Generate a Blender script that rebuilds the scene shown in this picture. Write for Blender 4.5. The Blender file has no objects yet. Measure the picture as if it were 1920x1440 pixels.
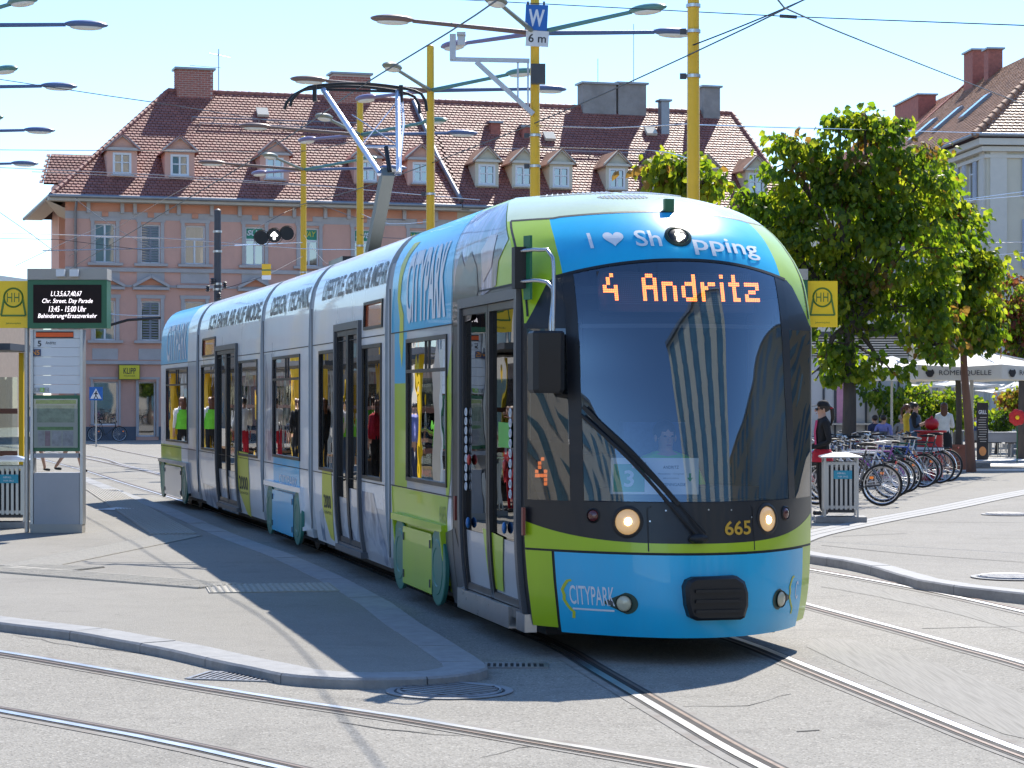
import bpy, bmesh, math, random
import numpy as np
from mathutils import Vector, Matrix
random.seed(7)
R = math.radians
scene = bpy.context.scene
COL = scene.collection
# ------------------------------------------------------------------ camera, sky, sun, exposure
FPX, HZ, CAMH = 4200.0, 749.0, 1.85          # focal length in photo pixels, horizon row, eye height
cam_d = bpy.data.cameras.new('camera'); cam = bpy.data.objects.new('camera', cam_d); COL.objects.link(cam)
cam.location = (0, 0, CAMH); cam.rotation_euler = (R(90), 0, 0)
cam_d.sensor_width = 36; cam_d.lens = FPX/1920*36; cam_d.shift_y = (HZ-720)/1920
cam_d.clip_start = .1; cam_d.clip_end = 5000
scene.camera = cam
SUN_TO = Vector((.31, .82, 1.0)).normalized()          # from the ground to the sun: behind the houses, a little to the right
SUN_EL = math.asin(SUN_TO.z); SUN_AZ = math.atan2(SUN_TO.x, SUN_TO.y)
wld = bpy.data.worlds.new('World'); scene.world = wld; wld.use_nodes = True
wn = wld.node_tree; wn.nodes.clear()
w_out = wn.nodes.new('ShaderNodeOutputWorld'); w_bg = wn.nodes.new('ShaderNodeBackground'); w_sky = wn.nodes.new('ShaderNodeTexSky')
w_sky.sky_type = 'NISHITA'; w_sky.sun_disc = False; w_sky.sun_elevation = SUN_EL; w_sky.sun_rotation = SUN_AZ
w_sky.altitude = 350; w_sky.air_density = 1.05; w_sky.dust_density = 0; w_sky.ozone_density = 7.0
w_bg.inputs['Strength'].default_value = .115
wn.links.new(w_sky.outputs[0], w_bg.inputs['Color']); wn.links.new(w_bg.outputs[0], w_out.inputs['Surface'])
sun_d = bpy.data.lights.new('sun', 'SUN'); sun = bpy.data.objects.new('sun', sun_d); COL.objects.link(sun)
sun_d.energy = 3.4; sun_d.angle = R(.5); sun_d.color = (1, .94, .84)
sun.rotation_euler = (-SUN_TO).to_track_quat('-Z', 'Y').to_euler(); sun.location = (30, 80, 90)
scene.view_settings.view_transform = 'Standard'; scene.view_settings.look = 'None'
scene.view_settings.gamma = 1; scene.view_settings.use_curve_mapping = False
scene.view_settings.exposure = 1.18
scene.cycles.max_bounces = 8; scene.cycles.transparent_max_bounces = 24; scene.cycles.caustics_reflective = False; scene.cycles.caustics_refractive = False
scene.cycles.sample_clamp_indirect = 6
scene.cycles.use_denoising = True

def PX(x, y, d):                 # photo pixel at a known depth -> world point
    return Vector(((x-960)/FPX*d, d, CAMH+(HZ-y)/FPX*d))
def GR(x, y, z=0.0):             # photo pixel on a level surface at height z -> world point
    d = FPX*(CAMH-z)/(y-HZ)
    return Vector(((x-960)/FPX*d, d, z))

# ------------------------------------------------------------------ materials
MATS = {}
def mat(name, col=(.5,.5,.5), rough=.5, metal=0, var=.12, vs=3.0, bump=0, bs=40.0, coat=0, spec=.5, em=None, es=1.0, dirt=0, dirtcol=(.12,.1,.085), space='Object', vstretch=None, trans=0, sss=0):
    if name in MATS: return MATS[name]
    m = bpy.data.materials.new(name); m.use_nodes = True; nt = m.node_tree; N = nt.nodes; L = nt.links
    b = N['Principled BSDF']
    b.inputs['Roughness'].default_value = rough; b.inputs['Metallic'].default_value = metal
    b.inputs['Specular IOR Level'].default_value = spec; b.inputs['Coat Weight'].default_value = coat; b.inputs['Coat Roughness'].default_value = .03
    tc = N.new('ShaderNodeTexCoord'); src = tc.outputs[space]
    if vstretch:
        mp = N.new('ShaderNodeMapping'); mp.inputs['Scale'].default_value = vstretch; L.new(src, mp.inputs[0]); src = mp.outputs[0]
    if var:
        nz = N.new('ShaderNodeTexNoise'); nz.inputs['Scale'].default_value = vs; nz.inputs['Detail'].default_value = 6; nz.inputs['Roughness'].default_value = .65
        L.new(src, nz.inputs['Vector'])
        mr = N.new('ShaderNodeMapRange'); mr.inputs[1].default_value = .25; mr.inputs[2].default_value = .75; mr.inputs[3].default_value = 1-var; mr.inputs[4].default_value = 1+var
        L.new(nz.outputs['Fac'], mr.inputs[0])
        mx = N.new('ShaderNodeMix'); mx.data_type = 'RGBA'; mx.blend_type = 'MULTIPLY'; mx.inputs[0].default_value = 1
        mx.inputs[6].default_value = (*col, 1); L.new(mr.outputs[0], mx.inputs[7]); out = mx.outputs[2]
        if dirt:
            n2 = N.new('ShaderNodeTexNoise'); n2.inputs['Scale'].default_value = vs*.37; n2.inputs['Detail'].default_value = 8; n2.inputs['Roughness'].default_value = .7
            L.new(src, n2.inputs['Vector'])
            r2 = N.new('ShaderNodeMapRange'); r2.inputs[1].default_value = .48; r2.inputs[2].default_value = .8; r2.inputs[3].default_value = 0; r2.inputs[4].default_value = dirt; L.new(n2.outputs['Fac'], r2.inputs[0])
            m2 = N.new('ShaderNodeMix'); m2.data_type = 'RGBA'; L.new(r2.outputs[0], m2.inputs[0]); L.new(out, m2.inputs[6]); m2.inputs[7].default_value = (*dirtcol, 1); out = m2.outputs[2]
        L.new(out, b.inputs['Base Color'])
        rr = N.new('ShaderNodeMapRange'); rr.inputs[3].default_value = max(0, rough*.85); rr.inputs[4].default_value = min(1, rough*1.2); L.new(nz.outputs['Fac'], rr.inputs[0]); L.new(rr.outputs[0], b.inputs['Roughness'])
    else:
        b.inputs['Base Color'].default_value = (*col, 1)
    if bump:
        n3 = N.new('ShaderNodeTexNoise'); n3.inputs['Scale'].default_value = bs; n3.inputs['Detail'].default_value = 4; L.new(src, n3.inputs['Vector'])
        bp = N.new('ShaderNodeBump'); bp.inputs['Strength'].default_value = bump; bp.inputs['Distance'].default_value = .02; L.new(n3.outputs['Fac'], bp.inputs['Height']); L.new(bp.outputs[0], b.inputs['Normal'])
    if em: b.inputs['Emission Color'].default_value = (*em, 1); b.inputs['Emission Strength'].default_value = es
    MATS[name] = m; return m
def glass(name, tint=(.5,.55,.57), ior=1.5, add=.0, rough=0.0, wav=0.0, wscale=2.0, gcol=(1,1,1)):
    if name in MATS: return MATS[name]
    m = bpy.data.materials.new(name); m.use_nodes = True; nt = m.node_tree; N = nt.nodes; L = nt.links; N.clear()
    o = N.new('ShaderNodeOutputMaterial'); mx = N.new('ShaderNodeMixShader'); t = N.new('ShaderNodeBsdfTransparent'); g = N.new('ShaderNodeBsdfGlossy'); f = N.new('ShaderNodeFresnel')
    t.inputs[0].default_value = (*tint, 1); g.inputs['Roughness'].default_value = rough; f.inputs[0].default_value = ior; g.inputs['Color'].default_value = (*gcol, 1)
    a = N.new('ShaderNodeMath'); a.operation = 'ADD'; a.use_clamp = True; a.inputs[1].default_value = add
    L.new(f.outputs[0], a.inputs[0]); L.new(a.outputs[0], mx.inputs[0]); L.new(t.outputs[0], mx.inputs[1]); L.new(g.outputs[0], mx.inputs[2]); L.new(mx.outputs[0], o.inputs[0])
    if wav:
        tc = N.new('ShaderNodeTexCoord'); nz = N.new('ShaderNodeTexNoise'); nz.inputs['Scale'].default_value = wscale; nz.inputs['Detail'].default_value = 1
        bp = N.new('ShaderNodeBump'); bp.inputs['Strength'].default_value = wav; bp.inputs['Distance'].default_value = .02
        L.new(tc.outputs['Object'], nz.inputs['Vector']); L.new(nz.outputs['Fac'], bp.inputs['Height']); L.new(bp.outputs[0], g.inputs['Normal']); L.new(bp.outputs[0], f.inputs['Normal'])
    MATS[name] = m; return m

# ------------------------------------------------------------------ mesh builder
class MB:
    def __init__(s): s.v = []; s.f = []; s.m = []
    def add(s, vs, fs, mi=0, M=None):
        b = len(s.v)
        for p in vs:
            p = Vector(p)
            if M is not None: p = M @ p
            s.v.append(tuple(p))
        for f in fs: s.f.append(tuple(i+b for i in f)); s.m.append(mi)
        return s
    def box(s, c, d, mi=0, M=None, rz=0):
        x, y, z = d[0]/2, d[1]/2, d[2]/2
        T = Matrix.Translation(Vector(c)) @ Matrix.Rotation(rz, 4, 'Z')
        if M is not None: T = M @ T
        return s.add([(-x,-y,-z),(x,-y,-z),(x,y,-z),(-x,y,-z),(-x,-y,z),(x,-y,z),(x,y,z),(-x,y,z)], [(0,3,2,1),(4,5,6,7),(0,1,5,4),(1,2,6,5),(2,3,7,6),(3,0,4,7)], mi, T)
    def bar(s, p0, p1, w, h, mi=0, up=(0,0,1)):
        p0, p1 = Vector(p0), Vector(p1); a = (p1-p0); L = a.length; a.normalize(); up = Vector(up)
        sd = a.cross(up)
        if sd.length < 1e-4: sd = a.cross(Vector((1,0,0)))
        sd.normalize(); u = sd.cross(a)
        vs = []
        for p in (p0, p1):
            for i, j in ((-1,-1),(1,-1),(1,1),(-1,1)): vs.append(p+sd*w/2*i+u*h/2*j)
        return s.add(vs, [(0,1,2,3),(7,6,5,4),(0,4,5,1),(1,5,6,2),(2,6,7,3),(3,7,4,0)], mi)
    def tube(s, pts, r, n=8, mi=0, caps=True):
        pts = [Vector(p) for p in pts]; k = len(pts); rs = r if isinstance(r, (list, tuple)) else [r]*k
        vs = []; prev = None
        for i, p in enumerate(pts):
            t = (pts[min(i+1, k-1)]-pts[max(i-1, 0)])
            if t.length < 1e-9: t = Vector((0,0,1))
            t.normalize()
            if prev is None:
                a = t.cross(Vector((0,0,1)))
                if a.length < 1e-3: a = t.cross(Vector((1,0,0)))
            else: a = prev - t*prev.dot(t)
            a.normalize(); prev = a; b = t.cross(a)
            for j in range(n):
                an = 2*math.pi*j/n; vs.append(p+(a*math.cos(an)+b*math.sin(an))*rs[i])
        fs = [(i*n+j, i*n+(j+1)%n, (i+1)*n+(j+1)%n, (i+1)*n+j) for i in range(k-1) for j in range(n)]
        if caps: fs += [tuple(range(n-1,-1,-1)), tuple((k-1)*n+j for j in range(n))]
        return s.add(vs, fs, mi)
    def lathe(s, prof, c=(0,0,0), n=16, mi=0, M=None, caps=True):
        vs = []; T = Matrix.Translation(Vector(c))
        if M is not None: T = M @ T
        for r, z in prof:
            for j in range(n):
                a = 2*math.pi*j/n; vs.append((r*math.cos(a), r*math.sin(a), z))
        k = len(prof)
        fs = [(i*n+j, i*n+(j+1)%n, (i+1)*n+(j+1)%n, (i+1)*n+j) for i in range(k-1) for j in range(n)]
        if caps: fs += [tuple(range(n-1,-1,-1)), tuple((k-1)*n+j for j in range(n))]
        return s.add(vs, fs, mi, T)
    def ell(s, c, r, n=10, k=7, mi=0, M=None):
        vs = []; T = Matrix.Translation(Vector(c))
        if M is not None: T = M @ T
        for i in range(k+1):
            t = math.pi*i/k
            for j in range(n):
                a = 2*math.pi*j/n; vs.append((r[0]*math.sin(t)*math.cos(a), r[1]*math.sin(t)*math.sin(a), r[2]*math.cos(t)))
        return s.add(vs, [(i*n+j, (i+1)*n+j, (i+1)*n+(j+1)%n, i*n+(j+1)%n) for i in range(k) for j in range(n)], mi, T)
    def prism(s, poly, z0, z1, mi=0, M=None):
        n = len(poly)
        return s.add([(p[0],p[1],z0) for p in poly]+[(p[0],p[1],z1) for p in poly], [tuple(range(n-1,-1,-1)), tuple(range(n,2*n))]+[(i,(i+1)%n,n+(i+1)%n,n+i) for i in range(n)], mi, M)
    def torus(s, c, R_, r, n=24, k=6, mi=0, M=None):
        T = Matrix.Translation(Vector(c))
        if M is not None: T = M @ T
        vs = [((R_+r*math.cos(b))*math.cos(a), (R_+r*math.cos(b))*math.sin(a), r*math.sin(b)) for a in [2*math.pi*i/n for i in range(n)] for b in [2*math.pi*j/k for j in range(k)]]
        return s.add(vs, [(i*k+j, ((i+1)%n)*k+j, ((i+1)%n)*k+(j+1)%k, i*k+(j+1)%k) for i in range(n) for j in range(k)], mi, T)
    def mesh(s, name, mats, smooth=None):
        me = bpy.data.meshes.new(name); me.from_pydata(s.v, [], s.f)
        for m in (mats if isinstance(mats, (list, tuple)) else [mats]): me.materials.append(m)
        if len(me.materials) > 1: me.polygons.foreach_set('material_index', s.m)
        if smooth is not None:
            me.polygons.foreach_set('use_smooth', [True]*len(me.polygons)); me.set_sharp_from_angle(angle=R(smooth))
        me.update(); return me

def setp(o, label=None, cat=None, group=None, kind=None):
    if label: o['label'] = label
    if cat: o['category'] = cat
    if group: o['group'] = group
    if kind: o['kind'] = kind
    return o
def thing(name, label, cat, loc=(0,0,0), rz=0, group=None):
    o = bpy.data.objects.new(name, None); COL.objects.link(o); o.location = loc; o.rotation_euler = (0,0,rz); o.empty_display_size = .2
    return setp(o, label, cat, group)
def obj(name, mb, mats, parent=None, smooth=None, world=False):
    me = mb.mesh(name, mats, smooth) if isinstance(mb, MB) else mb
    o = bpy.data.objects.new(name, me); COL.objects.link(o)
    if parent is not None:
        o.parent = parent
        if world: o.matrix_parent_inverse = WINV(parent)
    return o
def WINV(p):
    M = Matrix.Identity(4)
    while p is not None:
        M = (Matrix.Translation(p.location) @ p.rotation_euler.to_matrix().to_4x4() @ Matrix.Diagonal((*p.scale, 1))) @ M if p.parent is None else p.matrix_parent_inverse @ (Matrix.Translation(p.location) @ p.rotation_euler.to_matrix().to_4x4()) @ M
        p = p.parent
    return M.inverted()
def dup(root, loc, rz=None, label=None, group=None, swap=None, scale=None):
    r = root.copy(); COL.objects.link(r); r.location = loc
    if rz is not None: r.rotation_euler = (0,0,rz)
    if scale: r.scale = (scale,)*3
    setp(r, label, None, group)
    def rec(a, b):
        for ch in a.children:
            c = ch.copy(); COL.objects.link(c); c.parent = b
            if swap and c.data:
                for old, new in swap.items():
                    if any(m is MATS[old] for m in c.data.materials):
                        c.data = c.data.copy()
                        for i, m in enumerate(c.data.materials):
                            if m is MATS[old]: c.data.materials[i] = new
            rec(ch, c)
    rec(root, r); return r

# flat shapes and lettering laid onto a surface
def flat(poly):
    bm = bmesh.new(); vs = [bm.verts.new((p[0], p[1], 0)) for p in poly]
    es = [bm.edges.new((vs[i], vs[(i+1) % len(vs)])) for i in range(len(vs))]
    bmesh.ops.triangle_fill(bm, edges=es, use_beauty=True); return bm
def textbm(body, x0, y0, w, h, shear=0, bold=0.0, align=None):
    c = bpy.data.curves.new('t', 'FONT'); c.body = body; c.size = 1; c.fill_mode = 'FRONT'; c.resolution_u = 3; c.shear = shear; c.offset = bold; c.space_line = .9
    if align: c.align_x = align
    o = bpy.data.objects.new('t', c); COL.objects.link(o)
    me = bpy.data.meshes.new_from_object(o.evaluated_get(bpy.context.evaluated_depsgraph_get()))
    bpy.data.objects.remove(o); bpy.data.curves.remove(c)
    bm = bmesh.new(); bm.from_mesh(me); bpy.data.meshes.remove(me)
    xs = [v.co.x for v in bm.verts]; ys = [v.co.y for v in bm.verts]
    a, b, p, q = min(xs), max(xs), min(ys), max(ys)
    for v in bm.verts:
        v.co.x = x0+(v.co.x-a)/(b-a)*w; v.co.y = y0+(v.co.y-p)/(q-p)*h; v.co.z = 0
    return bm
def cuts(bm, xs=(), ys=()):
    for x in xs: bmesh.ops.bisect_plane(bm, geom=bm.verts[:]+bm.edges[:]+bm.faces[:], plane_co=(x,0,0), plane_no=(1,0,0))
    for y in ys: bmesh.ops.bisect_plane(bm, geom=bm.verts[:]+bm.edges[:]+bm.faces[:], plane_co=(0,y,0), plane_no=(0,1,0))
    return bm
def lay(name, bms, fn, m, parent, world=True, smooth=60):
    if not isinstance(bms, (list, tuple)): bms = [bms]
    mb = MB()
    for bm in bms:
        bm.verts.index_update()
        vs = [fn(v.co.x, v.co.y) for v in bm.verts]; fs = [tuple(v.index for v in f.verts) for f in bm.faces]
        mb.add(vs, fs); bm.free()
    return obj(name, mb, m, parent, smooth, world)
def rng(a, b, st): n = max(1, int(abs(b-a)/st)); return [a+(b-a)*i/n for i in range(n+1)]
def pch(xs, ys):                                   # smooth monotone interpolation
    xs = list(xs); ys = list(ys); n = len(xs); d = [(ys[i+1]-ys[i])/(xs[i+1]-xs[i]) for i in range(n-1)]
    m = [d[0]]+[0 if d[i-1]*d[i] <= 0 else 2*d[i-1]*d[i]/(d[i-1]+d[i]) for i in range(1, n-1)]+[d[-1]]
    def f(x):
        x = min(max(x, xs[0]), xs[-1]); i = max(j for j in range(n-1) if xs[j] <= x) if x > xs[0] else 0
        h = xs[i+1]-xs[i]; t = (x-xs[i])/h
        return (2*t**3-3*t*t+1)*ys[i]+(t**3-2*t*t+t)*h*m[i]+(-2*t**3+3*t*t)*ys[i+1]+(t**3-t*t)*h*m[i+1]
    return f
def spline(pts, step=.5):                          # Catmull-Rom through points, resampled
    pts = [Vector(p) for p in pts]; P = [pts[0]*2-pts[1]]+pts+[pts[-1]*2-pts[-2]]; out = []
    for i in range(1, len(P)-2):
        n = max(1, int((P[i+1]-P[i]).length/step))
        for j in range(n):
            t = j/n; out.append(.5*((2*P[i])+(P[i+1]-P[i-1])*t+(2*P[i-1]-5*P[i]+4*P[i+1]-P[i+2])*t*t+(3*P[i]-P[i-1]-3*P[i+1]+P[i+2])*t**3))
    return out+[pts[-1]]
def offs(path, o, z=None):                         # sideways offset of a ground path (right of travel positive)
    out = []
    for i, p in enumerate(path):
        t = path[min(i+1, len(path)-1)]-path[max(i-1, 0)]; t.z = 0; t.normalize()
        q = p+Vector((t.y, -t.x, 0))*o
        if z is not None: q.z = z
        out.append(q)
    return out
def strip(mb, A, B, mi=0):
    n = len(A); mb.add(list(A)+list(B), [(i, i+1, n+i+1, n+i) for i in range(n-1)], mi); return mb
# ================================================================== THE TRAM
m_blue = mat('tram blue foil', (.006,.46,.78), .3, var=.07, vs=2.2, coat=.25, dirt=.28, dirtcol=(.16,.40,.56), vstretch=(1,1,.35))
m_lime = mat('tram lime foil', (.41,.58,.012), .32, var=.07, vs=2.2, coat=.3, dirt=.22, dirtcol=(.26,.34,.05), vstretch=(1,1,.35))
m_white = mat('tram white foil', (.81,.82,.83), .28, var=.06, vs=2.0, coat=.4, dirt=.2, dirtcol=(.5,.49,.46), vstretch=(1,1,.35))
m_silver = mat('tram silver grey paint', (.46,.48,.51), .3, var=.06, vs=2, coat=.4, dirt=.1)
m_mask = mat('tram anthracite paint', (.011,.012,.016), .38, var=.1, vs=2, coat=.12)
m_grey = mat('tram dark grey trim', (.09,.095,.105), .38, var=.1, vs=3)
m_black = mat('black rubber', (.012,.012,.013), .55, var=.2, vs=8)
m_bellow = mat('grey bellows cloth', (.42,.45,.47), .6, var=.1, vs=4, bump=.2, bs=20)
m_teal = mat('teal wheel cover paint', (.045,.20,.16), .4, var=.15, vs=5, dirt=.2)
m_steel = mat('brushed steel', (.55,.56,.58), .28, 1, var=.1, vs=6)
m_chrome = mat('galvanised tube', (.5,.52,.55), .25, .9, var=.1, vs=6)
m_gtint = glass('tram side glass', (.06,.07,.08), 1.55, .09, 0, .03, 3.0)
m_wscreen = glass('windscreen glass', (.84,.88,.92), 1.52, .15, 0, .22, 1.6, (.72,.86,1.0))
m_cglass = glass('cab corner glass', (.12,.15,.19), 1.52, .10, 0, .05, 1.3)
m_led = mat('orange led', (.3,.05,.01), .5, var=0, em=(1,.19,.03), es=2.6)
m_ledbg = mat('display black', (.012,.013,.018), .35, var=.1, vs=10)
m_txtw = mat('white lettering', (.75,.78,.82), .4, var=.03)
m_txtb = mat('dark brown lettering', (.085,.06,.05), .4, var=.6, vs=1.1)
m_grey_in = mat('tram interior grey', (.09,.095,.11), .6, var=.1)
m_seat = mat('tram seat cloth', (.06,.10,.22), .8, var=.4, vs=14)
m_yel = mat('yellow grab pole', (.75,.42,.02), .35, var=.05)
m_badge = mat('yellow badge', (.62,.60,.06), .4, var=.06, vs=2)
m_photo = None
def photo_mat(name, ramp, scale, dist, stretch):
    m = bpy.data.materials.new(name); m.use_nodes = True; N = m.node_tree.nodes; L = m.node_tree.links; b = N['Principled BSDF']
    tc = N.new('ShaderNodeTexCoord'); mp = N.new('ShaderNodeMapping'); mp.inputs['Scale'].default_value = stretch; nz = N.new('ShaderNodeTexNoise'); nz.inputs['Scale'].default_value = scale; nz.inputs['Detail'].default_value = 5; nz.inputs['Distortion'].default_value = dist
    cr = N.new('ShaderNodeValToRGB'); e = cr.color_ramp.elements
    for i, (p, c) in enumerate(ramp):
        el = e[i] if i < 2 else e.new(p)
        el.position = p; el.color = (*c, 1)
    L.new(tc.outputs['Object'], mp.inputs[0]); L.new(mp.outputs[0], nz.inputs['Vector']); L.new(nz.outputs['Fac'], cr.inputs[0]); L.new(cr.outputs[0], b.inputs['Base Color'])
    b.inputs['Roughness'].default_value = .3; b.inputs['Coat Weight'].default_value = .5; MATS[name] = m; return m
m_photo = photo_mat('printed portrait foil', [(.3,(.02,.015,.02)),(.42,(.07,.045,.05)),(.49,(.34,.22,.28)),(.54,(.10,.10,.20)),(.61,(.46,.40,.52)),(.68,(.04,.03,.04))], 2.2, .6, (1.6,1.6,.35))
m_photo2 = photo_mat('printed street foil', [(.3,(.55,.57,.6)),(.46,(.62,.64,.66)),(.5,(.16,.2,.3)),(.56,(.5,.53,.58)),(.66,(.1,.11,.14))], 1.6, .4, (1,1,.6))

NZ = pch([.15,.19,.43,.8,1.0,1.13,1.6,2.0,2.5,2.85,3.01,3.12,3.23,3.33,3.42,3.48,3.5], [.80,.82,.85,.83,.80,.78,.69,.59,.44,.31,.20,.06,-.14,-.40,-.78,-1.25,-1.8])
WZ = pch([.15,.3,.6,.95,2.5,2.92,3.1,3.22,3.35,3.43,3.48,3.5], [1.02,1.05,1.085,1.1,1.1,1.09,1.065,1.02,.93,.83,.68,.5])
BZ = pch([.15,.8,1.13,2.0,2.5,2.7,2.85,3.01,3.2,3.4,3.5], [.85,.86,.81,.62,.50,.52,.60,.72,.78,.75,.6])
HW = 1.1
class Mod:
    def __init__(s, S, r):
        s.S = Vector((S[0], S[1], 0)); s.r = r; n = math.hypot(1, r); s.n = n
        s.f = Vector((r/n, -1/n, 0)); s.rt = Vector((1/n, r/n, 0))
    def W(s, u, v, z): return s.S+s.f*u+s.rt*(v+HW)+Vector((0,0,z))
    def t(s, x): k = (x-960)/FPX; return (s.S.x-k*s.S.y)/(s.r+k)
    def u(s, x): return -s.t(x)*s.n
    def z(s, x, y): d = s.S.y+s.t(x); return CAMH+(HZ-y)/FPX*d
    def uz(s, x, y): return (s.u(x), s.z(x, y))
    def L_(s, o=.004): return lambda u, z: s.W(u, -WZ(z)-o, z)          # on the platform side
    def F_(s, o=.004): return lambda q, z: s.W(NZ(z)-BZ(z)*q*q+o, q*WZ(z), z)   # on the nose, q = sideways fraction
M1 = Mod((.096, 16.15), .242)
def nxt(m, x, r): t = m.t(x); return Mod((m.S.x-m.r*t, m.S.y+t), r)
M2 = nxt(M1, 728, .246); M3 = nxt(M2, 583, .258); M4 = nxt(M3, 492, .276); M5 = nxt(M4, 371, .295)
MODS = [M1, M2, M3, M4, M5]
for a, x in zip(MODS, (728, 583, 492, 371, 290)): a.len = -a.u(x)
TRAM = thing('tram', 'five-section low-floor tram in blue, lime and white livery showing 4 Andritz', 'tram', M1.W(-2, 0, 0))
CZ = [.22,.3,.4,.5,.6,.75,.95,1.3,1.7,2.1,2.5,2.65,2.8,2.92,3.0,3.1,3.16,3.22,3.28,3.35,3.39,3.43,3.46,3.48,3.5]
def sidewall(mod, name, u0, u1, holes, colf, mats, side=-1, uendf=None, parent=None, zs0=CZ):
    us = {u0, u1}; zs = set(zs0)
    for h in holes: us |= {min(max(h[0], u0), u1), min(max(h[1], u0), u1)}; zs |= {h[2], h[3]}
    for rct in colf: us |= {min(max(rct[0], u0), u1), min(max(rct[1], u0), u1)}; zs |= {rct[2], rct[3]}
    us = sorted(us); zs = sorted(z for z in zs if zs0[0] <= z <= zs0[-1]); us = [a for i, a in enumerate(us) if i == 0 or a-us[i-1] > 1e-4]
    mb = MB(); o = 0
    for i in range(len(us)-1):
        for j in range(len(zs)-1):
            uc, zc = (us[i]+us[i+1])/2, (zs[j]+zs[j+1])/2
            if any(h[0] < uc < h[1] and h[2] < zc < h[3] for h in holes): continue
            mi = 0
            for rct in colf:
                if rct[0] < uc < rct[1] and rct[2] < zc < rct[3]: mi = rct[4]
            q = []
            if uendf and us[i] >= max(uendf(zs[j]), uendf(zs[j+1])) and us[i] > u0: continue
            for (a, b) in ((i,j),(i+1,j),(i+1,j+1),(i,j+1)):
                u = us[a]; z = zs[b]
                if uendf and (a == len(us)-1 or u > uendf(z)): u = uendf(z)
                q.append(mod.W(u, side*WZ(z), z))
            mb.add(q, [(0,1,2,3)], mi)
    # weld
    me = mb.mesh(name, mats); bm = bmesh.new(); bm.from_mesh(me); bmesh.ops.remove_doubles(bm, verts=bm.verts, dist=.0004); bm.to_mesh(me); bm.free()
    me.polygons.foreach_set('use_smooth', [True]*len(me.polygons)); me.set_sharp_from_angle(angle=R(35))
    return obj(name, me, mats, parent, None, True)
def rectpatch(u0, u1, z0, z1): return flat([(u0,z0),(u1,z0),(u1,z1),(u0,z1)])
def pane(mod, name, u0, u1, z0, z1, parent, m=None, ins=.012):
    bm = cuts(rectpatch(u0, u1, z0, z1), [], [z for z in CZ if z0 < z < z1])
    return lay(name, bm, lambda u, z: mod.W(u, -WZ(z)+ins, z), m or m_gtint, parent)
def frame(mod, name, u0, u1, z0, z1, t, parent, m=None, o=.012, th=.03):
    mb = MB(); L = mod.L_(o)
    zz = [z0]+[z for z in CZ if z0 < z < z1]+[z1]
    for uu in (u0+t/2, u1-t/2):
        for a, b in zip(zz[:-1], zz[1:]): mb.bar(L(uu, a), L(uu, b), t, th, up=mod.rt)
    for zc in (z0+t/2, z1-t/2): mb.bar(L(u0+t, zc), L(u1-t, zc), th, t)
    return obj(name, mb, m or m_grey, parent, None, True)
def seam(mod, name, pts, fn, w, parent, m=None):
    pts = [Vector(p) for p in pts]; mb = MB(); A = []; B = []
    for i, p in enumerate(pts):
        t = pts[min(i+1, len(pts)-1)]-pts[max(i-1, 0)]; t.normalize(); n = Vector((-t.y, t.x))*w/2
        A.append(fn(*(p+n))); B.append(fn(*(p-n)))
    return obj(name, strip(mb, A, B), m or m_black, parent, None, True)
def door(mod, x0, x1, ztop, parent, sill=True):
    u0, u1 = mod.u(x0), mod.u(x1); zb = .24; um = (u0+u1)/2
    d = obj('door_frame', MB(), m_grey, parent)   # placeholder replaced below
    bpy.data.objects.remove(d)
    fr = frame(mod, 'door_frame', u0, u1, zb, ztop, .075, parent, m_grey, .014, .05)
    for a, b in ((u0+.08, um-.006), (um+.006, u1-.08)):
        lf = frame(mod, 'door_leaf', a, b, zb+.08, ztop-.08, .055, parent, m_mask, .004, .03)
        pane(mod, 'door_glass', a+.05, b-.05, .80, ztop-.13, lf)
        bm = cuts(rectpatch(a+.05, b-.05, zb+.13, .80), [], [z for z in CZ if zb+.13 < z < .8])
        lay('door_panel', bm, lambda u, z: mod.W(u, -WZ(z)+.006, z), m_silver, lf)
    return (u0, u1, zb, ztop)
m_iron_w = mat('wheel steel', (.10,.095,.09), .5, .7, var=.2)
# ---- holes per module, measured on the photograph
def win(mod, x0, x1, z0, z1): return (mod.u(x0), mod.u(x1), z0, z1)
zt1 = 2.66
H1w = win(M1, 763, 839, 1.11, 2.40); H1d = win(M1, 866, 977, .24, zt1)
H2a = win(M2, 599, 628, 1.05, 2.40); H2d = win(M2, 631, 678, .24, zt1); H2b = win(M2, 680, 716, 1.05, 2.40); H2s = win(M2, 683, 718, 2.55, 2.83)
H3w = win(M3, 512, 563, 1.11, 2.40)
H4a = win(M4, 378, 405, 1.05, 2.40); H4d = win(M4, 407, 446, .24, zt1); H4b = win(M4, 448, 483, 1.05, 2.40); H4s = win(M4, 380, 404, 2.52, 2.82)
H5w = win(M5, 312, 352, 1.11, 2.40)
GAP = .17
car = {}
mats6 = [m_white, m_lime, m_blue, m_silver, m_mask, m_photo2]
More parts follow.
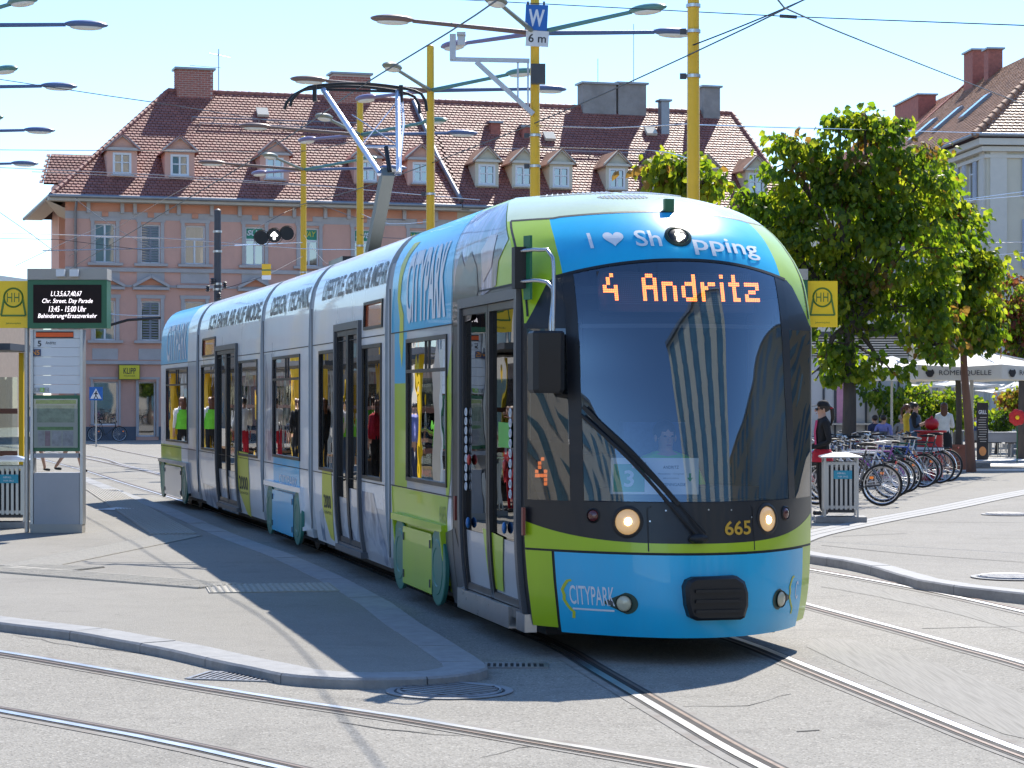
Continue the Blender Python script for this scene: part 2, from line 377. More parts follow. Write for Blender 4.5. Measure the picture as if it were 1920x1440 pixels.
# module 1 with the cab
u5 = M1.u(848); 
c1 = sidewall(M1, 'cab_section', -M1.len+GAP, -.03, [H1w, H1d], [(-9,u5,2.48,9,2), (u5,1,2.48,9,1), (-9,u5,1.02,2.48,3), (u5,1,.2,2.70,4), (-9,M1.u(838),.2,1.03,1), (M1.u(740),M1.u(763),1.02,2.0,1), (M1.u(740),M1.u(763),2.0,2.48,2)], mats6, -1, lambda z: NZ(z)-BZ(z), TRAM)
c2 = sidewall(M2, 'white_section', -M2.len+GAP, -GAP, [H2a, H2d, H2b, H2s], [(M2.u(640),9,.2,.78,3)], mats6, -1, None, TRAM)
c3 = sidewall(M3, 'bogie_section', -M3.len+GAP, -GAP, [H3w], [(-9,M3.u(514),1.05,2.45,5)], mats6, -1, None, TRAM)
c4 = sidewall(M4, 'white_section', -M4.len+GAP, -GAP, [H4a, H4d, H4b, H4s], [], mats6, -1, None, TRAM)
UE = -M5.len+.9
c5 = sidewall(M5, 'rear_section', UE, -GAP, [H5w], [(-9,M5.u(352),2.48,9,2), (-9,M5.u(340),.2,1.05,1), (M5.u(352),9,.2,2.48,3)], mats6, -1, None, TRAM)
car = dict(zip((M1, M2, M3, M4, M5), (c1, c2, c3, c4, c5)))
for m, o in car.items():      # far side and roof of each section
    hs = {M1:[H1w], M2:[H2a,H2d,H2b], M3:[H3w], M4:[H4a,H4d,H4b], M5:[H5w]}[m]
    a, b = (-m.len+GAP if m is not M5 else UE), (-GAP if m is not M1 else -.03)
    sidewall(m, 'far_side_wall', a, b, [(h[0], h[1], max(h[2], 1.05), min(h[3], 2.4)) for h in hs], [], mats6, 1, (lambda z: NZ(z)-BZ(z)) if m is M1 else None, o)
    for h in hs:
        z0, z1 = max(h[2], 1.05), min(h[3], 2.4); mb = MB(); mb.add([m.W(h[0],1.085,z0), m.W(h[1],1.085,z0), m.W(h[1],1.085,z1), m.W(h[0],1.085,z1)], [(0,1,2,3)]); obj('far_window_pane', mb, m_gtint, o, None, True)
    bf = NZ(3.5)-BZ(3.5) if m is M1 else b
    mb = MB(); mb.add([m.W(a,-WZ(3.5),3.5), m.W(bf,-WZ(3.5),3.5), m.W(bf,WZ(3.5),3.5), m.W(a,WZ(3.5),3.5)], [(0,1,2,3)])
    if m is M1:
        P = [m.W(NZ(3.5)-BZ(3.5)*q*q, q*WZ(3.5), 3.5) for q in rng(-1,1,.1)]; mb.add(P, [tuple(range(len(P)))])
    obj('roof_panel', mb, m_white, o, None, True)
    mb = MB()                                                      # floor, ceiling, inner ends
    uu = (a+.02, min(b, -.1)-.02)
    for z0, z1, mi in ((.27, .34, 0), (2.62, 2.68, 0)):
        c = m.W((uu[0]+uu[1])/2, 0, (z0+z1)/2); obj('floor' if z0 < 1 else 'ceiling', MB().box(c, (2.0, uu[1]-uu[0], z1-z0), 0, None, math.atan2(m.rt.y, m.rt.x)), m_grey_in, o, None, True)
    for k in range(int((uu[1]-uu[0])/.85)):                         # seats on both sides, grab poles
        if m is M1 and k > 3: break
        for vv in (-.72, .72):
            uc = uu[0]+.5+k*.85; mb = MB(); rz = math.atan2(m.rt.y, m.rt.x)
            mb.box(m.W(uc, vv, .78), (.46,.42,.09), 0, None, rz); mb.box(m.W(uc-.2, vv, 1.12), (.46,.07,.6), 0, None, rz); mb.box(m.W(uc, vv, .54), (.3,.3,.4), 0, None, rz)
            obj('seat', mb, m_seat, o, None, True)
        if k % 2 == 0: obj('grab_pole', MB().tube([m.W(uu[0]+.9+k*.85, -.42, .34), m.W(uu[0]+.9+k*.85, -.42, 2.62)], .017, 6), m_yel, o, 60, True)
# panes
for m, h, split in ((M1,H1w,2.09),(M3,H3w,2.09),(M5,H5w,2.09),(M2,H2a,0),(M2,H2b,0),(M4,H4a,0),(M4,H4b,0)):
    w = frame(m, 'window', h[0], h[1], h[2], h[3], .035, car[m], m_mask, .004, .02)
    if split:
        um = (h[0]+h[1])/2
        pane(m, 'window_pane', h[0]+.03, h[1]-.03, h[2]+.03, split, w)
        for a, b in ((h[0]+.03, um-.01), (um+.01, h[1]-.03)): pane(m, 'vent_pane', a, b, split+.03, h[3]-.03, w)
        mb = MB(); L = m.L_(.004); mb.bar(L(h[0]+.03, split+.015), L(h[1]-.03, split+.015), .02, .03); mb.bar(L(um, split+.03), L(um, h[3]-.03), .02, .02, up=m.rt); obj('glazing_bar', mb, m_mask, w, None, True)
        mb = MB(); mb.box(m.W(um, -.98, 2.24), (.06, .34, .2), 0, None, math.atan2(m.rt.y, m.rt.x)); obj('side_route_display', mb, mat('amber side display', (.5,.12,.02), .4, em=(1,.2,.03), es=.35), car[m], None, True)
    else: pane(m, 'window_pane', h[0]+.03, h[1]-.03, h[2]+.03, h[3]-.03, w)
for m, x0, x1 in ((M1,866,977),(M2,631,678),(M4,407,446)): door(m, x0, x1, zt1, car[m])
m_amber = mat('amber route panel', (.22,.07,.035), .15, var=.9, vs=7, em=(1,.22,.05), es=.04, coat=1)
for m, h in ((M2,H2s),(M4,H4s)):
    frame(m, 'route_panel_frame', h[0], h[1], h[2], h[3], .03, car[m], m_mask, .006, .02); pane(m, 'route_panel', h[0]+.02, h[1]-.02, h[2]+.02, h[3]-.02, car[m], m_amber, .01)
# bellows between the sections
for m, nx in zip(MODS[:-1], MODS[1:]):
    mb = MB(); rows = []
    zs = [.32]+[z for z in CZ if z > .32]
    for k in range(9):
        t = k/8; o = .02 if k % 2 else .045; row = []
        for sd in (-1, 1):
            zz = zs if sd < 0 else zs[::-1]
            for z in zz:
                p = m.W(-m.len+GAP+.02, sd*(WZ(z)-o), z-(.05 if z > 3.2 else 0)).lerp(nx.W(-GAP-.02, sd*(WZ(z)-o), z-(.05 if z > 3.2 else 0)), t); row.append(p)
        rows.append(row)
    n = len(rows[0])
    mb.add([p for r in rows for p in r], [(i*n+j, (i+1)*n+j, (i+1)*n+j+1, i*n+j+1) for i in range(8) for j in range(n-1)])
    obj('bellows', mb, m_bellow, car[nx], 40, True)
    for mm, uu in ((m, -m.len+GAP), (nx, -GAP)):                    # end rings of the two sections
        mb = MB(); P = [mm.W(uu, sd*(WZ(z)-.0), z) for sd in (-1, 1) for z in (CZ if sd < 0 else CZ[::-1])]; Q = [mm.W(uu, sd*(WZ(z)-.09), max(z-.09, .22)) for sd in (-1, 1) for z in (CZ if sd < 0 else CZ[::-1])]
        strip(mb, P, Q); obj('end_ring', mb, m_bellow, car[mm], None, True)
    mb = MB(); mb.tube([m.W(-m.len+GAP-.01, -WZ(1.2)-.012, .35), m.W(-m.len+GAP-.01, -WZ(1.2)-.012, 2.9)], .006, 6); obj('edge_gasket', mb, m_black, car[m], None, True)

# ---- the nose: panels laid on one curved surface
ZF = [.19,.25,.32,.4,.5,.6,.7,.77,.85,.95,1.05,1.13,1.3,1.5,1.7,1.9,2.1,2.3,2.5,2.6,2.7,2.77,2.85,2.9,2.95,3.0,3.04,3.08,3.12,3.16,3.2,3.24,3.28,3.32,3.36,3.4,3.43,3.46,3.48,3.49]
QF = rng(-1, 1, .08)
def nose(name, q0, q1, lo, hi, m, o=.0, parent=None, mod=M1, fn=None):
    """panel between two edge curves lo(q), hi(q), built as an even grid"""
    lo = lo if callable(lo) else (lambda q, c=lo: c); hi = hi if callable(hi) else (lambda q, c=hi: c); fn = fn or mod.F_(o)
    if q0 > q1: q0, q1 = q1, q0
    qs = rng(q0, q1, .045); zm = max(hi(q)-lo(q) for q in qs); nz = max(2, int(zm/.035)); mb = MB(); k = nz+1
    mb.add([fn(q, lo(q)+(hi(q)-lo(q))*j/nz) for q in qs for j in range(k)], [(i*k+j, (i+1)*k+j, (i+1)*k+j+1, i*k+j+1) for i in range(len(qs)-1) for j in range(nz)])
    return obj(name, mb, m, parent or car[mod], 40, True)
def mask_low(q): return .845+.13*abs(q)**4+(.03 if q > 0 else 0)*q*q
def ws_top(q): return 2.855-.19*abs(q)**2.2 if abs(q) < .84 else 2.855-.19*.84**2.2-2.2*(abs(q)-.84)
def brow_top(q): return 3.235-.03*abs(q/.75)**2 if abs(q) < .72 else 3.2-.0*abs(q)
QQ = rng(-1, 1, .05)
nose('bumper', -.86, .86, .19, .765, m_blue, .02)
for s_ in (-1, 1):
    nose('bumper_corner', s_*.87, s_*1, .22, .775, m_lime)
    nose('bumper_gap', s_*.855, s_*.875, .2, .775, m_black, -.005)
nose('lime_band', -1, 1, .782, mask_low, m_lime, .004)
mask = nose('mask_panel', -1, 1, mask_low, 1.13, m_mask, .002)
seam(M1, 'bumper_seam', [(q,.774) for q in QQ], M1.F_(.003), .016, car[M1])
QW = .70; QP = .77
wq = rng(-QW, QW, .05)
ws = nose('windscreen', -QW, QW, 1.135, ws_top, m_wscreen, .0)
for s_ in (-1, 1):
    nose('front_pillar', s_*QW, s_*QP, 1.13, ws_top, m_mask, .004)
    nose('corner_pane', s_*QP, s_*.985, 1.13, 2.36, m_cglass if s_ < 0 else glass('sun-blocking corner glass', (.025,.03,.04), 1.52, .10, 0, .05, 1.3), .0)  # right pane tinted near opaque to stop sun passing through the cab
    nose('corner_post', s_*.985, s_*1, 1.13, 2.40, m_mask, .0)
    cq = rng(QP, 1, .04)
    nose('corner_cap', s_*QP, s_*1, 2.36, lambda q: max(ws_top(q), 2.38), m_mask, .002)
    bq = rng(.76, 1, .03)
    nose('brow_corner', s_*.76, s_*1, lambda q: max(ws_top(q), 2.38), 3.2, m_lime, .0)
bq = rng(-.76, .76, .04)
brow = nose('brow', -.76, .76, ws_top, brow_top, m_blue, .0)
nose('roof_cap', -1, 1, brow_top, 3.499, mat('roof cap foil', (.58,.66,.40), .25, var=.12, vs=1, coat=.6), .0)
seam(M1, 'brow_seam', [(q, brow_top(q)+.004) for q in rng(-.98,.98,.04)], M1.F_(.004), .014, car[M1])
seam(M1, 'brow_edge', [(q, ws_top(q)) for q in rng(-.8,.8,.04)], M1.F_(.006), .02, car[M1])
for s_ in (-1, 1): seam(M1, 'corner_seam', [(s_*(1-.02-.0*z), z) for z in rng(2.45,3.2,.05)], M1.F_(.004), .012, car[M1])
seam(M1, 'screen_rail', [(q,2.375) for q in rng(-QW+.02,QW-.02,.05)], M1.F_(-.03), .03, ws, m_grey)
# front wall behind the corner so that the cab is closed below the belt
# lettering and lamps on the nose
def ftext(body, q0, z0, w, h, m, parent, name, bold=0, mod=M1, o=.008, bend=0.0, sh=0):
    bm = cuts(textbm(body, q0, z0, w, h, sh, bold), [q for q in rng(-1,1,.04) if q0 < q < q0+w], [z for z in rng(2.8,3.2,.02) if z0 < z < z0+h])
    F = mod.F_(o); return lay(name, bm, lambda q, z: F(q, z+bend*(q-q0)), m, parent, True, None)
lay('lettering', cuts(flat([(-.572,2.945),(-.552,2.945),(-.557,3.065),(-.577,3.065)]), [], rng(2.95,3.06,.02)), M1.F_(.012), m_txtw, brow, True, None)
hp = [(16*math.sin(t)**3, 13*math.cos(t)-5*math.cos(2*t)-2*math.cos(3*t)-math.cos(4*t)) for t in [2*math.pi*i/40 for i in range(40)]]
lay('heart', cuts(flat([(-.425+x/16*.062, 3.02+y/16*.062) for x, y in hp]), rng(-.49,-.36,.03), rng(2.94,3.1,.02)), M1.F_(.012), m_txtw, brow, True, None)
ftext('Sh', -.295, 2.955, .165, .125, m_txtw, brow, 'lettering', .012, bend=-.01, o=.012)
ftext('pping', .085, 2.895, .53, .145, m_txtw, brow, 'lettering', .012, bend=-.05, o=.012)
def fdisc(name, q, z, r, m, parent, o=.01, n=20, kx=1.0):
    F = M1.F_(o); return lay(name, flat([(q+r*kx/1.1*math.cos(2*math.pi*i/n), z+r*math.sin(2*math.pi*i/n)) for i in range(n)]), F, m, parent, True, None)
def lamp(q, z, r, parent, name, m_in, lift=.004, ring=1.28, mr=None, kx=1.0):
    e = .002; F = M1.F_(0); c = F(q, z); n = (F(q+e, z)-F(q-e, z)).cross(F(q, z+e)-F(q, z-e)); n.normalize()
    if n.y > 0: n = -n
    n = (n+Vector((.04,-.15,0))).normalized(); c = c+n*lift
    T = Matrix.Translation(c) @ n.to_track_quat('Z', 'Y').to_matrix().to_4x4() @ Matrix.Diagonal((kx,1,1,1))
    mb = MB(); mb.lathe([(r*ring,-.05),(r*ring,.004),(r*1.08,.012),(r*1.0,.006)], (0,0,0), 22, 0, T, False)
    h = obj(name, mb, mr or m_black, parent, 40, True)
    mb = MB(); mb.lathe([(r,.0),(r*.97,.007),(r*.75,.014),(r*.4,.018),(.001,.02)], (0,0,0), 22, 0, T, False); obj('lens', mb, m_in, h, 50, True)
    return h
m_head = mat('headlamp glow', (.62,.45,.24), .1, var=0, em=(1,.55,.18), es=.16, coat=1)
m_headc = mat('headlamp bulb', (1,.9,.7), .1, var=0, em=(1,.78,.45), es=6)
m_red = mat('dull red lamp', (.10,.012,.010), .2, var=.1, coat=1)
m_fog = mat('frosted lamp', (.52,.50,.36), .2, var=.1, vs=10, coat=1)
for s_ in (-1, 1):
    h = lamp(s_*.468, .992 if s_ < 0 else 1.0, .09, mask, 'headlight', m_head)
    F = M1.F_(.02); obj('bulb', MB().ell(F(s_*.468, .995), (.03,.02,.03), 10, 6), m_headc, h, 60, True)
    lamp(s_*.65, 1.03, .042, mask, 'indicator_lamp', m_red)
fl = []
for s_ in (-1, 1):
    q0 = -.505 if s_ < 0 else .585
    sur = lay('fog_lamp_surround', flat([(q0-s_*.0+.068*math.cos(t), .425+.075*math.sin(t)) for t in [math.pi*(-.5+i/12)*1 for i in range(13)]]+[(q0-.115,.435),(q0-.115,.415)] if s_ < 0 else [(q0+.068*math.cos(t), .425+.075*math.sin(t)) for t in [math.pi*(.5+i/12) for i in range(13)]]+[(q0+.115,.415),(q0+.115,.435)]), M1.F_(.024), mat('dark green surround', (.02,.06,.045), .4), car[M1])
    lamp(q0, .425, .056, sur, 'fog_lamp', m_fog, .02, 1.06)
    fdisc('small_sensor', q0+s_*.085, .425, .016, m_grey, sur, .028, 12)
tl = lamp(-.005, 3.03, .075, brow, 'top_headlight', m_mask, ring=1.35, mr=mat('dark lamp rim', (.02,.035,.025), .3))
for i in range(3):
    a = 2*math.pi*i/3; obj('bulb', MB().ell(M1.F_(.045)(-.005+.02*math.cos(a), 3.03+.022*math.sin(a)), (.017,.014,.017), 8, 6), mat('bright white bulb', (1,1,1), .1, var=0, em=(1,.97,.82), es=9), tl, 60, True)
ftext('665', .125, .90, .20, .10, mat('ochre numerals', (.62,.36,.03), .4), mask, 'fleet_number', .02)
seam(M1, 'hatch_seam', [(-.36,.79),(-.36,1.085),(-.34,1.10),(.335,1.10),(.35,1.085),(.35,.79)], M1.F_(.006), .008, mask)
for q, z in ((-.25,1.075),(.02,1.08),(.18,1.075),(-.345,1.0),(.335,1.02)): fdisc('screw', q, z, .006, m_steel, mask, .008, 8)
ftext('CITYPARK', -.80, .40, .235, .135, m_txtw, car[M1], 'lettering', .006, o=.024)
lay('underline', cuts(rectpatch(-.79, -.57, .362, .375), rng(-.79,-.57,.02)[1:-1]), M1.F_(.024), m_txtw, car[M1], True, None)
m_sq = mat('yellow lime line', (.55,.58,.04), .4)
def squig(q0, sx): return [(q0+sx*.03,.57),(q0+sx*.01,.565),(q0-sx*.008,.53),(q0-sx*.02,.50),(q0-sx*.012,.46),(q0-sx*.016,.43),(q0+sx*.002,.385),(q0+sx*.02,.355),(q0+sx*.03,.345),(q0+sx*.026,.30)]
seam(M1, 'park_outline', squig(-.815, 1), M1.F_(.025), .016, car[M1], m_sq); seam(M1, 'park_outline', squig(.72, 1), M1.F_(.025), .016, car[M1], m_sq)
ftext('C', .775, .40, .035, .13, m_txtw, car[M1], 'lettering', .006, o=.024)
# coupler cover
mb = MB(); F = M1.F_(0); C = F(.04, .475)
cf = Vector((M1.f.x, M1.f.y, 0)); cr_ = M1.rt; up = Vector((0,0,1))
def cv(a, b, c): return C+cr_*a+cf*c+up*b
outl = [(-.235,.08),(-.215,.125),(-.17,.145),(.14,.15),(.20,.11),(.225,.03),(.225,-.06),(.20,-.14),(.17,-.155),(-.15,-.155),(-.20,-.13),(-.225,-.05)]
n = len(outl); vs = [cv(a,b,-.02) for a,b in outl]+[cv(a,b,.075) for a,b in outl]+[cv(a*.9,b*.88,.1) for a,b in outl]
mb.add(vs, [(i,(i+1)%n,n+(i+1)%n,n+i) for i in range(n)]+[(n+i,n+(i+1)%n,2*n+(i+1)%n,2*n+i) for i in range(n)]+[tuple(range(2*n,3*n))])
cc = obj('coupler_cover', mb, mat('black plastic', (.008,.009,.012), .45, var=.15, vs=6, bump=.05, bs=60), car[M1], 30, True)
for b in (-.09, -.02, .05): obj('cover_rib', MB().bar(cv(-.17,b,.105), cv(.165,b,.105), .03, .022), MATS['black plastic'], cc, None, True)
# destination display with a dot matrix
GL = {'4':['0010','0100','0100','1001','1111','0001','0001'],'A':['0110','1001','1001','1111','1001','1001','1001'],'n':['0000','0000','1110','1001','1001','1001','1001'],'d':['0001','0001','0111','1001','1001','1001','0111'],'r':['0000','0000','1011','1100','1000','1000','1000'],'i':['1','0','1','1','1','1','1'],'t':['010','010','111','010','010','010','011'],'z':['0000','0000','1111','0001','0110','1000','1111'],' ':['0']*7}
dc = M1.W(.31, -.05, 2.69); nf = (cf*.93+up*.28).normalized(); ur = cr_; uu_ = ur.cross(nf)*-1
if uu_.z < 0: uu_ = -uu_
def dp(a, b, c=0): return dc-nf*.10+ur*a+uu_*b+nf*c
mb = MB(); mb.add([dp(-.57,-.19),dp(.60,-.19),dp(.60,.115),dp(-.57,.115),dp(-.53,-.19,-.1),dp(.56,-.19,-.1),dp(.56,.115,-.1),dp(-.53,.115,-.1)], [(0,1,2,3),(4,7,6,5),(0,4,5,1),(1,5,6,2),(2,6,7,3),(3,7,4,0)])
dd = obj('destination_display', mb, m_ledbg, car[M1], None, True)
mb = MB(); mg = MB(); st = .0148; sx = .0138; x = -.525; lets = []
for ch in '4 Andritz':
    g = GL[ch]; wd = len(g[0]); wd = 4 if ch == ' ' else wd
    for r_, row in enumerate(g):
        for c_, v in enumerate(row):
            if v == '1':
                for i in range(2):
                    for j in range(2):
                        a = x+(c_*2+i)*sx; b = .092-(r_*2+j)*st
                        mb.add([dp(a-.0058,b-.006,.004),dp(a+.0058,b-.006,.004),dp(a+.0058,b+.006,.004),dp(a-.0058,b+.006,.004)], [(0,1,2,3)])
    x += (wd*2+2.7)*sx
setp(obj('led_lettering', mb, m_led, dd, None, True), kind='stuff')
for i in range(84):
    for j in range(17):
        a, b = -.56+i*sx, .108-j*st; mg.add([dp(a-.0022,b-.0022,.002),dp(a+.0022,b-.0022,.002),dp(a+.0022,b+.0022,.002),dp(a-.0022,b+.0022,.002)], [(0,1,2,3)])
setp(obj('led_grid', mg, mat('unlit led dots', (.16,.18,.26), .5, var=0), dd, None, True), kind='stuff')
# cab interior
rz1 = math.atan2(M1.rt.y, M1.rt.x)
mb = MB(); mb.box(M1.W(.22, 0, .98), (1.25,.5,.3), 0, None, rz1); mb.box(M1.W(.05, 0, 1.15), (1.2,.35,.14), 0, None, rz1); obj('dashboard', mb, mat('cab dashboard', (.02,.035,.08), .6), car[M1], None, True)
mb = MB(); mb.box(M1.W(-.25, .0, .3), (1.5,1.2,.08), 0, None, rz1); mb.box(M1.W(-1.25, .35, 1.45), (1.35,.05,2.2), 0, None, rz1); obj('cab_partition', mb, mat('cab partition', (.02,.03,.06), .6), car[M1], None, True)
mb = MB(); mb.box(M1.W(-.6, .12, .8), (.5,.5,.14), 0, None, rz1); mb.box(M1.W(-.86, .12, 1.25), (.5,.12,.85), 0, None, rz1); mb.box(M1.W(-.6,.12,.5), (.3,.3,.5), 0, None, rz1); obj('driver_seat', mb, m_seat, car[M1], None, True)
mb = MB(); mb.box(M1.W(.0, -.55, 1.2), (.32,.3,.5), 0, None, rz1); obj('ticket_box', mb, m_grey_in, car[M1], None, True)
# the board behind the windscreen
bc = M1.W(.56, -.30, 1.31); bx_ = (cr_+cf*.36).normalized(); bn = (cf-cr_*.36).normalized()*.97+up*.22; bn.normalize(); bu = Vector((0,0,1)); bu = (bu-bn*bu.dot(bn)).normalized()
def bp_(a, b, c=0): return bc+bx_*a+bu*b+bn*c
mb = MB(); mb.add([bp_(-.31,-.13),bp_(.31,-.13),bp_(.31,.13),bp_(-.31,.13),bp_(-.31,-.13,-.006),bp_(.31,-.13,-.006),bp_(.31,.13,-.006),bp_(-.31,.13,-.006)], [(0,1,2,3),(4,7,6,5),(0,4,5,1),(1,5,6,2),(2,6,7,3),(3,7,4,0)])
bd = obj('route_board', mb, mat('white card', (.84,.85,.85), .5, var=.03), car[M1], None, True)
m_gr = mat('green print', (.02,.36,.10), .5); m_pr = mat('black print', (.03,.03,.035), .6)
fb = lambda a, b: bp_(a, b, .004)
lay('board_square', rectpatch(-.29,-.07,-.115,.085), lambda a, b: bp_(a, b, .003), m_gr, bd)
lay('board_tag', rectpatch(-.16,-.06,.055,.10), lambda a, b: bp_(a, b, .006), mat('tan tape', (.55,.45,.33), .6), bd)
lay('board_text', [textbm('3',-.215,-.08,.07,.12,0,.02)], lambda a, b: bp_(a, b, .005), m_txtw, bd)
lay('board_text', [textbm('NEU',-.13,.068,.04,.018)], lambda a, b: bp_(a, b, .008), m_pr, bd)
lay('board_text', [textbm('ANDRITZ',.06,.052,.11,.022,0,.01), textbm('KRENNGASSE',.04,-.072,.18,.022,0,.01), textbm('Hauptplatz - Congress',.025,.008,.18,.014), textbm('Jakominiplatz',.06,-.022,.11,.012)], fb, m_pr, bd)
for xx, sg in ((-.035,1),(.25,-1)): lay('board_arrow', [flat([(xx-.008,-.03),(xx+.008,-.03),(xx+.008,.02),(xx-.008,.02)]), flat([(xx-.02,.0+.012*sg),(xx+.02,.0+.012*sg),(xx,.0+.042*sg)])], fb, m_gr, bd)
mb = MB(); 
for r_, row in enumerate(GL['4']):
    for c_, v in enumerate(row):
        if v == '1': p = M1.W(-.02, -.98, 1.42)+cr_*(c_*.022-.03)+up*(-r_*.03); mb.box(p, (.02,.02,.024), 0, None, rz1)
ld = obj('side_number_display', MB().box(M1.W(-.06,-.955,1.33), (.16,.05,.3), 0, None, rz1), m_ledbg, car[M1], None, True); setp(obj('led_lettering', mb, m_led, ld, None, True), kind='stuff')
# wiper
F = M1.F_(.05)
wp = [F(-.07,.90), F(-.2,1.07), F(-.45,1.42), F(-.71,1.74)]
mb = MB(); mb.tube(spline(wp,.1), .014, 6); mb.tube(spline([p+Vector((.055,0,.02)) for p in wp],.1), .010, 6); wi = obj('wiper', mb, m_black, car[M1], 50, True)
obj('wiper_pivot', MB().ell(F(-.07,.885), (.07,.05,.035), 10, 6), m_black, wi, 60, True)
obj('wiper_blade', MB().bar(F(-.70,1.80), F(-.18,1.12), .012, .03), m_black, wi, None, True)
# mirror with its arms
b0 = M1.W(-.04, -1.13, 2.80); mp_ = M1.W(.30, -1.02, 2.28)
br = obj('mirror_bracket', MB().box(b0, (.10,.10,.30), 0, None, rz1), m_black, car[M1], None, True)
obj('bracket_plate', MB().box(M1.W(.015,-1.085,2.80), (.02,.09,.46), 0, None, rz1+.3), mat('green plate', (.02,.16,.08), .4), br, None, True)
for dz in (.12, -.10): obj('mirror_arm', MB().tube(spline([b0+up*dz+cf*.04, b0+up*dz+cf*.18+cr_*.10, b0+up*(dz-.06)+cf*.28+cr_*.17, mp_+up*(.10 if dz < 0 else .12)+cr_*(.03 if dz < 0 else .05), mp_+up*.03+cr_*(.03 if dz < 0 else .05)],.05), .014, 8), m_chrome, br, 60, True)
bx = MB(); T = Matrix.Translation(mp_-up*.17) @ Matrix.Rotation(rz1, 4, 'Z')
bx.add([(x*.115,y*.09,z) for z, k in ((-.215,.88),(-.19,1),(.21,1),(.225,.9)) for x, y in ((-k,-k*.7),(-k*.7,-k),(k*.7,-k),(k,-k*.7),(k,k),(-k,k))], [tuple(range(5,-1,-1)), tuple(range(18,24))]+[(r_*6+i, r_*6+(i+1)%6, r_*6+6+(i+1)%6, r_*6+6+i) for r_ in range(3) for i in range(6)], 0, T)
obj('mirror_housing', bx, MATS['black plastic'], br, 25, True)
# ---- livery on the sides
def stext(mod, body, x0, x1, ya0, yb0, m, name, bold=.012):     # text box given by photo columns, z range
    u0, u1 = mod.u(x0), mod.u(x1)
    bm = cuts(textbm(body, u0, ya0, u1-u0, yb0-ya0, 0, bold), [], [z for z in CZ if ya0 < z < yb0])
    return lay(name, bm, mod.L_(.006), m, car[mod])
def spoly(mod, pts, m, name, o=.004):
    P = [mod.uz(*p) for p in pts]; ys = [p[1] for p in P]
    return lay(name, cuts(flat(P), [], [z for z in CZ if min(ys) < z < max(ys)]), mod.L_(o), m, car[mod])
stext(M1, 'CITYPARK', 762, 836, 2.54, 3.2, m_txtw, 'lettering', .03)
spoly(M1, [(851,612),(853,520),(860,470),(870,500),(880,470),(893,500),(897,545),(884,600)], mat('printed dark hair', (.035,.022,.02), .3, var=.5, vs=3, coat=.4), 'printed_hair', .007)
spoly(M1, [(899,470),(912,440),(925,440),(921,500),(906,530)], mat('printed skin', (.50,.33,.30), .3, var=.3, vs=3, coat=.4), 'printed_hand', .007)
spoly(M1, [(752,455),(764,452),(757,480),(752,520),(750,560),(757,590),(757,640),(754,690),(749,640),(750,600),(745,560),(746,500)], m_sq, 'lime_splash', .003)
stext(M5, 'CITYPARK', 313, 350, 2.52, 3.16, m_txtw, 'lettering')
stext(M2, 'LIFESTYLE, GENUSS & MEHR', 602, 721, 2.93, 3.2, m_txtb, 'lettering', .02)
stext(M3, 'DESIGN, TECHNIK,', 505, 578, 2.9, 3.19, m_txtb, 'lettering', .02)
stext(M4, 'ICH FAHR AB AUF MODE,', 390, 487, 2.9, 3.18, m_txtb, 'lettering', .02)
stext(M1, '665', 824, 836, .80, .95, mat('faint numerals', (.25,.38,.05), .4), 'fleet_number', .01)
# printed portrait on the first section
PU = lambda x: M1.u(x)
pz = [2.48,2.7,2.9,3.05,3.16,3.28,3.38]
lay('printed_portrait', cuts(flat([(PU(849),2.50),(PU(884),2.52),(PU(905),2.66),(PU(930),2.72),(PU(933),2.9),(min(PU(948),NZ(3.05)-BZ(3.05)-.02),3.05),(NZ(3.14)-BZ(3.14)-.02,3.14),(NZ(3.22)-BZ(3.22)-.02,3.22),(NZ(3.3)-BZ(3.3)-.02,3.3),(NZ(3.36)-BZ(3.36)-.02,3.36),(NZ(3.4)-BZ(3.4)-.04,3.4),(PU(849),3.4),(PU(849),3.2),(PU(849),2.9)]), [], [z for z in CZ if 2.48 < z < 3.38]), M1.L_(.004), m_photo, c1)
seam(M1, 'panel_seam', [(u5, z) for z in rng(.3,3.45,.05)], M1.L_(.006), .018, c1); seam(M1, 'panel_seam', [(PU(862),2.70),(PU(985),2.70)], M1.L_(.006), .014, c1)
seam(M1, 'belt_seam', [(-M1.len+GAP,2.475),(u5,2.475)], M1.L_(.006), .010, c1); seam(M1, 'belt_seam', [(-M1.len+GAP,1.04),(u5,1.04)], M1.L_(.006), .010, c1)
for m in (M2, M3, M4, M5):
    a = -m.len+GAP if m is not M5 else UE
    seam(m, 'belt_seam', [(a,2.475),(-GAP,2.475)], m.L_(.005), .010, car[m]); seam(m, 'belt_seam', [(a,1.02),(-GAP,1.02)], m.L_(.005), .010, car[m])
spoly(M1, [(838,720),(846,655),(848,640),(848,760),(845,900),(836,985),(838,800)], m_lime, 'lime_sweep', .003)
spoly(M1, [(905,990),(943,1008),(936,1110),(912,1100)], m_lime, 'door_sweep', .002)
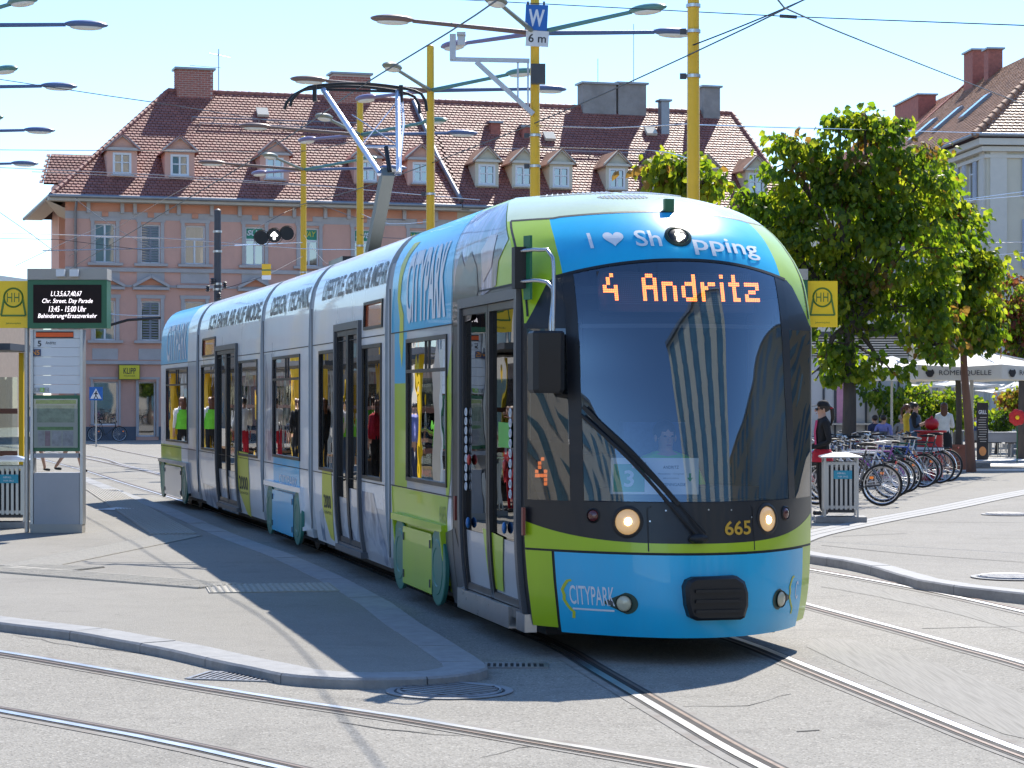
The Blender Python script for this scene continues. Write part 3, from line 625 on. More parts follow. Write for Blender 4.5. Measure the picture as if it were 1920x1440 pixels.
# badges and printed scenes on the lower panels
for m, x0, x1, y0, y1 in ((M2,603,622,880,1015),(M4,444,466,845,970)):
    spoly(m, [(x0+2,y0),(x1,y0+5),(x1+1,(y0+y1)/2),(x1-3,y1),(x1-9,y1-6),(x0,(y0+y1)/2)], m_badge, 'badge', .005)
    u0, u1 = m.u(x0+4), m.u(x1-2); z0, z1 = m.z(x0, y0+70), m.z(x0, y0+45)
    lay('lettering', textbm('2000', u0, z0, u1-u0, z1-z0, 0, .02), m.L_(.008), m_pr, car[m])
    lay('lettering', textbm('QUADRATMETER', u0, z0-.07, u1-u0, .04, 0, .0), m.L_(.008), m_pr, car[m])
for m, pts in ((M2,[(655,915),(700,925),(722,1045),(715,1062),(690,1010),(655,1035),(640,985)]),(M2,[(596,960),(604,950),(602,1015),(597,1012)]),(M4,[(378,905),(402,915),(400,955),(380,945)]),(M4,[(420,890),(444,900),(438,965),(408,955)])):
    spoly(m, pts, m_photo2, 'printed_figure', .003)
spoly(M3, [(513,852),(562,862),(562,928),(513,915)], m_blue, 'blue_panel', .004); stext(M3, 'CITYPARK', 524, 558, .78, .9, m_txtw, 'lettering', .01)
# bogie covers
def bogie(m, x0, x1, z1, cm, sub):
    u0, u1 = m.u(x0), m.u(x1); L = m.L_(0); p = car[m]
    mb = MB(); mb.bar(L(u0-.02, z1+.02)-m.rt*.03, L(u1+.06, z1+.02)-m.rt*.01, .06, .06)
    for ue in (u0, u1+.03): mb.bar(L(ue, .28)-m.rt*.02, L(ue, z1)-m.rt*.02, .05, .06, up=m.rt)
    fr = obj('bogie_arch', mb, sub, p, None, True)
    mb = MB(); mb.box(m.W((u0+u1)/2, -1.0, .46), (.16, u1-u0-.04, z1-.28), 0, None, math.atan2(m.rt.y, m.rt.x)); obj('bogie_recess', mb, m_black, fr, None, True)
    w = u1-u0; a, b = u0+w*.2, u1-w*.18
    mb = MB(); P = []
    bm = flat([(a,.17),(b,.17),(b,z1-.09),(b-.03,z1-.05),(a+.03,z1-.05),(a,z1-.09)]); cvp = lay('bogie_cover', bm, lambda u, z: m.W(u, -1.125, z), cm, fr)
    for q in ((a+.06,.26),(b-.06,.26),(a+.06,z1-.14),(b-.06,z1-.14)): obj('cover_bolt', MB().box(m.W(q[0],-1.13,q[1]), (.012,.02,.07), 0, None, math.atan2(m.rt.y, m.rt.x)), m_grey, cvp, None, True)
    for uc in (u0+w*.11, u1-w*.09):
        zc = (z1+.1)/2; rr = (z1-.08)/2
        mb = MB(); T = Matrix.Translation(m.W(uc, -1.118, zc)) @ (-m.rt).to_track_quat('Z', 'Y').to_matrix().to_4x4()
        mb.lathe([(rr*.98,-.04),(rr,-.006),(rr*.97,0),(rr*.72,0),(rr*.70,.006),(rr*.5,.006),(rr*.48,0),(.001,0)], (0,0,0), 28, 0, T, False)
        obj('wheel_cover', mb, m_teal, fr, 25, True)
bogie(M1, 744, 832, .74, m_lime, m_lime); bogie(M3, 502, 566, .74, m_blue, m_white); bogie(M5, 302, 352, .74, m_silver, m_silver)
spoly(M1, [(832,1000),(852,990),(866,1080),(862,1140),(836,1130)], m_grey, 'grey_sweep', .004)
# steps and sills below the doors
for m, x0, x1 in ((M1,862,958),(M2,632,680),(M4,408,446)):
    u0, u1 = m.u(x0), m.u(x1); mb = MB(); mb.box(m.W((u0+u1)/2, -1.075, .235 if m is M1 else .26), (.09, u1-u0, .16 if m is M1 else .06), 0, None, math.atan2(m.rt.y, m.rt.x)); obj('door_step', mb, m_steel if m is M1 else m_grey, car[m], None, True)
obj('skirt_end', MB().box(M1.W(-.17,-1.05,.23), (.09,.26,.13), 0, None, rz1), m_steel, c1, None, True)
for x0, y0, y1 in ((857,930,975),(985,950,1005)): u = M1.u(x0); obj('side_reflector', MB().box(M1.W(u,-1.115,(M1.z(x0,y0)+M1.z(x0,y1))/2), (.02,.045,.2), 0, None, rz1), mat('dull red plastic', (.22,.045,.035), .4), c1, None, True)
m_sticker = mat('green sticker', (.10,.42,.06), .5); 
spoly(M1, [(936,791),(956,793),(956,840),(936,838)], m_sticker, 'door_sticker', .006)
for x0 in (875, 958):
    mb = MB(); u = M1.u(x0)
    for k in range(9): mb.torus((0,0,0), .03, .006, 10, 4, 0, Matrix.Translation(M1.W(u, -1.105, 1.75-k*.075)) @ (M1.rt).to_track_quat('Z','Y').to_matrix().to_4x4())
    obj('chain_sticker', mb, m_txtw, c1, 60, True)
for x0, y0, c in ((882,862,'r'),(949,872,'r'),(880,980,'b'),(948,990,'b')): obj('door_button', MB().ell(M1.W(M1.u(x0),-1.11,M1.z(x0,y0)), (.02,.035,.045), 8, 6), mat('red button', (.5,.05,.04), .3) if c == 'r' else mat('blue button', (.03,.16,.42), .3), c1, 60, True)
# rear end of the last section, mirrored nose
def RF(o=.0): return lambda q, z: M5.W(UE-(NZ(z)-BZ(z))*0-(BZ(z)*(1-q*q))*(1 if z < 2.6 else max(.25, 1-(z-2.6)*.8)), q*WZ(z), z)
nose('rear_lower', -1, 1, .3, 1.1, m_lime, fn=RF(), parent=c5)
nose('rear_screen', -1, 1, 1.1, 2.45, m_gtint, fn=RF(), parent=c5)
nose('rear_brow', -1, 1, 2.45, 3.49, mat('rear brow foil', (.35,.5,.36), .3, coat=.5), fn=RF(), parent=c5)
nose('rear_lamp', -.93, -.84, 1.35, 2.0, mat('red tail lamp', (.6,.02,.02), .25, em=(1,.05,.03), es=.5), fn=lambda q, z: RF()(q, z)-M5.rt*.02+Vector((0,.01,0)), parent=c5)
# roof: equipment boxes, vents, antenna, pantograph
for m, a, b in ((M3,-3.4,-2.6),(M4,-3.0,-1.2),(M5,-2.6,-1.0)):
    mb = MB(); mb.box(m.W((a+b)/2, .15, 3.54), (.9, b-a, .13), 0, None, math.atan2(m.rt.y, m.rt.x)); bxo = obj('roof_box', mb, m_mask, car[m], None, True)
    obj('roof_rail', MB().tube([m.W(a-.2,-.34,3.53), m.W(a-.2,-.34,3.56), m.W(b+.4,-.34,3.56), m.W(b+.4,-.34,3.50)], .02, 6), m_mask, car[m], None, True)
m_vent = mat('dark green vent', (.02,.055,.045), .5)
def vent(q0, q1, z0, z1, n, oval=False):
    F = M1.F_(.006); G = M1.F_(.012)
    if oval: pts = [((q0+q1)/2+(q1-q0)/2*math.cos(2*math.pi*i/24), (z0+z1)/2+(z1-z0)/2*math.sin(2*math.pi*i/24)) for i in range(24)]
    else: pts = [(q0,z0),(q1,z0),(q1,z1),(q0,z1)]
    v = lay('roof_vent', cuts(flat(pts), rng(q0,q1,.05)[1:-1], rng(z0,z1,.01)[1:-1]), F, m_vent, c1)
    for i in range(1, n):
        q = q0+(q1-q0)*i/n; h = (z1-z0)/2*(math.sqrt(max(0, 1-((q-(q0+q1)/2)/((q1-q0)/2))**2)) if oval else 1); zc = (z0+z1)/2
        zz = rng(zc-h, zc+h, .008); mb = MB(); mb.tube([G(q, z) for z in zz], .006, 4); obj('vent_slat', mb, m_txtw, v, None, True)
vent(-.40, .02, 3.365, 3.41, 12, True); vent(-.80, -.20, 3.435, 3.465, 14); vent(-.12, .55, 3.437, 3.465, 14)
an = obj('roof_antenna', MB().box(M1.F_(.05)(.04, 3.27), (.07,.05,.13), 0, None, rz1), mat('green antenna', (.04,.14,.06), .5), c1, None, True)
# pantograph on the second section
pb = M3.W(-1.75, 0, 3.5)
pg = obj('pantograph_base', MB().box(pb+up*.06, (1.0,1.1,.1), 0, None, rz1), m_mask, c3, None, True)
obj('roof_rail', MB().tube([M2.W(-4.4,-.34,3.50), M2.W(-4.4,-.34,3.57), M2.W(-2.6,-.34,3.57), M2.W(-2.6,-.34,3.50)], .02, 6), m_mask, c2, None, True)
kn = PX(727, 322, 27.1); lo = PX(697, 478, 28.0)
m_panto = mat('pantograph grey paint', (.16,.17,.15), .45, var=.1)
m_alu = mat('pantograph aluminium', (.60,.62,.68), .3, .8, var=.05)
obj('pantograph_arm', MB().bar(lo, kn, .15, .15), m_panto, c3, None, True)
mb = MB(); kl, kr = PX(712, 325, 27.1), PX(748, 325, 27.1); tl_, tr_ = PX(606, 168, 29.0), PX(746, 172, 29.0)
mb.tube([tl_, kl, kr, tr_], .036, 8); mb.tube([PX(678,273,27.8), PX(745,190,28.8)], .008, 5); mb.tube([PX(680,275,27.8), PX(742,275,27.8)], .02, 6); mb.tube([PX(660,215,28.5), PX(745,272,27.8)], .008, 5)
mb.tube([PX(754,190,29.0), PX(757,230,28.5), PX(750,300,27.3), PX(748,322,27.1)], .015, 6)
obj('pantograph_frame', mb, m_alu, c3, 50, True)
mb = MB()
for dy, dz in ((0,0),(.28,.035)):
    P = [PX(544,200,29.0),PX(547,188,29.0),PX(560,173,29.0),PX(580,163,29.0),PX(640,157,29.0),PX(700,158,29.0),PX(760,166,29.0),PX(790,176,29.0),PX(798,190,29.0),PX(800,208,29.0)] ; mb.tube(spline([p+Vector((-.1*(1 if dy else 0),dy,0)) for p in P],.08), .02, 8)
mb.tube([tl_+up*.0, tr_], .018, 6)
for x in (590, 752): mb.bar(PX(x,160,28.95), PX(x,190,28.95), .08, .05)
obj('pantograph_head', mb, m_black, c3, 50, True)
obj('coil_spring', MB().tube([PX(724,276,27.3), PX(731,322,27.1)], .03, 6), m_black, c3, 50, True)

for m in MODS:                                                  # underframe between the wheels keeps the light out
    a, b = (-m.len+.1 if m is not M5 else UE), (-.1 if m is not M1 else -.1)
    obj('underframe', MB().box(m.W((a+b)/2, 0, .20), (1.84, b-a, .12), 0, None, math.atan2(m.rt.y, m.rt.x)), m_black, car[m], None, True)
obj('underframe', MB().box(M1.W(.2, 0, .21), (1.2, .7, .05), 0, None, rz1), m_black, c1, None, True)
for m, uc in ((M1,-3.9),(M3,-M3.len/2),(M5,-2.4)):
    obj('bogie', MB().box(m.W(uc, 0, .13), (1.3, 1.7, .14), 0, None, math.atan2(m.rt.y, m.rt.x)), m_black, car[m], None, True)
    for du in (-.6, .6):
        for sv in (-.74, .74): obj('wheel', MB().lathe([(.31,-.05),(.33,-.05),(.31,.05),(.2,.06),(.001,.06)], (0,0,0), 24, 0, Matrix.Translation(m.W(uc+du, sv, .335)) @ m.rt.to_track_quat('Z','Y').to_matrix().to_4x4()), m_iron_w, car[m], 30, True)
# ================================================================== GROUND
def ground_mat(name, base, dark, light, sp=1.0, crack=.5, rough=.85):
    m = bpy.data.materials.new(name); m.use_nodes = True; N = m.node_tree.nodes; L = m.node_tree.links; b = N['Principled BSDF']
    g = N.new('ShaderNodeNewGeometry'); P = g.outputs['Position']
    def noise(s, d=6, r=.6, dist=0):
        n = N.new('ShaderNodeTexNoise'); n.inputs['Scale'].default_value = s; n.inputs['Detail'].default_value = d; n.inputs['Roughness'].default_value = r; n.inputs['Distortion'].default_value = dist; L.new(P, n.inputs['Vector']); return n.outputs['Fac']
    def ramp(v, a, bb, c, d):
        r = N.new('ShaderNodeMapRange'); r.inputs[1].default_value = a; r.inputs[2].default_value = bb; r.inputs[3].default_value = c; r.inputs[4].default_value = d; L.new(v, r.inputs[0]); return r.outputs[0]
    def mix(f, a, bb, mode='MIX'):
        x = N.new('ShaderNodeMix'); x.data_type = 'RGBA'; x.blend_type = mode
        (L.new(f, x.inputs[0]) if hasattr(f, 'links') else setattr(x.inputs[0], 'default_value', f))
        for k, c in ((6, a), (7, bb)):
            if hasattr(c, 'links'): L.new(c, x.inputs[k])
            else: x.inputs[k].default_value = (*c, 1)
        return x.outputs[2]
    c = mix(ramp(noise(.35, 8, .7), .35, .65, 0, 1), base, tuple(v*.86 for v in base))
    c = mix(ramp(noise(2.2, 6, .7, .5), .55, .75, 0, .55), c, dark)
    v = N.new('ShaderNodeTexVoronoi'); v.inputs['Scale'].default_value = 85*sp; L.new(P, v.inputs['Vector'])     # grit: every stone a little lighter or darker
    gr = N.new('ShaderNodeSeparateColor'); L.new(v.outputs['Color'], gr.inputs[0])
    c = mix(ramp(gr.outputs[0], .0, .25, .75, 0), c, dark); c = mix(ramp(gr.outputs[1], .8, 1, 0, .7), c, light)
    c = mix(ramp(noise(9, 5, .7), .62, .75, 0, .35*crack), c, tuple(v*.4 for v in dark))
    c = mix(ramp(noise(.8, 5, .6, 1.2), .56, .72, 0, .38), c, tuple(v*.62 for v in base))          # old stains
    gv = N.new('ShaderNodeTexVoronoi'); gv.inputs['Scale'].default_value = 2.6; L.new(P, gv.inputs['Vector']); c = mix(ramp(gv.outputs['Distance'], .05, .075, .6, 0), c, tuple(v*.5 for v in base))   # trodden gum
    L.new(c, b.inputs['Base Color']); b.inputs['Roughness'].default_value = rough; b.inputs['Specular IOR Level'].default_value = .3
    bp = N.new('ShaderNodeBump'); bp.inputs['Strength'].default_value = .5; bp.inputs['Distance'].default_value = .008
    L.new(v.outputs['Distance'], bp.inputs['Height']); L.new(bp.outputs[0], b.inputs['Normal'])
    MATS[name] = m; return m
m_asph = ground_mat('worn pale asphalt', (.288,.272,.24), (.112,.104,.09), (.46,.435,.385))
m_plat = ground_mat('platform asphalt', (.285,.271,.243), (.18,.17,.152), (.38,.362,.33), 1.6, .25)
m_pave = ground_mat('square paving', (.275,.26,.232), (.16,.149,.132), (.40,.38,.34), 1.0, .2)
m_conc = mat('rail bed concrete', (.25,.235,.21), .85, dirt=.7, dirtcol=(.13,.085,.06), var=.3, vs=7, bump=.2, bs=60, space='Object')
m_kerb = mat('granite kerb', (.285,.285,.285), .7, var=.22, vs=9, bump=.15, bs=90, dirt=.2)
m_rail = mat('polished rail head', (.66,.65,.64), .33, 1, var=.12, vs=3)
m_groove = mat('rail groove', (.018,.014,.012), .8, var=.3, vs=6)
m_rust = mat('rail lip', (.16,.12,.10), .55, .5, var=.3, vs=7)
m_joint = mat('bitumen joint', (.04,.038,.036), .8, var=.3, vs=5)
gnd = MB(); gnd.add([(-900,-400,0),(900,-400,0),(900,1500,0),(-900,1500,0)], [(0,1,2,3)])
setp(obj('street', gnd, m_asph), 'pale worn asphalt of the tram square', kind='structure')
KZ = .07
# left traffic island: outline read on the photograph, kerb stones round it
kerb_px = [(150,889),(247,926),(322,952),(431,997),(500,1022),(562,1045),(656,1087),(700,1110),(738,1130),(790,1167),(849,1203),(895,1231)]
edge_a = [GR(x, y, KZ) for x, y in kerb_px]
edge_b = [GR(x, y, KZ) for x, y in [(912,1243),(914,1251),(898,1257),(860,1264),(800,1269),(720,1271),(640,1271),(560,1266),(525,1262),(470,1250),(410,1238),(310,1215),(215,1198),(130,1183),(0,1167),(-200,1140),(-420,1116)]]
edge = spline(edge_a, .8)+spline(edge_b, .12)
far = [Vector((-17, 20.2, KZ)), Vector((-19, 52, KZ))]
mb = MB(); inner = offs(edge, .30)
ring = [p.copy() for p in inner]+[Vector((-40, 22, KZ)), Vector((-40, 60, KZ))]
bm = flat([(p.x, p.y) for p in ring]); isl = lay('traffic_island', bm, lambda x, y: Vector((x, y, KZ-.004)), m_plat, None, False, None)
setp(isl, 'grey asphalt boarding island', kind='structure')
def kerbstones(path, parent, h, wd, ln=.98, gap=.012, m=None, side=1):
    acc = 0; cur = [path[0]]; stones = []
    for a, b in zip(path[:-1], path[1:]):
        sl = (b-a).length; n = max(1, int(sl/.12))
        for i in range(n):
            q = a.lerp(b, (i+1)/n); acc += sl/n; cur.append(q)
            if acc > ln: stones.append(cur); cur = [q]; acc = 0
    if len(cur) > 1: stones.append(cur)
    for st in stones:
        if len(st) < 2: continue
        st = list(st); t = (st[-1]-st[-2]).normalized(); st[-1] = st[-1]-t*gap
        I = offs(st, wd*side); dz = random.uniform(-.003, .003); bev = .015
        O0 = [Vector((p.x, p.y, 0)) for p in st]; O1 = [Vector((p.x, p.y, h-bev+dz)) for p in st]; O2 = [p.lerp(q, bev/wd) for p, q in zip(st, I)]; O2 = [Vector((p.x, p.y, h+dz)) for p in O2]; I1 = [Vector((p.x, p.y, h+dz)) for p in I]; I0 = [Vector((p.x, p.y, 0)) for p in I]
        mb = MB(); n = len(st)
        for A, B in ((O0,O1),(O1,O2),(O2,I1),(I1,I0)): strip(mb, A, B)
        mb.add([O0[0],O1[0],O2[0],I1[0],I0[0]], [(0,1,2,3,4)]); mb.add([O0[-1],O1[-1],O2[-1],I1[-1],I0[-1]], [(4,3,2,1,0)])
        obj('kerb_stone', mb, m or m_kerb, parent, None)
kerbstones([p for p in edge if p.x > -14], isl, KZ, .30)
# right pavement
KR = .10
r_px = [(1380,1010),(1520,1040),(1580,1049),(1640,1062),(1680,1074),(1720,1086),(1800,1099),(1920,1112),(2100,1130),(2400,1150)]
redge = spline([GR(x, y, KR) for x, y in r_px], .5)
redge = [GR(1180,968,KR), GR(1280,988,KR)]+redge
rin = offs(redge, -.22)
bm = flat([(p.x, p.y) for p in rin]+[(60, 17), (60, 99), (2, 99), (-8, 80), (-5, 60)])
sq = lay('square', bm, lambda x, y: Vector((x, y, KR-.004)), m_pave, None, False, None); setp(sq, 'light paved square with bicycle parking', kind='structure')
kerbstones(redge, sq, KR, .22, 1.2, side=-1)
# drainage channel of pale stone running across the square
ch = spline([GR(x, y, KR) for x, y in [(1500,1024),(1555,1003),(1680,976),(1800,953),(1920,928),(2100,895)]], .5)
for o in (0, .17, .34):
    acc = offs(ch, -o); n0 = 0
    while n0 < len(acc)-1:
        n1 = min(n0+2, len(acc)-1); mb = MB(); strip(mb, [p+Vector((0,0,.004)) for p in acc[n0:n1+1]], [p+Vector((0,0,.004)) for p in offs(acc, -.155)[n0:n1+1]]); obj('channel_stone', mb, m_kerb, sq); n0 = n1
mb = MB(); strip(mb, [p+Vector((0,0,-.001)) for p in offs(ch,.02)], [p+Vector((0,0,-.001)) for p in offs(ch,-.54)]); obj('channel_bed', mb, m_joint, sq)
for ya, yb in ((858,864),(869,874),(879,883)):
    mb = MB(); mb.add([GR(1600,yb,KR)+Vector((0,0,.002)), GR(1990,yb,KR)+Vector((0,0,.002)), GR(1990,ya,KR)+Vector((0,0,.002)), GR(1600,ya,KR)+Vector((0,0,.002))], [(0,1,2,3)]); obj('pale_stripe', mb, mat('pale paving stripe', (.62,.60,.57), .7, var=.1, vs=2), sq)
for px in ([(1540,1022),(1720,1040),(1920,1054)], [(1560,1006),(1700,1000)], [(1700,978),(1920,980)]):
    P = spline([GR(x, y, KR) for x, y in px], .6); mb = MB(); strip(mb, [p+Vector((0,0,.001)) for p in offs(P,.012)], [p+Vector((0,0,.001)) for p in offs(P,-.012)]); obj('paving_joint', mb, m_joint, sq)
# tracks
track_n = [0]
def longer(p, a, b): return ([p[0]+(p[0]-p[2]).normalized()*a] if a else [])+list(p)+([p[-1]+(p[-1]-p[-3]).normalized()*b] if b else [])
def rail(path, name='rail', parent=None, flip=1):
    for nm, o0, o1, z, m in (('rail_bed', -.115, .165, .0035, m_conc), ('rail_joint', -.05, .125, .0055, m_joint), ('rail_head', -.03, .03, .0095, m_rail), ('rail_groove', .03, .075, .0075, m_groove), ('rail_lip', .075, .10, .0085, m_rust)):
        mb = MB(); strip(mb, offs(path, o0*flip, z), offs(path, o1*flip, z)); obj(nm, mb, m, parent, 60)
def track(name, center=None, gauge=1.5, rails=None, label=''):
    t = setp(bpy.data.objects.new(name, None), label, kind='structure'); COL.objects.link(t)
    if center:
        rail(offs(center, -gauge/2), parent=t, flip=1); rail(offs(center, gauge/2), parent=t, flip=-1)
    else:
        for p, fl in rails: rail(p, parent=t, flip=fl)
def mcen(m, u): return m.W(u, 0, 0)
rear = M5.W(-M5.len, 0, 0); rd = -M5.f
path = [rear+rd*60+Vector((-3,0,0)), rear+rd*38+Vector((-.6,0,0)), rear+rd*20, rear+rd*8, mcen(M5,-2.5), mcen(M4,-M4.len/2), mcen(M3,-M3.len/2), mcen(M2,-M2.len/2), mcen(M1,-3.2), mcen(M1,-.6)]
l_px = [(1314,1387),(1407,1440)]; r_px2 = [(1614,1286),(1745,1342),(1914,1404)]
c1_ = (GR(1110,1262)+GR(1500,1241))/2
c2_ = (GR(1314,1387)+GR(1868,1385))/2
c3_ = c2_+(c2_-c1_).normalized()*4+Vector((-.0,0,0)); c4_ = c3_+Vector((.0,-6,0))
track('tram_track', spline(path+[c1_, c2_, c3_, c4_], .5), label='grooved tram track running under the tram')
ta = spline([GR(x, y) for x, y in [(-300,1178),(0,1223),(190,1255),(380,1288),(560,1317),(760,1347),(1000,1388),(1200,1422),(1500,1475)]], .4)
tb = spline([GR(x, y) for x, y in [(-300,1285),(0,1335),(120,1357),(250,1381),(380,1408),(520,1440),(700,1482)]], .4)
track('crossing_track', rails=[(longer(ta,16,6), 1), (longer(tb,16,6), -1)], label='grooved tram track crossing the foreground')
tc_ = spline([GR(x, y) for x, y in [(1150,1058),(1380,1098),(1510,1133),(1600,1157),(1720,1189),(1820,1217),(1925,1246),(2200,1330)]], .4)
td_ = spline([GR(x, y) for x, y in [(1180,1008),(1400,1045),(1520,1069),(1640,1090),(1760,1113),(1860,1135),(1925,1150),(2200,1215)]], .4)
track('neighbouring_track', rails=[(longer(tc_,14,8), 1), (longer(td_,14,8), -1)], label='grooved tram track beside the paved square')
for nm, A in (('far_track', [(-60,820),(158,833),(232,846),(290,857)]), ('far_track', [(-60,828),(158,854),(232,872),(285,884)])):
    P = spline([GR(x, y) for x, y in A[:]], 1.0); t = setp(bpy.data.objects.new(nm, None), 'tram rail curving across the far street', kind='structure'); COL.objects.link(t); rail(longer(P,30,4), parent=t)
# tactile paving on the island
m_tact = mat('tactile slab', (.37,.348,.305), .8, var=.18, vs=8); 
tp = thing('tactile_paving', 'ribbed beige tactile paving strips set into the boarding island', 'paving'); tp['kind'] = 'structure'; del tp['category']
rib = None
def tslab(c, rz, ln, wd, nr):
    mb = MB(); mb.box((0,0,-.012), (ln, wd, .034))
    for i in range(nr): mb.box((0, -wd/2+wd*(i+.5)/nr, .008), (ln*.97, wd/nr*.5, .008))
    return mb.mesh('tactile_slab', m_tact)
me_t = tslab(0,0,.30,.30,6)
def trun(a, b, rows, side=1, me=None):
    A, B = GR(*a, KZ), GR(*b, KZ); d = B-A; n = int(d.length/.302); d.normalize(); nr = Vector((d.y, -d.x, 0))*side; rz = math.atan2(d.y, d.x)
    for i in range(n):
        for r_ in range(rows):
            o = bpy.data.objects.new('tactile_slab', me or me_t); COL.objects.link(o); o.parent = tp; o.location = A+d*(.302*(i+.5))+nr*(.302*(r_+.5))+Vector((0,0,.001)); o.rotation_euler = (0,0,rz)
mbk = MB(); mbk.box((0,0,-.012), (.30,.30,.034))
for i in range(5):
    for j in range(5): mbk.lathe([(.022,.004),(.012,.011)], (-.12+i*.06,-.12+j*.06,0), 6)
me_k = mbk.mesh('tactile_slab', m_tact)
trun((160,918), (285,1003), 2, -1); trun((0,1061), (300,1003), 2, 1, me_k); trun((0,1066), (150,1072), 2, -1); trun((20,1062), (500,1099), 2, 1); trun((392,1112), (650,1108), 3, -1, me_k)
# covers and gratings in the street
def cover(name, label, c, r, z):
    t = thing(name, label, 'manhole cover', c)
    mb = MB(); mb.lathe([(r*1.12,0),(r*1.12,.006),(r*1.0,.007),(r*.98,.003)], (0,0,z), 40, 0, None, False); obj('rim', mb, m_kerb, t, 40)
    mb = MB(); mb.lathe([(r*.98,0),(r*.98,.004)], (0,0,z), 40); obj('lid', mb, m_iron, t)
    for i in range(-4, 5):
        x = i*r*.19; h = math.sqrt(max(0, (r*.84)**2-x*x)); mb = MB(); mb.box((x,0,z+.010), (r*.10, 2*h, .012)); o = obj('rib', mb, m_iron2, t); o.rotation_euler = (0,0,.9)
    mb = MB(); mb.torus((0,0,z+.006), r*.9, .012, 40, 5); obj('lid_ring', mb, m_iron2, t, 60)
m_iron = mat('cast iron', (.035,.035,.037), .6, .3, var=.3, vs=12); m_iron2 = mat('worn cast iron', (.26,.26,.27), .45, .6, var=.25, vs=10)
cover('manhole_cover', 'round ribbed manhole cover half in the tram shadow by the island tip', GR(843,1297), .36, .004)
cover('manhole_cover', 'pale round manhole cover on the paved square at the right edge', GR(1898,1083,KR)+Vector((0,0,.0)), .36, .004)
cover('manhole_cover', 'faint round manhole cover on the square beyond the stone channel', GR(1890,965,KR), .36, .004)
def grate(name, label, c, rz, a, b, n):
    t = thing(name, label, 'drain grate', c, rz); fr = MB()
    for sx in (-1, 1): fr.box((sx*(a/2-.015),0,.004), (.03,b,.012)); fr.box((0,sx*(b/2-.015),.004), (a-.06,.03,.012))
    obj('frame', fr, m_iron2, t); obj('pit', MB().box((0,0,.002), (a-.06,b-.06,.003)), m_groove, t)
    for i in range(n): obj('bar', MB().box((-a/2+.05+(a-.1)*(i+.5)/n,0,.006), ((a-.1)/n*.45,b-.06,.009)), m_iron2, t)
g0 = GR(450,1270); grate('drain_grate', 'rectangular iron drain grate at the island kerb', g0, -.25, .62, .42, 12)
grate('drain_grate', 'twin-panel iron grate beside the island tip under the tram shadow', GR(960,1249), .0, .5, .28, 10)
pl = MB(); c = GR(210,955,KZ); pl.add([c+Vector((-.25,-.15,.004)), c+Vector((.2,-.3,.006)), c+Vector((.4,.1,.004)), c+Vector((.05,.12,.03))], [(0,1,2,3)]); setp(obj('paper_scrap', pl, mat('paper', (.75,.75,.74), .7)), 'white scrap of paper lying on the boarding island in the tram shadow', 'paper')
# mended asphalt: streaky rolled strips, sealed cracks
m_strk = photo_mat('scraped asphalt streaks', [(.3,(.19,.178,.155)),(.45,(.25,.236,.208)),(.52,(.288,.272,.24)),(.6,(.225,.212,.187)),(.72,(.275,.26,.23))], 5, .1, (9,.22,1)); m_strk.node_tree.nodes['Mapping'].inputs['Rotation'].default_value = (0,0,R(12)); m_strk.node_tree.nodes['Principled BSDF'].inputs['Coat Weight'].default_value = 0; m_strk.node_tree.nodes['Principled BSDF'].inputs['Roughness'].default_value = .9
street = bpy.data.objects['street']
def mend(px, m, z=.0025):
    P = [GR(x, y) for x, y in px]; o = lay('mended_strip', cuts(flat([(p.x, p.y) for p in P]), [], []), lambda x, y: Vector((x, y, z)), m, street, False, None); return o
mend([(1530,1196),(1600,1200),(1760,1245),(1905,1296),(1990,1345),(1985,1400),(1880,1376),(1700,1300),(1560,1236),(1512,1213)], m_strk)
mend([(1540,1100),(1640,1118),(1780,1148),(1925,1188),(1925,1172),(1790,1135),(1650,1106),(1560,1090)], m_strk)
def crack(px, w=.008, z=.0032):
    P = spline([GR(x, y) for x, y in px], .15); P = [p+Vector((random.uniform(-.02,.02),random.uniform(-.04,.04),0)) for p in P]; mb = MB(); strip(mb, [p+Vector((0,w*random.uniform(.3,1.4),z)) for p in P], [p-Vector((0,w*random.uniform(.3,1.4),-z)) for p in P]); obj('crack', mb, m_joint, street)
crack([(1180,1330),(1260,1326),(1400,1322),(1480,1300)]); crack([(1490,1374),(1540,1368)], .02); crack([(1730,1178),(1830,1177),(1930,1175)], .012); crack([(640,1352),(760,1372),(880,1380)], .012); crack([(20,1190),(160,1215),(280,1226)]); crack([(900,1420),(1000,1400),(1090,1408)]); crack([(1560,1250),(1640,1295),(1660,1330)])
# drift of short dry cracks and sealed joints
for px in ([(690,1205),(560,1245)], [(1480,1295),(1180,1328),(1240,1345)], [(1750,1172),(1920,1176)], [(0,1260),(110,1238)], [(700,1268),(760,1345)]):
    pass
# ================================================================== BUILDINGS
m_pink = mat('salmon stucco', (.68,.38,.29), .9, var=.09, vs=.9, bump=.15, bs=30, dirt=.38, dirtcol=(.36,.22,.18), vstretch=(1,1,.5))
m_trim = mat('grey stone trim', (.47,.43,.41), .85, var=.1, vs=2, dirt=.2, dirtcol=(.26,.22,.2))
m_frieze = mat('orange frieze', (.66,.30,.19), .85, var=.08, vs=2)
m_plinth = mat('slate plinth', (.10,.11,.135), .8, var=.15, vs=2)
m_cream = mat('cream stucco', (.60,.54,.42), .9, var=.06, vs=1, bump=.1, bs=30, dirt=.12, dirtcol=(.4,.35,.28))
m_cream2 = mat('cream trim', (.60,.56,.48), .85, var=.06, vs=2)
m_soffit = mat('beige soffit', (.50,.43,.34), .85, var=.08)
m_tile = mat('red clay tile', (.30,.12,.095), .58, var=.35, vs=2.5, spec=.42)
m_tile2 = mat('brown clay tile', (.30,.155,.095), .7, var=.4, vs=2.0)
m_under = mat('roof battens', (.035,.015,.012), .9, var=.2)
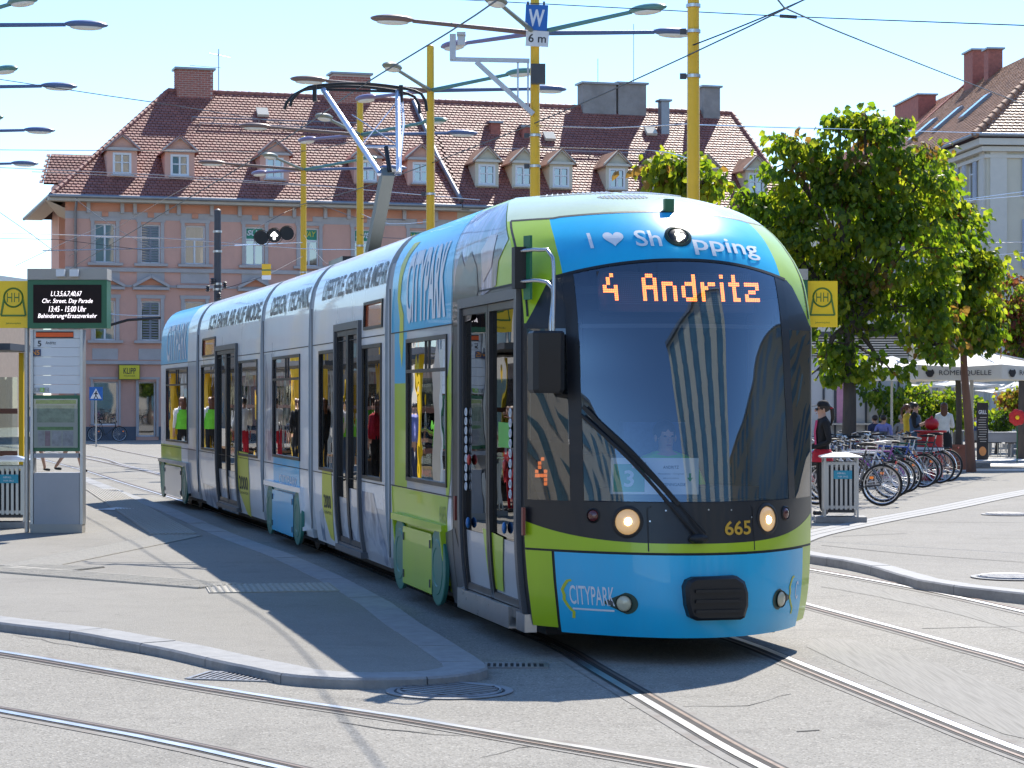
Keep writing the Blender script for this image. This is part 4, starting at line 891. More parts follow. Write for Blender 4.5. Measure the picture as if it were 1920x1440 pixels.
m_brick = mat('chimney brick', (.36,.125,.095), .8, var=.3, vs=5, bump=.2, bs=20)
m_mortar = mat('lime mortar', (.55,.45,.40), .9, var=.1)
m_plaster = mat('grey chimney plaster', (.30,.28,.26), .9, var=.2, vs=2, dirt=.4)
m_wframe = mat('white window frame', (.72,.72,.73), .5, var=.04)
m_wglass = glass('house window glass', (.20,.24,.28), 1.5, .26, .02, .12, .8)
m_curtain = mat('pale curtain', (.42,.45,.48), .9, var=.25, vs=2, vstretch=(5,5,.4))
m_dark = mat('dark room', (.05,.055,.065), .9, var=.3, vs=1)
m_zinc = mat('zinc sheet', (.30,.31,.33), .45, .7, var=.15, vs=3)
m_slat = mat('grey window shutter', (.22,.23,.26), .6, var=.15, vs=6)
class Fac:
    def __init__(s, x0, y0, vpx, z0=0):
        s.P = GR(x0, y0, z0); s.P.z = 0; k = (vpx-960)/FPX; s.e = Vector((k, 1, 0)).normalized()
        if s.e.x < 0: s.e = -s.e
        s.o = Vector((s.e.y, -s.e.x, 0))                     # outward, to the viewer
        if s.o.y > 0: s.o = -s.o
    def t(s, x, off=0): P = s.P+s.o*off; k = (x-960)/FPX; return (P.x-k*P.y)/(k*s.e.y-s.e.x)
    def z(s, x, y, off=0): P = s.P+s.o*off; d = P.y+s.e.y*s.t(x, off); return CAMH+(HZ-y)/FPX*d
    def W(s, t, off, z): return s.P+s.e*t+s.o*off+Vector((0,0,z))
    def M(s, t, off, z): return Matrix(((s.e.x,-s.o.x,0,0),(s.e.y,-s.o.y,0,0),(0,0,1,0),(0,0,0,1))).to_4x4() if False else Matrix.Translation(s.W(t,off,z)) @ Matrix.Rotation(math.atan2(s.e.y, s.e.x), 4, 'Z')
def facade(F, t0, t1, z1, holes, m, parent, name='wall', depth=.22):
    ts = sorted({t0, t1} | {h[0] for h in holes} | {h[1] for h in holes}); zs = sorted({0, z1} | {h[2] for h in holes} | {h[3] for h in holes}); mb = MB()
    for i in range(len(ts)-1):
        for j in range(len(zs)-1):
            tc, zc = (ts[i]+ts[i+1])/2, (zs[j]+zs[j+1])/2
            if any(h[0] < tc < h[1] and h[2] < zc < h[3] for h in holes): continue
            mb.add([F.W(ts[i],0,zs[j]), F.W(ts[i+1],0,zs[j]), F.W(ts[i+1],0,zs[j+1]), F.W(ts[i],0,zs[j+1])], [(0,1,2,3)])
    for h in holes:
        a, b, c, d = h[:4]; q = [(a,c),(b,c),(b,d),(a,d)]
        for (p, r) in zip(q, q[1:]+q[:1]): mb.add([F.W(p[0],0,p[1]), F.W(r[0],0,r[1]), F.W(r[0],-depth,r[1]), F.W(p[0],-depth,p[1])], [(0,1,2,3)])
    return obj(name, mb, m, parent, None, True)
def fbox(mb, F, t, off, z, d): mb.box((0,0,0), d, 0, F.M(t, off, z))
def house_window(F, a, b, c, d, parent, style='cross', trim=None, back='curtain_or_room', depth=.16, tw=.16, sill=True):
    w = thing_part('window', parent)
    mb = MB(); ft = .07; mid = (a+b)/2; zt = c+(d-c)*.66
    for tt in (a+ft/2, b-ft/2): fbox(mb, F, tt, -depth, (c+d)/2, (ft,.06,d-c))
    for zz in (c+ft/2, d-ft/2): fbox(mb, F, mid, -depth, zz, (b-a-2*ft,.06,ft))
    if style in ('cross', 'T'): fbox(mb, F, mid, -depth, (c+(zt if style == 'T' else d))/2, (.08,.05,(zt if style == 'T' else d)-c-2*ft)); fbox(mb, F, mid, -depth+.004, zt, (b-a-2*ft,.05,.07))
    w = obj('window', mb, m_wframe, parent, None, True)
    if style == 'shutter':
        mb = MB(); n = 14
        for i in range(n): fbox(mb, F, mid, -depth+.03, c+.08+(d-c-.16)*(i+.5)/n, (b-a-2*ft-.05,.04,(d-c)/n*.55))
        fbox(mb, F, mid, -depth+.035, (c+d)/2, (.09,.05,d-c-.14)); setp(obj('shutter_slats', mb, m_slat, w, None, True), kind='stuff')
    mb = MB(); mb.add([F.W(a+ft,-depth-.02,c+ft), F.W(b-ft,-depth-.02,c+ft), F.W(b-ft,-depth-.02,d-ft), F.W(a+ft,-depth-.02,d-ft)], [(0,1,2,3)]); obj('pane', mb, m_wglass, w, None, True)
    mb = MB(); mb.add([F.W(a,-depth-.25,c), F.W(b,-depth-.25,c), F.W(b,-depth-.25,d), F.W(a,-depth-.25,d)], [(0,1,2,3)]); obj('curtain_or_room', mb, m_curtain if back == 'curtain_or_room' else m_dark, w, None, True)  # dark sheets stand for unlit rooms, their shade put into the colour
    if trim:
        mb = MB()
        for tt in (a-tw/2, b+tw/2): fbox(mb, F, tt, .03, (c+d)/2+.05, (tw,.06,d-c+.1))
        fbox(mb, F, mid, .034, d+tw/2+.1, (b-a+2*tw+.1,.075,tw)); obj('surround', mb, trim, w, None, True)
        if sill: obj('sill', MB().box((0,0,0), (b-a+2*tw+.3,.22,.12), 0, F.M(mid,.10,c-.06)), trim, w, None, True)
    return w
def thing_part(n, p): return None
def tiles(mb, O, ax, up, L, H, tw=.2, th=.215, skip=None, t0=.0, jit=.004):
    """rows of round-tailed flat tiles; O lower left, ax along the eave, up along the slope; skip(a,b)->True leaves out"""
    n = ax.cross(up); n.normalize()
    if n.z < 0: n = -n
    rows = int(H/th); cols = int(L/tw)
    for r in range(rows):
        for c in range(-1, cols+1):
            a = c*tw+(tw/2 if r % 2 else 0); b = r*th
            if skip and skip(a+tw/2, b+th/2): continue
            k = random.uniform(-jit, jit); l = .042+k; g = .010
            p = lambda x, y, h: O+ax*x+up*y+n*h
            x0, x1 = a+g, a+tw-g; xm = (x0+x1)/2
            sl = random.uniform(-.003, .003)
            vs = [p(x0,b+th+.02,.004), p(x0,b+.035,l+sl), p(x0+tw*.22,b+.004,l), p(x1-tw*.22,b+.004,l), p(x1,b+.035,l-sl), p(x1,b+th+.02,.004), p(x0,b+.035,.0), p(x0+tw*.22,b+.004,.0), p(x1-tw*.22,b+.004,.0), p(x1,b+.035,.0)]
            mb.add(vs, [(0,1,2,3,4,5), (1,6,7,2), (2,7,8,3), (3,8,9,4)])
def chimney(parent, c, d, rz, m, cap=True, bricks=True):
    T = Matrix.Translation(c) @ Matrix.Rotation(rz, 4, 'Z'); w, dp, h = d
    if not bricks:
        ch = obj('chimney', MB().box((0,0,h/2), d, 0, T), m, parent, None, True)
    else:
        ch = obj('chimney', MB().box((0,0,h/2), (w-.03,dp-.03,h), 0, T), m_mortar, parent, None, True); mb = MB(); bh = .105; n = int(h/bh)
        for r in range(n):
            for fx, L, wd, off in ((0,w,dp,0),(1,dp,w,0)):
                k = int(L/.3); o = .15 if r % 2 else 0
                for i in range(k+1):
                    a0 = max(-L/2, -L/2+i*.3-o); a1 = min(L/2, -L/2+(i+1)*.3-o-.03)
                    if a1-a0 < .04: continue
                    for s_ in (-1, 1):
                        if fx == 0: mb.box(((a0+a1)/2, s_*(wd/2-.02), r*bh+.05), (a1-a0,.05,bh-.028), 0, T)
                        else: mb.box((s_*(wd/2-.02), (a0+a1)/2, r*bh+.05), (.05,a1-a0,bh-.028), 0, T)
        setp(obj('bricks', mb, m, ch, None, True), kind='stuff')
    if cap: obj('chimney_cap', MB().box((0,0,h+.05), (w+.22,dp+.22,.1), 0, T), m_zinc, ch, None, True)
    return ch
FA = Fac(170, 826, 14700)
EZ = 10.95; RO = -6.1; RZ = 16.75; EO = .75                   # eave height, ridge setback, ridge height, eave overhang
ang = math.atan2(FA.e.y, FA.e.x)
def roofz(off): return EZ+(EO-off)/(EO-RO)*(RZ-EZ)
upv = (FA.W(0, RO, RZ)-FA.W(0, EO, EZ)); slopeL = upv.length; upv.normalize()
TL, TS, TR = FA.t(122), FA.t(857), FA.t(1475)
BA = thing('townhouse', 'salmon stucco corner house with red tiled hip roof behind the tram', 'building', FA.W((TL+TS)/2, -5, 0))
up_px = [(177,217),(264,301),(346,385),(460,496),(562,598),(664,700),(768,806)]
holes = []; wl = []
for i, (a, b) in enumerate(up_px):
    xa = (a+b)/2
    for row, (yt, yb) in enumerate(((420,495),(562,638))):
        h = (FA.t(a), FA.t(b), FA.z(xa, yb), FA.z(xa, yt)); h = (h[0], h[1], 8.02 if row == 0 else 4.52, 9.80 if row == 0 else 6.33); holes.append(h); wl.append((h, i, row))
shop = [(FA.t(174), FA.t(222), .68, 2.66), (FA.t(259), FA.t(293), .16, 2.66), (FA.t(330), FA.t(380), .68, 2.66), (FA.t(420), FA.t(470), .68, 2.66), (FA.t(560), FA.t(610), .68, 2.66), (FA.t(700), FA.t(760), .68, 2.66)]
facade(FA, TL, TS, EZ-.1, holes+shop, m_pink, BA)
styles = ['cross','shutter','T','T','T','T','T']
m_subg = mat('green window sticker', (.02,.25,.15), .4); m_poster = photo_mat('shop display print', [(.3,(.03,.05,.09)),(.45,(.10,.16,.22)),(.55,(.30,.30,.10)),(.63,(.22,.09,.06)),(.75,(.6,.6,.55))], 1.3, .8, (1,1,1))
for h, i, row in wl:
    w = house_window(FA, *h, BA, styles[i], m_trim, 'dark' if i > 2 else 'curtain_or_room')
    mid = (h[0]+h[1])/2
    if row == 1:
        mb = MB(); z0 = h[3]+.55; wd = h[1]-h[0]+.75
        if i % 2 == 1 or i == 0:
            fbox(mb, FA, mid, .12, z0, (wd,.28,.12)); T = FA.M(mid, .0, z0+.06)
            for s_ in (-1, 1): mb.bar(FA.W(mid+s_*wd/2,.15,z0+.1), FA.W(mid,.15,z0+.55), .28, .12)
            obj('pediment', mb, m_trim, w, None, True); mb = MB(); mb.add([FA.W(mid-wd/2+.1,.03,z0+.06), FA.W(mid+wd/2-.1,.03,z0+.06), FA.W(mid,.03,z0+.5)], [(0,1,2)]); obj('pediment_field', mb, m_frieze, w, None, True)
        else: fbox(mb, FA, mid, .13, z0+.1, (wd,.3,.13)); obj('pediment', mb, m_trim, w, None, True)
        mb = MB(); fbox(mb, FA, mid, .012, h[2]-.62, (h[1]-h[0]+.2,.03,.5)); obj('apron', mb, m_trim, w, None, True)
    else:
        mb = MB(); fbox(mb, FA, mid, .012, h[2]-.6, (h[1]-h[0]+.35,.03,.55)); obj('apron', mb, m_trim, w, None, True)
        for s_ in (-1, 1):
            mb = MB(); fbox(mb, FA, mid+s_*((h[1]-h[0])/2+.28), .09, 10.5, (.16,.2,.5)); obj('console', mb, m_trim, w, None, True)
        mb = MB(); fbox(mb, FA, mid, .035, 10.22, (.28,.07,.22)); obj('keystone', mb, m_frieze, w, None, True)
    if row == 0 and i in (3, 4, 5, 6):
        zt = h[2]+(h[3]-h[2])*.66; mb = MB(); mb.add([FA.W(h[0]+.06,-.175,zt+.06), FA.W(h[1]-.06,-.175,zt+.06), FA.W(h[1]-.06,-.175,h[3]-.08), FA.W(h[0]+.06,-.175,h[3]-.08)], [(0,1,2,3)]); st_ = obj('window_sticker', mb, m_subg, w, None, True)
        wd = h[1]-h[0]-.22; lay('lettering', textbm('SUB' if i in (3,5) else 'WAY', h[0]+.11, zt+.2, wd, .26, .2, .02), lambda t, z: FA.W(t, -.168, z), m_txtw if i in (3,5) else mat('yellow lettering', (.6,.55,.05), .5), w)
for k, h in enumerate(shop):
    if k == 1:
        w = house_window(FA, *h, BA, 'none', m_trim, 'dark', .3, .1, False)
    else:
        w = house_window(FA, *h, BA, 'none', m_trim, 'dark', .2, .1, False)
        mb = MB(); mb.add([FA.W(h[0]+.08,-.3,h[2]+.08), FA.W(h[1]-.08,-.3,h[2]+.08), FA.W(h[1]-.08,-.3,h[3]-.1), FA.W(h[0]+.08,-.3,h[3]-.1)], [(0,1,2,3)]); obj('window_display', mb, m_poster, w, None, True)
def band(F, t0, t1, z, h, off, m, parent, name='band'):
    mb = MB(); fbox(mb, F, (t0+t1)/2, off/2+.002, z, (t1-t0,off,h)); return obj(name, mb, m, parent, None, True)
band(FA, TL, TS, 3.52, .16, .14, m_trim, BA, 'string_course'); band(FA, TL, TS, 7.72, .18, .10, m_trim, BA, 'string_course'); band(FA, TL, TS, 6.98, .1, .05, m_trim, BA, 'string_course'); band(FA, TL, TS, 10.16, .34, .016, m_trim, BA, 'frieze_band'); band(FA, TL, TS, 10.55, .42, .012, m_frieze, BA, 'frieze_panel')
mb = MB()
for a, b in ((TL, shop[0][0]-.1), (shop[0][0]-.1, shop[1][0]-.1), (shop[1][1]+.1, TS)): fbox(mb, FA, (a+b)/2, .022, .31, (b-a-.01,.04,.62))
obj('plinth', mb, m_plinth, BA, None, True)
mb = MB(); fbox(mb, FA, (TL+TS)/2-.2, .38, EZ-.16, (TS-TL+1.2,.76,.14)); obj('soffit', mb, m_soffit, BA, None, True)
obj('gutter', MB().tube([FA.W(TL-.75, EO+.06, EZ-.02), FA.W(TS, EO+.06, EZ-.02)], .085, 8), m_zinc, BA, 50, True)
obj('downpipe', MB().tube([FA.W(FA.t(141), EO, EZ-.08), FA.W(FA.t(141), .14, EZ-.6), FA.W(FA.t(141), .12, .3)], .06, 8), m_zinc, BA, 50, True)
# side wall at the left corner, with its own eave
sdv = Vector((-.14, .99, 0)).normalized()                       # the side street runs away, a little to the left
C0_ = FA.W(TL, 0, 0); mb = MB()
mb.add([C0_, C0_+sdv*15, C0_+sdv*15+Vector((0,0,EZ)), C0_+Vector((0,0,EZ))], [(0,1,2,3)]); mb.add([FA.W(TS,0,0), FA.W(TS,-12,0), FA.W(TS,-12,EZ), FA.W(TS,0,EZ)], [(0,1,2,3)]); mb.add([C0_+sdv*15, FA.W(TS,-12,0), FA.W(TS,-12,EZ), C0_+sdv*15+Vector((0,0,EZ))], [(0,1,2,3)])
obj('side_wall', mb, m_pink, BA, None, True)
mb = MB(); sL = C0_+Vector((-1.3,-.1,EZ-.16)); mb.add([C0_+Vector((0,0,EZ-.5)), C0_+Vector((-.85,-.6,EZ-.12)), C0_+sdv*14+Vector((-.85,0,EZ-.12)), C0_+sdv*14+Vector((0,0,EZ-.5))], [(0,1,2,3)]); obj('side_soffit', mb, m_soffit, BA, None, True)
mb = MB(); tq = FA.t(96, EO); zq = Vector((0,0,EZ-.07)); mb.add([FA.W(tq,EO,0)+zq, FA.W(tq,2*RO-EO,0)+zq, FA.W(TL+.15,2*RO-EO,0)+zq, FA.W(TL+.15,EO,0)+zq], [(0,1,2,3)]); obj('corner_soffit', mb, m_soffit, BA, None, True); obj('side_gutter', MB().tube([FA.W(tq-.06,EO,EZ-.02), FA.W(tq-.06,2*RO-EO,EZ-.02)], .085, 8), m_zinc, BA, 50, True)
# roofs: one per house, sharing the slope
def roof(parent, t0, t1, hip0, hip1, m=m_tile, O=FA):
    a0 = FA.W(t0, EO, EZ); a1 = FA.W(t1, EO, EZ); r0 = FA.W(t0+hip0, RO, RZ); r1 = FA.W(t1-hip1, RO, RZ); mb = MB(); lo = Vector((0,0,-.03))
    b0, b1 = FA.W(t0, 2*RO-EO, EZ), FA.W(t1, 2*RO-EO, EZ)
    mb.add([a0+lo, a1+lo, r1+lo, r0+lo], [(0,1,2,3)]); mb.add([b1+lo, b0+lo, r0+lo, r1+lo], [(0,1,2,3)]); mb.add([a0+lo, r0+lo, b0+lo], [(0,1,2)]); mb.add([a1+lo, b1+lo, r1+lo], [(0,1,2)])
    rf = obj('roof', mb, m_under, parent, None, True)
    L = t1-t0; mb = MB(); k0 = hip0/slopeL; k1 = hip1/slopeL
    tiles(mb, a0, FA.e, upv, L, slopeL, .21, .222, lambda a, b: a < k0*b+.02 or a > L-k1*b-.02)
    setp(obj('roof_tiles', mb, m, rf, None, True), kind='stuff')
    mb = MB(); n = int((r1-r0).length/.35)
    for i in range(n): p = r0.lerp(r1, i/n); q = r0.lerp(r1, (i+1.12)/n); mb.tube([p, q], [.13,.105], 8)
    for (A, B, hp) in ((a0, r0, hip0), (a1, r1, hip1)):
        if hp:
            n = int((B-A).length/.35)
            for i in range(n): mb.tube([A.lerp(B, i/n), A.lerp(B, (i+1.12)/n)], [.14,.11], 8)
    setp(obj('ridge_tiles', mb, m, rf, 50, True), kind='stuff'); return rf
TRL = FA.t(96, EO); rA = roof(BA, TRL, TS, FA.t(316, RO)-TRL, 0)
BB = thing('townhouse', 'cream house with dormers continuing the red roof, half hidden by the tram', 'building', FA.W((TS+TR)/2, -5, 0))
hb = []
for x in range(880, 1440, 82): hb += [(FA.t(x), FA.t(x+38), 8.02, 9.8), (FA.t(x), FA.t(x+38), 4.52, 6.33)]
facade(FA, TS, TR, EZ-.1, hb, m_cream, BB)
for h in hb: house_window(FA, *h, BB, 'T', m_cream2, 'dark')
mb = MB(); mb.add([FA.W(TR,0,0), FA.W(TR,-12,0), FA.W(TR,-12,EZ), FA.W(TR,0,EZ)], [(0,1,2,3)]); obj('side_wall', mb, m_cream, BB, None, True)
mb = MB(); fbox(mb, FA, (TS+TR)/2, .38, EZ-.19, (TR-TS,.76,.12)); obj('soffit', mb, m_soffit, BB, None, True)
obj('gutter', MB().tube([FA.W(TS+.05, EO+.06, EZ-.03), FA.W(TR+.5, EO+.06, EZ-.03)], .085, 8), m_zinc, BB, 50, True)
rB = roof(BB, TS+.02, TR+.6, 0, TR+.6-FA.t(1372, RO))
obj('roof_drain', MB().tube([FA.W(TS-.6, RO+.2, RZ-.1), FA.W(TS-.4, -2.2, roofz(-2.2)+.15), FA.W(TS+.05, EO-.2, EZ+.25)], .13, 8), m_zinc, rA, 50, True)
def dormer(parent, x, wall, trim, roofm, wide=1.36):
    fo = -.42; t = FA.t(x, fo); z0 = roofz(fo)-.12; z1 = z0+1.42; zp = z0+2.05; w = wide/2; T = FA.M(t, fo, 0)
    pw, pz0, pz1 = .42, z0+.26, z0+1.24
    d = obj('dormer', MB().add([(-w,0,z0),(-pw,0,z0),(-pw,0,z1),(-w,0,z1)], [(0,1,2,3)], 0, T).add([(pw,0,z0),(w,0,z0),(w,0,z1),(pw,0,z1)], [(0,1,2,3)], 0, T).add([(-pw,0,z0),(pw,0,z0),(pw,0,pz0),(-pw,0,pz0)], [(0,1,2,3)], 0, T).add([(-pw,0,pz1),(pw,0,pz1),(pw,0,z1),(-pw,0,z1)], [(0,1,2,3)], 0, T).add([(-w,0,z1),(w,0,z1),(0,0,zp)], [(0,1,2)], 0, T)
        .add([(-w,0,z0),(-w,0,z1),(-w,1.75,z1)], [(0,1,2)], 0, T).add([(w,0,z0),(w,0,z1),(w,1.75,z1)], [(0,2,1)], 0, T), wall, parent, None, True)
    mb = MB(); o = .16; bk = 2.6
    for s_ in (-1, 1): mb.add([(s_*(w+o),-.22,z1-.09),(0,-.22,zp+.06),(0,bk,zp+.06),(s_*(w+o),bk-.7,z1-.09),(s_*(w+o),-.22,z1-.16),(0,-.22,zp-.02),(0,bk,zp-.02),(s_*(w+o),bk-.7,z1-.16)], [(0,1,2,3),(4,5,6,7),(0,4,5,1),(0,3,7,4)], 0, T)
    obj('dormer_roof', mb, roofm, d, None, True)
    mb = MB(); mb.box((0,-.09,z1-.02), (2*w+.24,.2,.12), 0, T)
    for s_ in (-1, 1): mb.bar(T @ Vector((s_*(w+.1),-.12,z1)), T @ Vector((0,-.12,zp)), .16, .11)
    obj('dormer_pediment', mb, trim, d, None, True)
    mb = MB()
    for xx in (-pw+.05, pw-.05): mb.box((xx,.05,(pz0+pz1)/2), (.1,.1,pz1-pz0), 0, T)
    for zz in (pz0+.05, pz1-.05): mb.box((0,.05,zz), (2*pw-.2,.1,.1), 0, T)
    mb.box((0,.055,(pz0+pz1)/2), (.08,.09,pz1-pz0-.2), 0, T); mb.box((0,.06,pz0+(pz1-pz0)*.55), (2*pw-.2,.06,.05), 0, T); obj('dormer_window', mb, m_wframe, d, None, True)
    obj('dormer_pane', MB().add([(-pw,.09,pz0),(pw,.09,pz0),(pw,.09,pz1),(-pw,.09,pz1)], [(0,1,2,3)], 0, T), m_wglass, d, None, True); obj('dormer_blind', MB().add([(-pw,.4,pz0),(pw,.4,pz0),(pw,.4,pz1),(-pw,.4,pz1)], [(0,1,2,3)], 0, T), mat('blue blind', (.16,.27,.42), .8, var=.3, vs=2), d, None, True)
    obj('dormer_sill', MB().box((0,-.06,pz0-.05), (2*pw+.2,.2,.07), 0, T), trim, d, None, True)
for x in (229, 337, 515, 690, 790): dormer(rA, x, m_pink, m_trim, m_tile)
for x in (913, 982, 1052, 1157, 1246, 1325, 1418): dormer(rB, x, m_cream, m_cream2, m_tile2, 1.16)
def rch(x0, x1, ytop, parent, m, bricks, off=RO, hh=None, dep=.9, zb=None):
    t0, t1 = FA.t(x0, off), FA.t(x1, off); zt = FA.z((x0+x1)/2, ytop, off); zb = zb if zb is not None else roofz(max(off, RO))-.9
    chimney(parent, FA.W((t0+t1)/2, off, zb), (t1-t0, dep, zt-zb), ang, m, True, bricks)
rch(329, 397, 133, rA, m_brick, True); rch(620, 691, 142, rA, m_brick, True); rch(1088, 1150, 160, rB, m_plaster, False); rch(1154, 1206, 160, rB, m_plaster, False); rch(1313, 1344, 166, rB, m_plaster, False); rch(1237, 1252, 191, rB, m_zinc, False, -4.6, dep=.5, zb=roofz(-4.6)-.4); rch(918, 936, 232, rB, m_brick, False, -4.2, dep=.5, zb=roofz(-4.2)-.3); rch(977, 996, 240, rB, m_brick, False, -4.0, dep=.5, zb=roofz(-4.0)-.3)
# snow rails, roof hatches and aerials
for x0, x1, y, p in ((360,690,225,rA),(375,690,236,rA),(930,1210,282,rB)):
    of = None
    off = RO
    for k in range(200):
        o = EO-(EO-RO)*k/200
        if FA.z((x0+x1)/2, y, o) < roofz(o)+.25: off = o; break
    t0, t1 = FA.t(x0, off), FA.t(x1, off); z = roofz(off)+.22
    mb = MB(); mb.tube([FA.W(t0,off,z), FA.W(t1,off,z)], .03, 5); sr = obj('snow_rail', mb, m_zinc, p, None, True)
    for i in range(9): t = t0+(t1-t0)*i/8; obj('rail_bracket', MB().bar(FA.W(t,off,z), FA.W(t,off-.1,z-.3), .04, .04), m_zinc, sr, None, True)
for x, y, p in ((492,213,rA),(1030,258,rB),(1220,248,rB)):
    for k in range(300):
        o = EO-(EO-RO)*k/300
        if FA.z(x, y, o) < roofz(o)+.1: break
    T = FA.M(FA.t(x, o), o, roofz(o)+.16) @ Matrix.Rotation(.7, 4, 'X'); obj('roof_hatch', MB().box((0,0,0), (.55,.6,.14), 0, T), m_cream2, p, None, True)
t = FA.t(410, RO); mb = MB(); zt = FA.z(410, 92, RO); mb.tube([FA.W(t,RO,RZ-.2), FA.W(t,RO,zt)], .025, 6)
mb.tube([FA.W(t-.5,RO+.2,zt-.25), FA.W(t+.6,RO-.2,zt-.35)], .015, 4); mb.tube([FA.W(t-1.4,RO,zt-.85), FA.W(t+.1,RO,zt-.9)], .015, 4)
for i in range(6): mb.tube([FA.W(t-.4+i*.18,RO-.2,zt-.28-i*.015), FA.W(t-.4+i*.18,RO+.4,zt-.28-i*.015)], .008, 4)
obj('roof_aerial', mb, m_zinc, rA, None, True)
for x, y0, y1 in ((1188,45,158),(1121,110,160)):
    tt = FA.t(x, RO); obj('roof_aerial', MB().tube([FA.W(tt,RO,FA.z(x,y1,RO)), FA.W(tt,RO,FA.z(x,y0,RO))], .018, 5), m_zinc, rB, None, True)
# wing behind the left hip
BW = thing('back_wing', 'small tiled rear wing peeping out left of the salmon house roof', 'building', PX(140, 749, 112)-Vector((0,0,CAMH)))
mb = MB(); c = PX(145, 749, 112); c.z = 6.4; T = Matrix.Translation(c) @ Matrix.Rotation(ang, 4, 'Z'); mb.box((0,0,0), (2.2,4,12.4), 0, T); obj('wall', mb, m_pink, BW, None, True)
mb = MB(); a = c+Vector((-1.25,-2.2,6.05)); tiles(mb, a, FA.e, Vector((0,.75,.66)), 2.6, 2.6, .21, .222); setp(obj('roof_tiles', mb, m_tile, BW, None, True), kind='stuff'); obj('roof', MB().add([a+Vector((0,.05,-.05)), a+FA.e*2.6+Vector((0,.05,-.05)), a+FA.e*2.6+Vector((0,2,1.66)), a+Vector((0,2,1.66))], [(0,1,2,3)]), m_under, BW, None, True)
# signs fixed to the salmon house
ks = thing('shop_sign', 'yellow lightbox sign reading KLIPP above the shop door', 'sign', FA.W(FA.t(241), .2, FA.z(241, 697)))
mb = MB(); w_, h_ = FA.t(261)-FA.t(221), FA.z(241,684)-FA.z(241,712); mb.box((0,0,0), (w_,.16,h_), 0, FA.M(FA.t(241), .22, FA.z(241,698))); obj('sign_box', mb, mat('olive sign edge', (.16,.13,.03), .5), ks, None, True)
mb = MB(); mb.box((0,0,0), (w_-.06,.01,h_-.06), 0, FA.M(FA.t(241), .31, FA.z(241,698))); obj('sign_face', mb, mat('klipp yellow', (.72,.60,.03), .4, var=.05), ks, None, True)
lay('lettering', [textbm('KLIPP', FA.t(230), FA.z(241,701), FA.t(253)-FA.t(230), FA.z(241,690)-FA.z(241,701), 0, .01), textbm('FRISOER', FA.t(231), FA.z(241,706), FA.t(252)-FA.t(231), .05)], lambda t, z: FA.W(t, .32, z), m_pr, ks)
# ---------------------------------------------------------------- cream corner house on the right
CR = Vector((22.25, 105, 0)); eL = Vector((-.088, 1, 0)).normalized(); eR = Vector((.996, .088, 0)).normalized()
class Fac2(Fac):
    def __init__(s, P, e, o): s.P, s.e, s.o = P, e, o
FL = Fac2(CR+eL*24, -eL, Vector((-eL.y, eL.x, 0))); FR = Fac2(CR, eR, Vector((eR.y, -eR.x, 0)))
BC = thing('corner_house', 'cream corner house with shutters at the right edge behind the tree', 'building', CR+Vector((6,6,0)))
m_crm = mat('ivory stucco', (.62,.57,.46), .9, var=.05, vs=1, dirt=.1, dirtcol=(.42,.38,.3)); m_crt = mat('ivory trim', (.62,.585,.52), .85, var=.05); m_shut = mat('blue grey shutter', (.38,.42,.50), .6, var=.08)
EC = 14.2
hL = []; hR = []
for zc in (1.0, 4.6, 8.0, 11.35):
    for k in range(7): a = 24-2.6-k*3.0; hL.append((a-.55, a+.55, zc, zc+(2.3 if zc < 10 else 2.0)))
    for k in range(4): a = 2.9+k*3.4; hR.append((a-.6, a+.6, zc, zc+(2.3 if zc < 10 else 2.0)))
for F, t1, hs in ((FL, 24, hL), (FR, 16, hR)):
    facade(F, 0, t1, EC-.2, hs, m_crm, BC)
    for h in hs:
        w = house_window(F, *h, BC, 'T', m_crt, 'curtain_or_room', .14, .1)
        for s_ in (-1, 1):
            if h[2] > 4: 
                mb = MB(); cx = (h[0]+h[1])/2+s_*((h[1]-h[0])/2+.33); fbox(mb, F, cx, .06, (h[2]+h[3])/2, (.56,.05,h[3]-h[2]))
                for i in range(16): fbox(mb, F, cx, .09, h[2]+.1+(h[3]-h[2]-.2)*(i+.5)/16, (.44,.03,(h[3]-h[2])/16*.5))
                obj('shutter', mb, m_shut, w, None, True)
        if 7 < h[2] < 10:
            mb = MB(); mid = (h[0]+h[1])/2; z0 = h[3]+.45; fbox(mb, F, mid, .14, z0, (1.9,.3,.1))
            for s_ in (-1, 1): mb.bar(F.W(mid+s_*.95,.15,z0+.06), F.W(mid,.15,z0+.5), .28, .1)
            obj('pediment', mb, m_crt, w, None, True)
    for z, hh, of in ((EC-.3,.3,.5),(EC-.62,.22,.3),(EC-.95,.16,.12),(3.9,.3,.18),(7.5,.2,.12)): band(F, -.0, t1+(of if F is FL else 0), z, hh, of, m_crt, BC, 'cornice')
mb = MB(); fbox(mb, FR, .55, .05, EC/2, (.8,.1,EC-1.0)); fbox(mb, FL, 24-.5, .052, EC/2, (.7,.1,EC-1.0)); obj('corner_pilaster', mb, m_crt, BC, None, True)
ER_ = 6.6; RZ2 = 20.1
e0 = CR+Vector((-.7,-.7,EC)); e1 = CR+eL*24+Vector((-.7,0,EC)); e2 = CR+eR*16+Vector((0,-.7,EC)); apex = CR+eR*6.2+eL*6.0+Vector((0,0,RZ2)); rb = CR+eR*6.2+eL*24+Vector((0,0,RZ2)); ra = apex+eR*8
mb = MB(); lo = Vector((0,0,-.04)); mb.add([e0+lo,e1+lo,rb+lo,apex+lo,e2+lo,ra+lo], [(1,0,3,2),(0,4,5,3)]); mb.add([CR+eL*24, CR+eL*24+Vector((0,0,EC)), rb, rb+eR*6-Vector((0,0,RZ2-EC)), CR+eL*24+eR*12.4], [(0,1,2,3,4)])
rC = obj('roof', mb, m_under, BC, None, True)
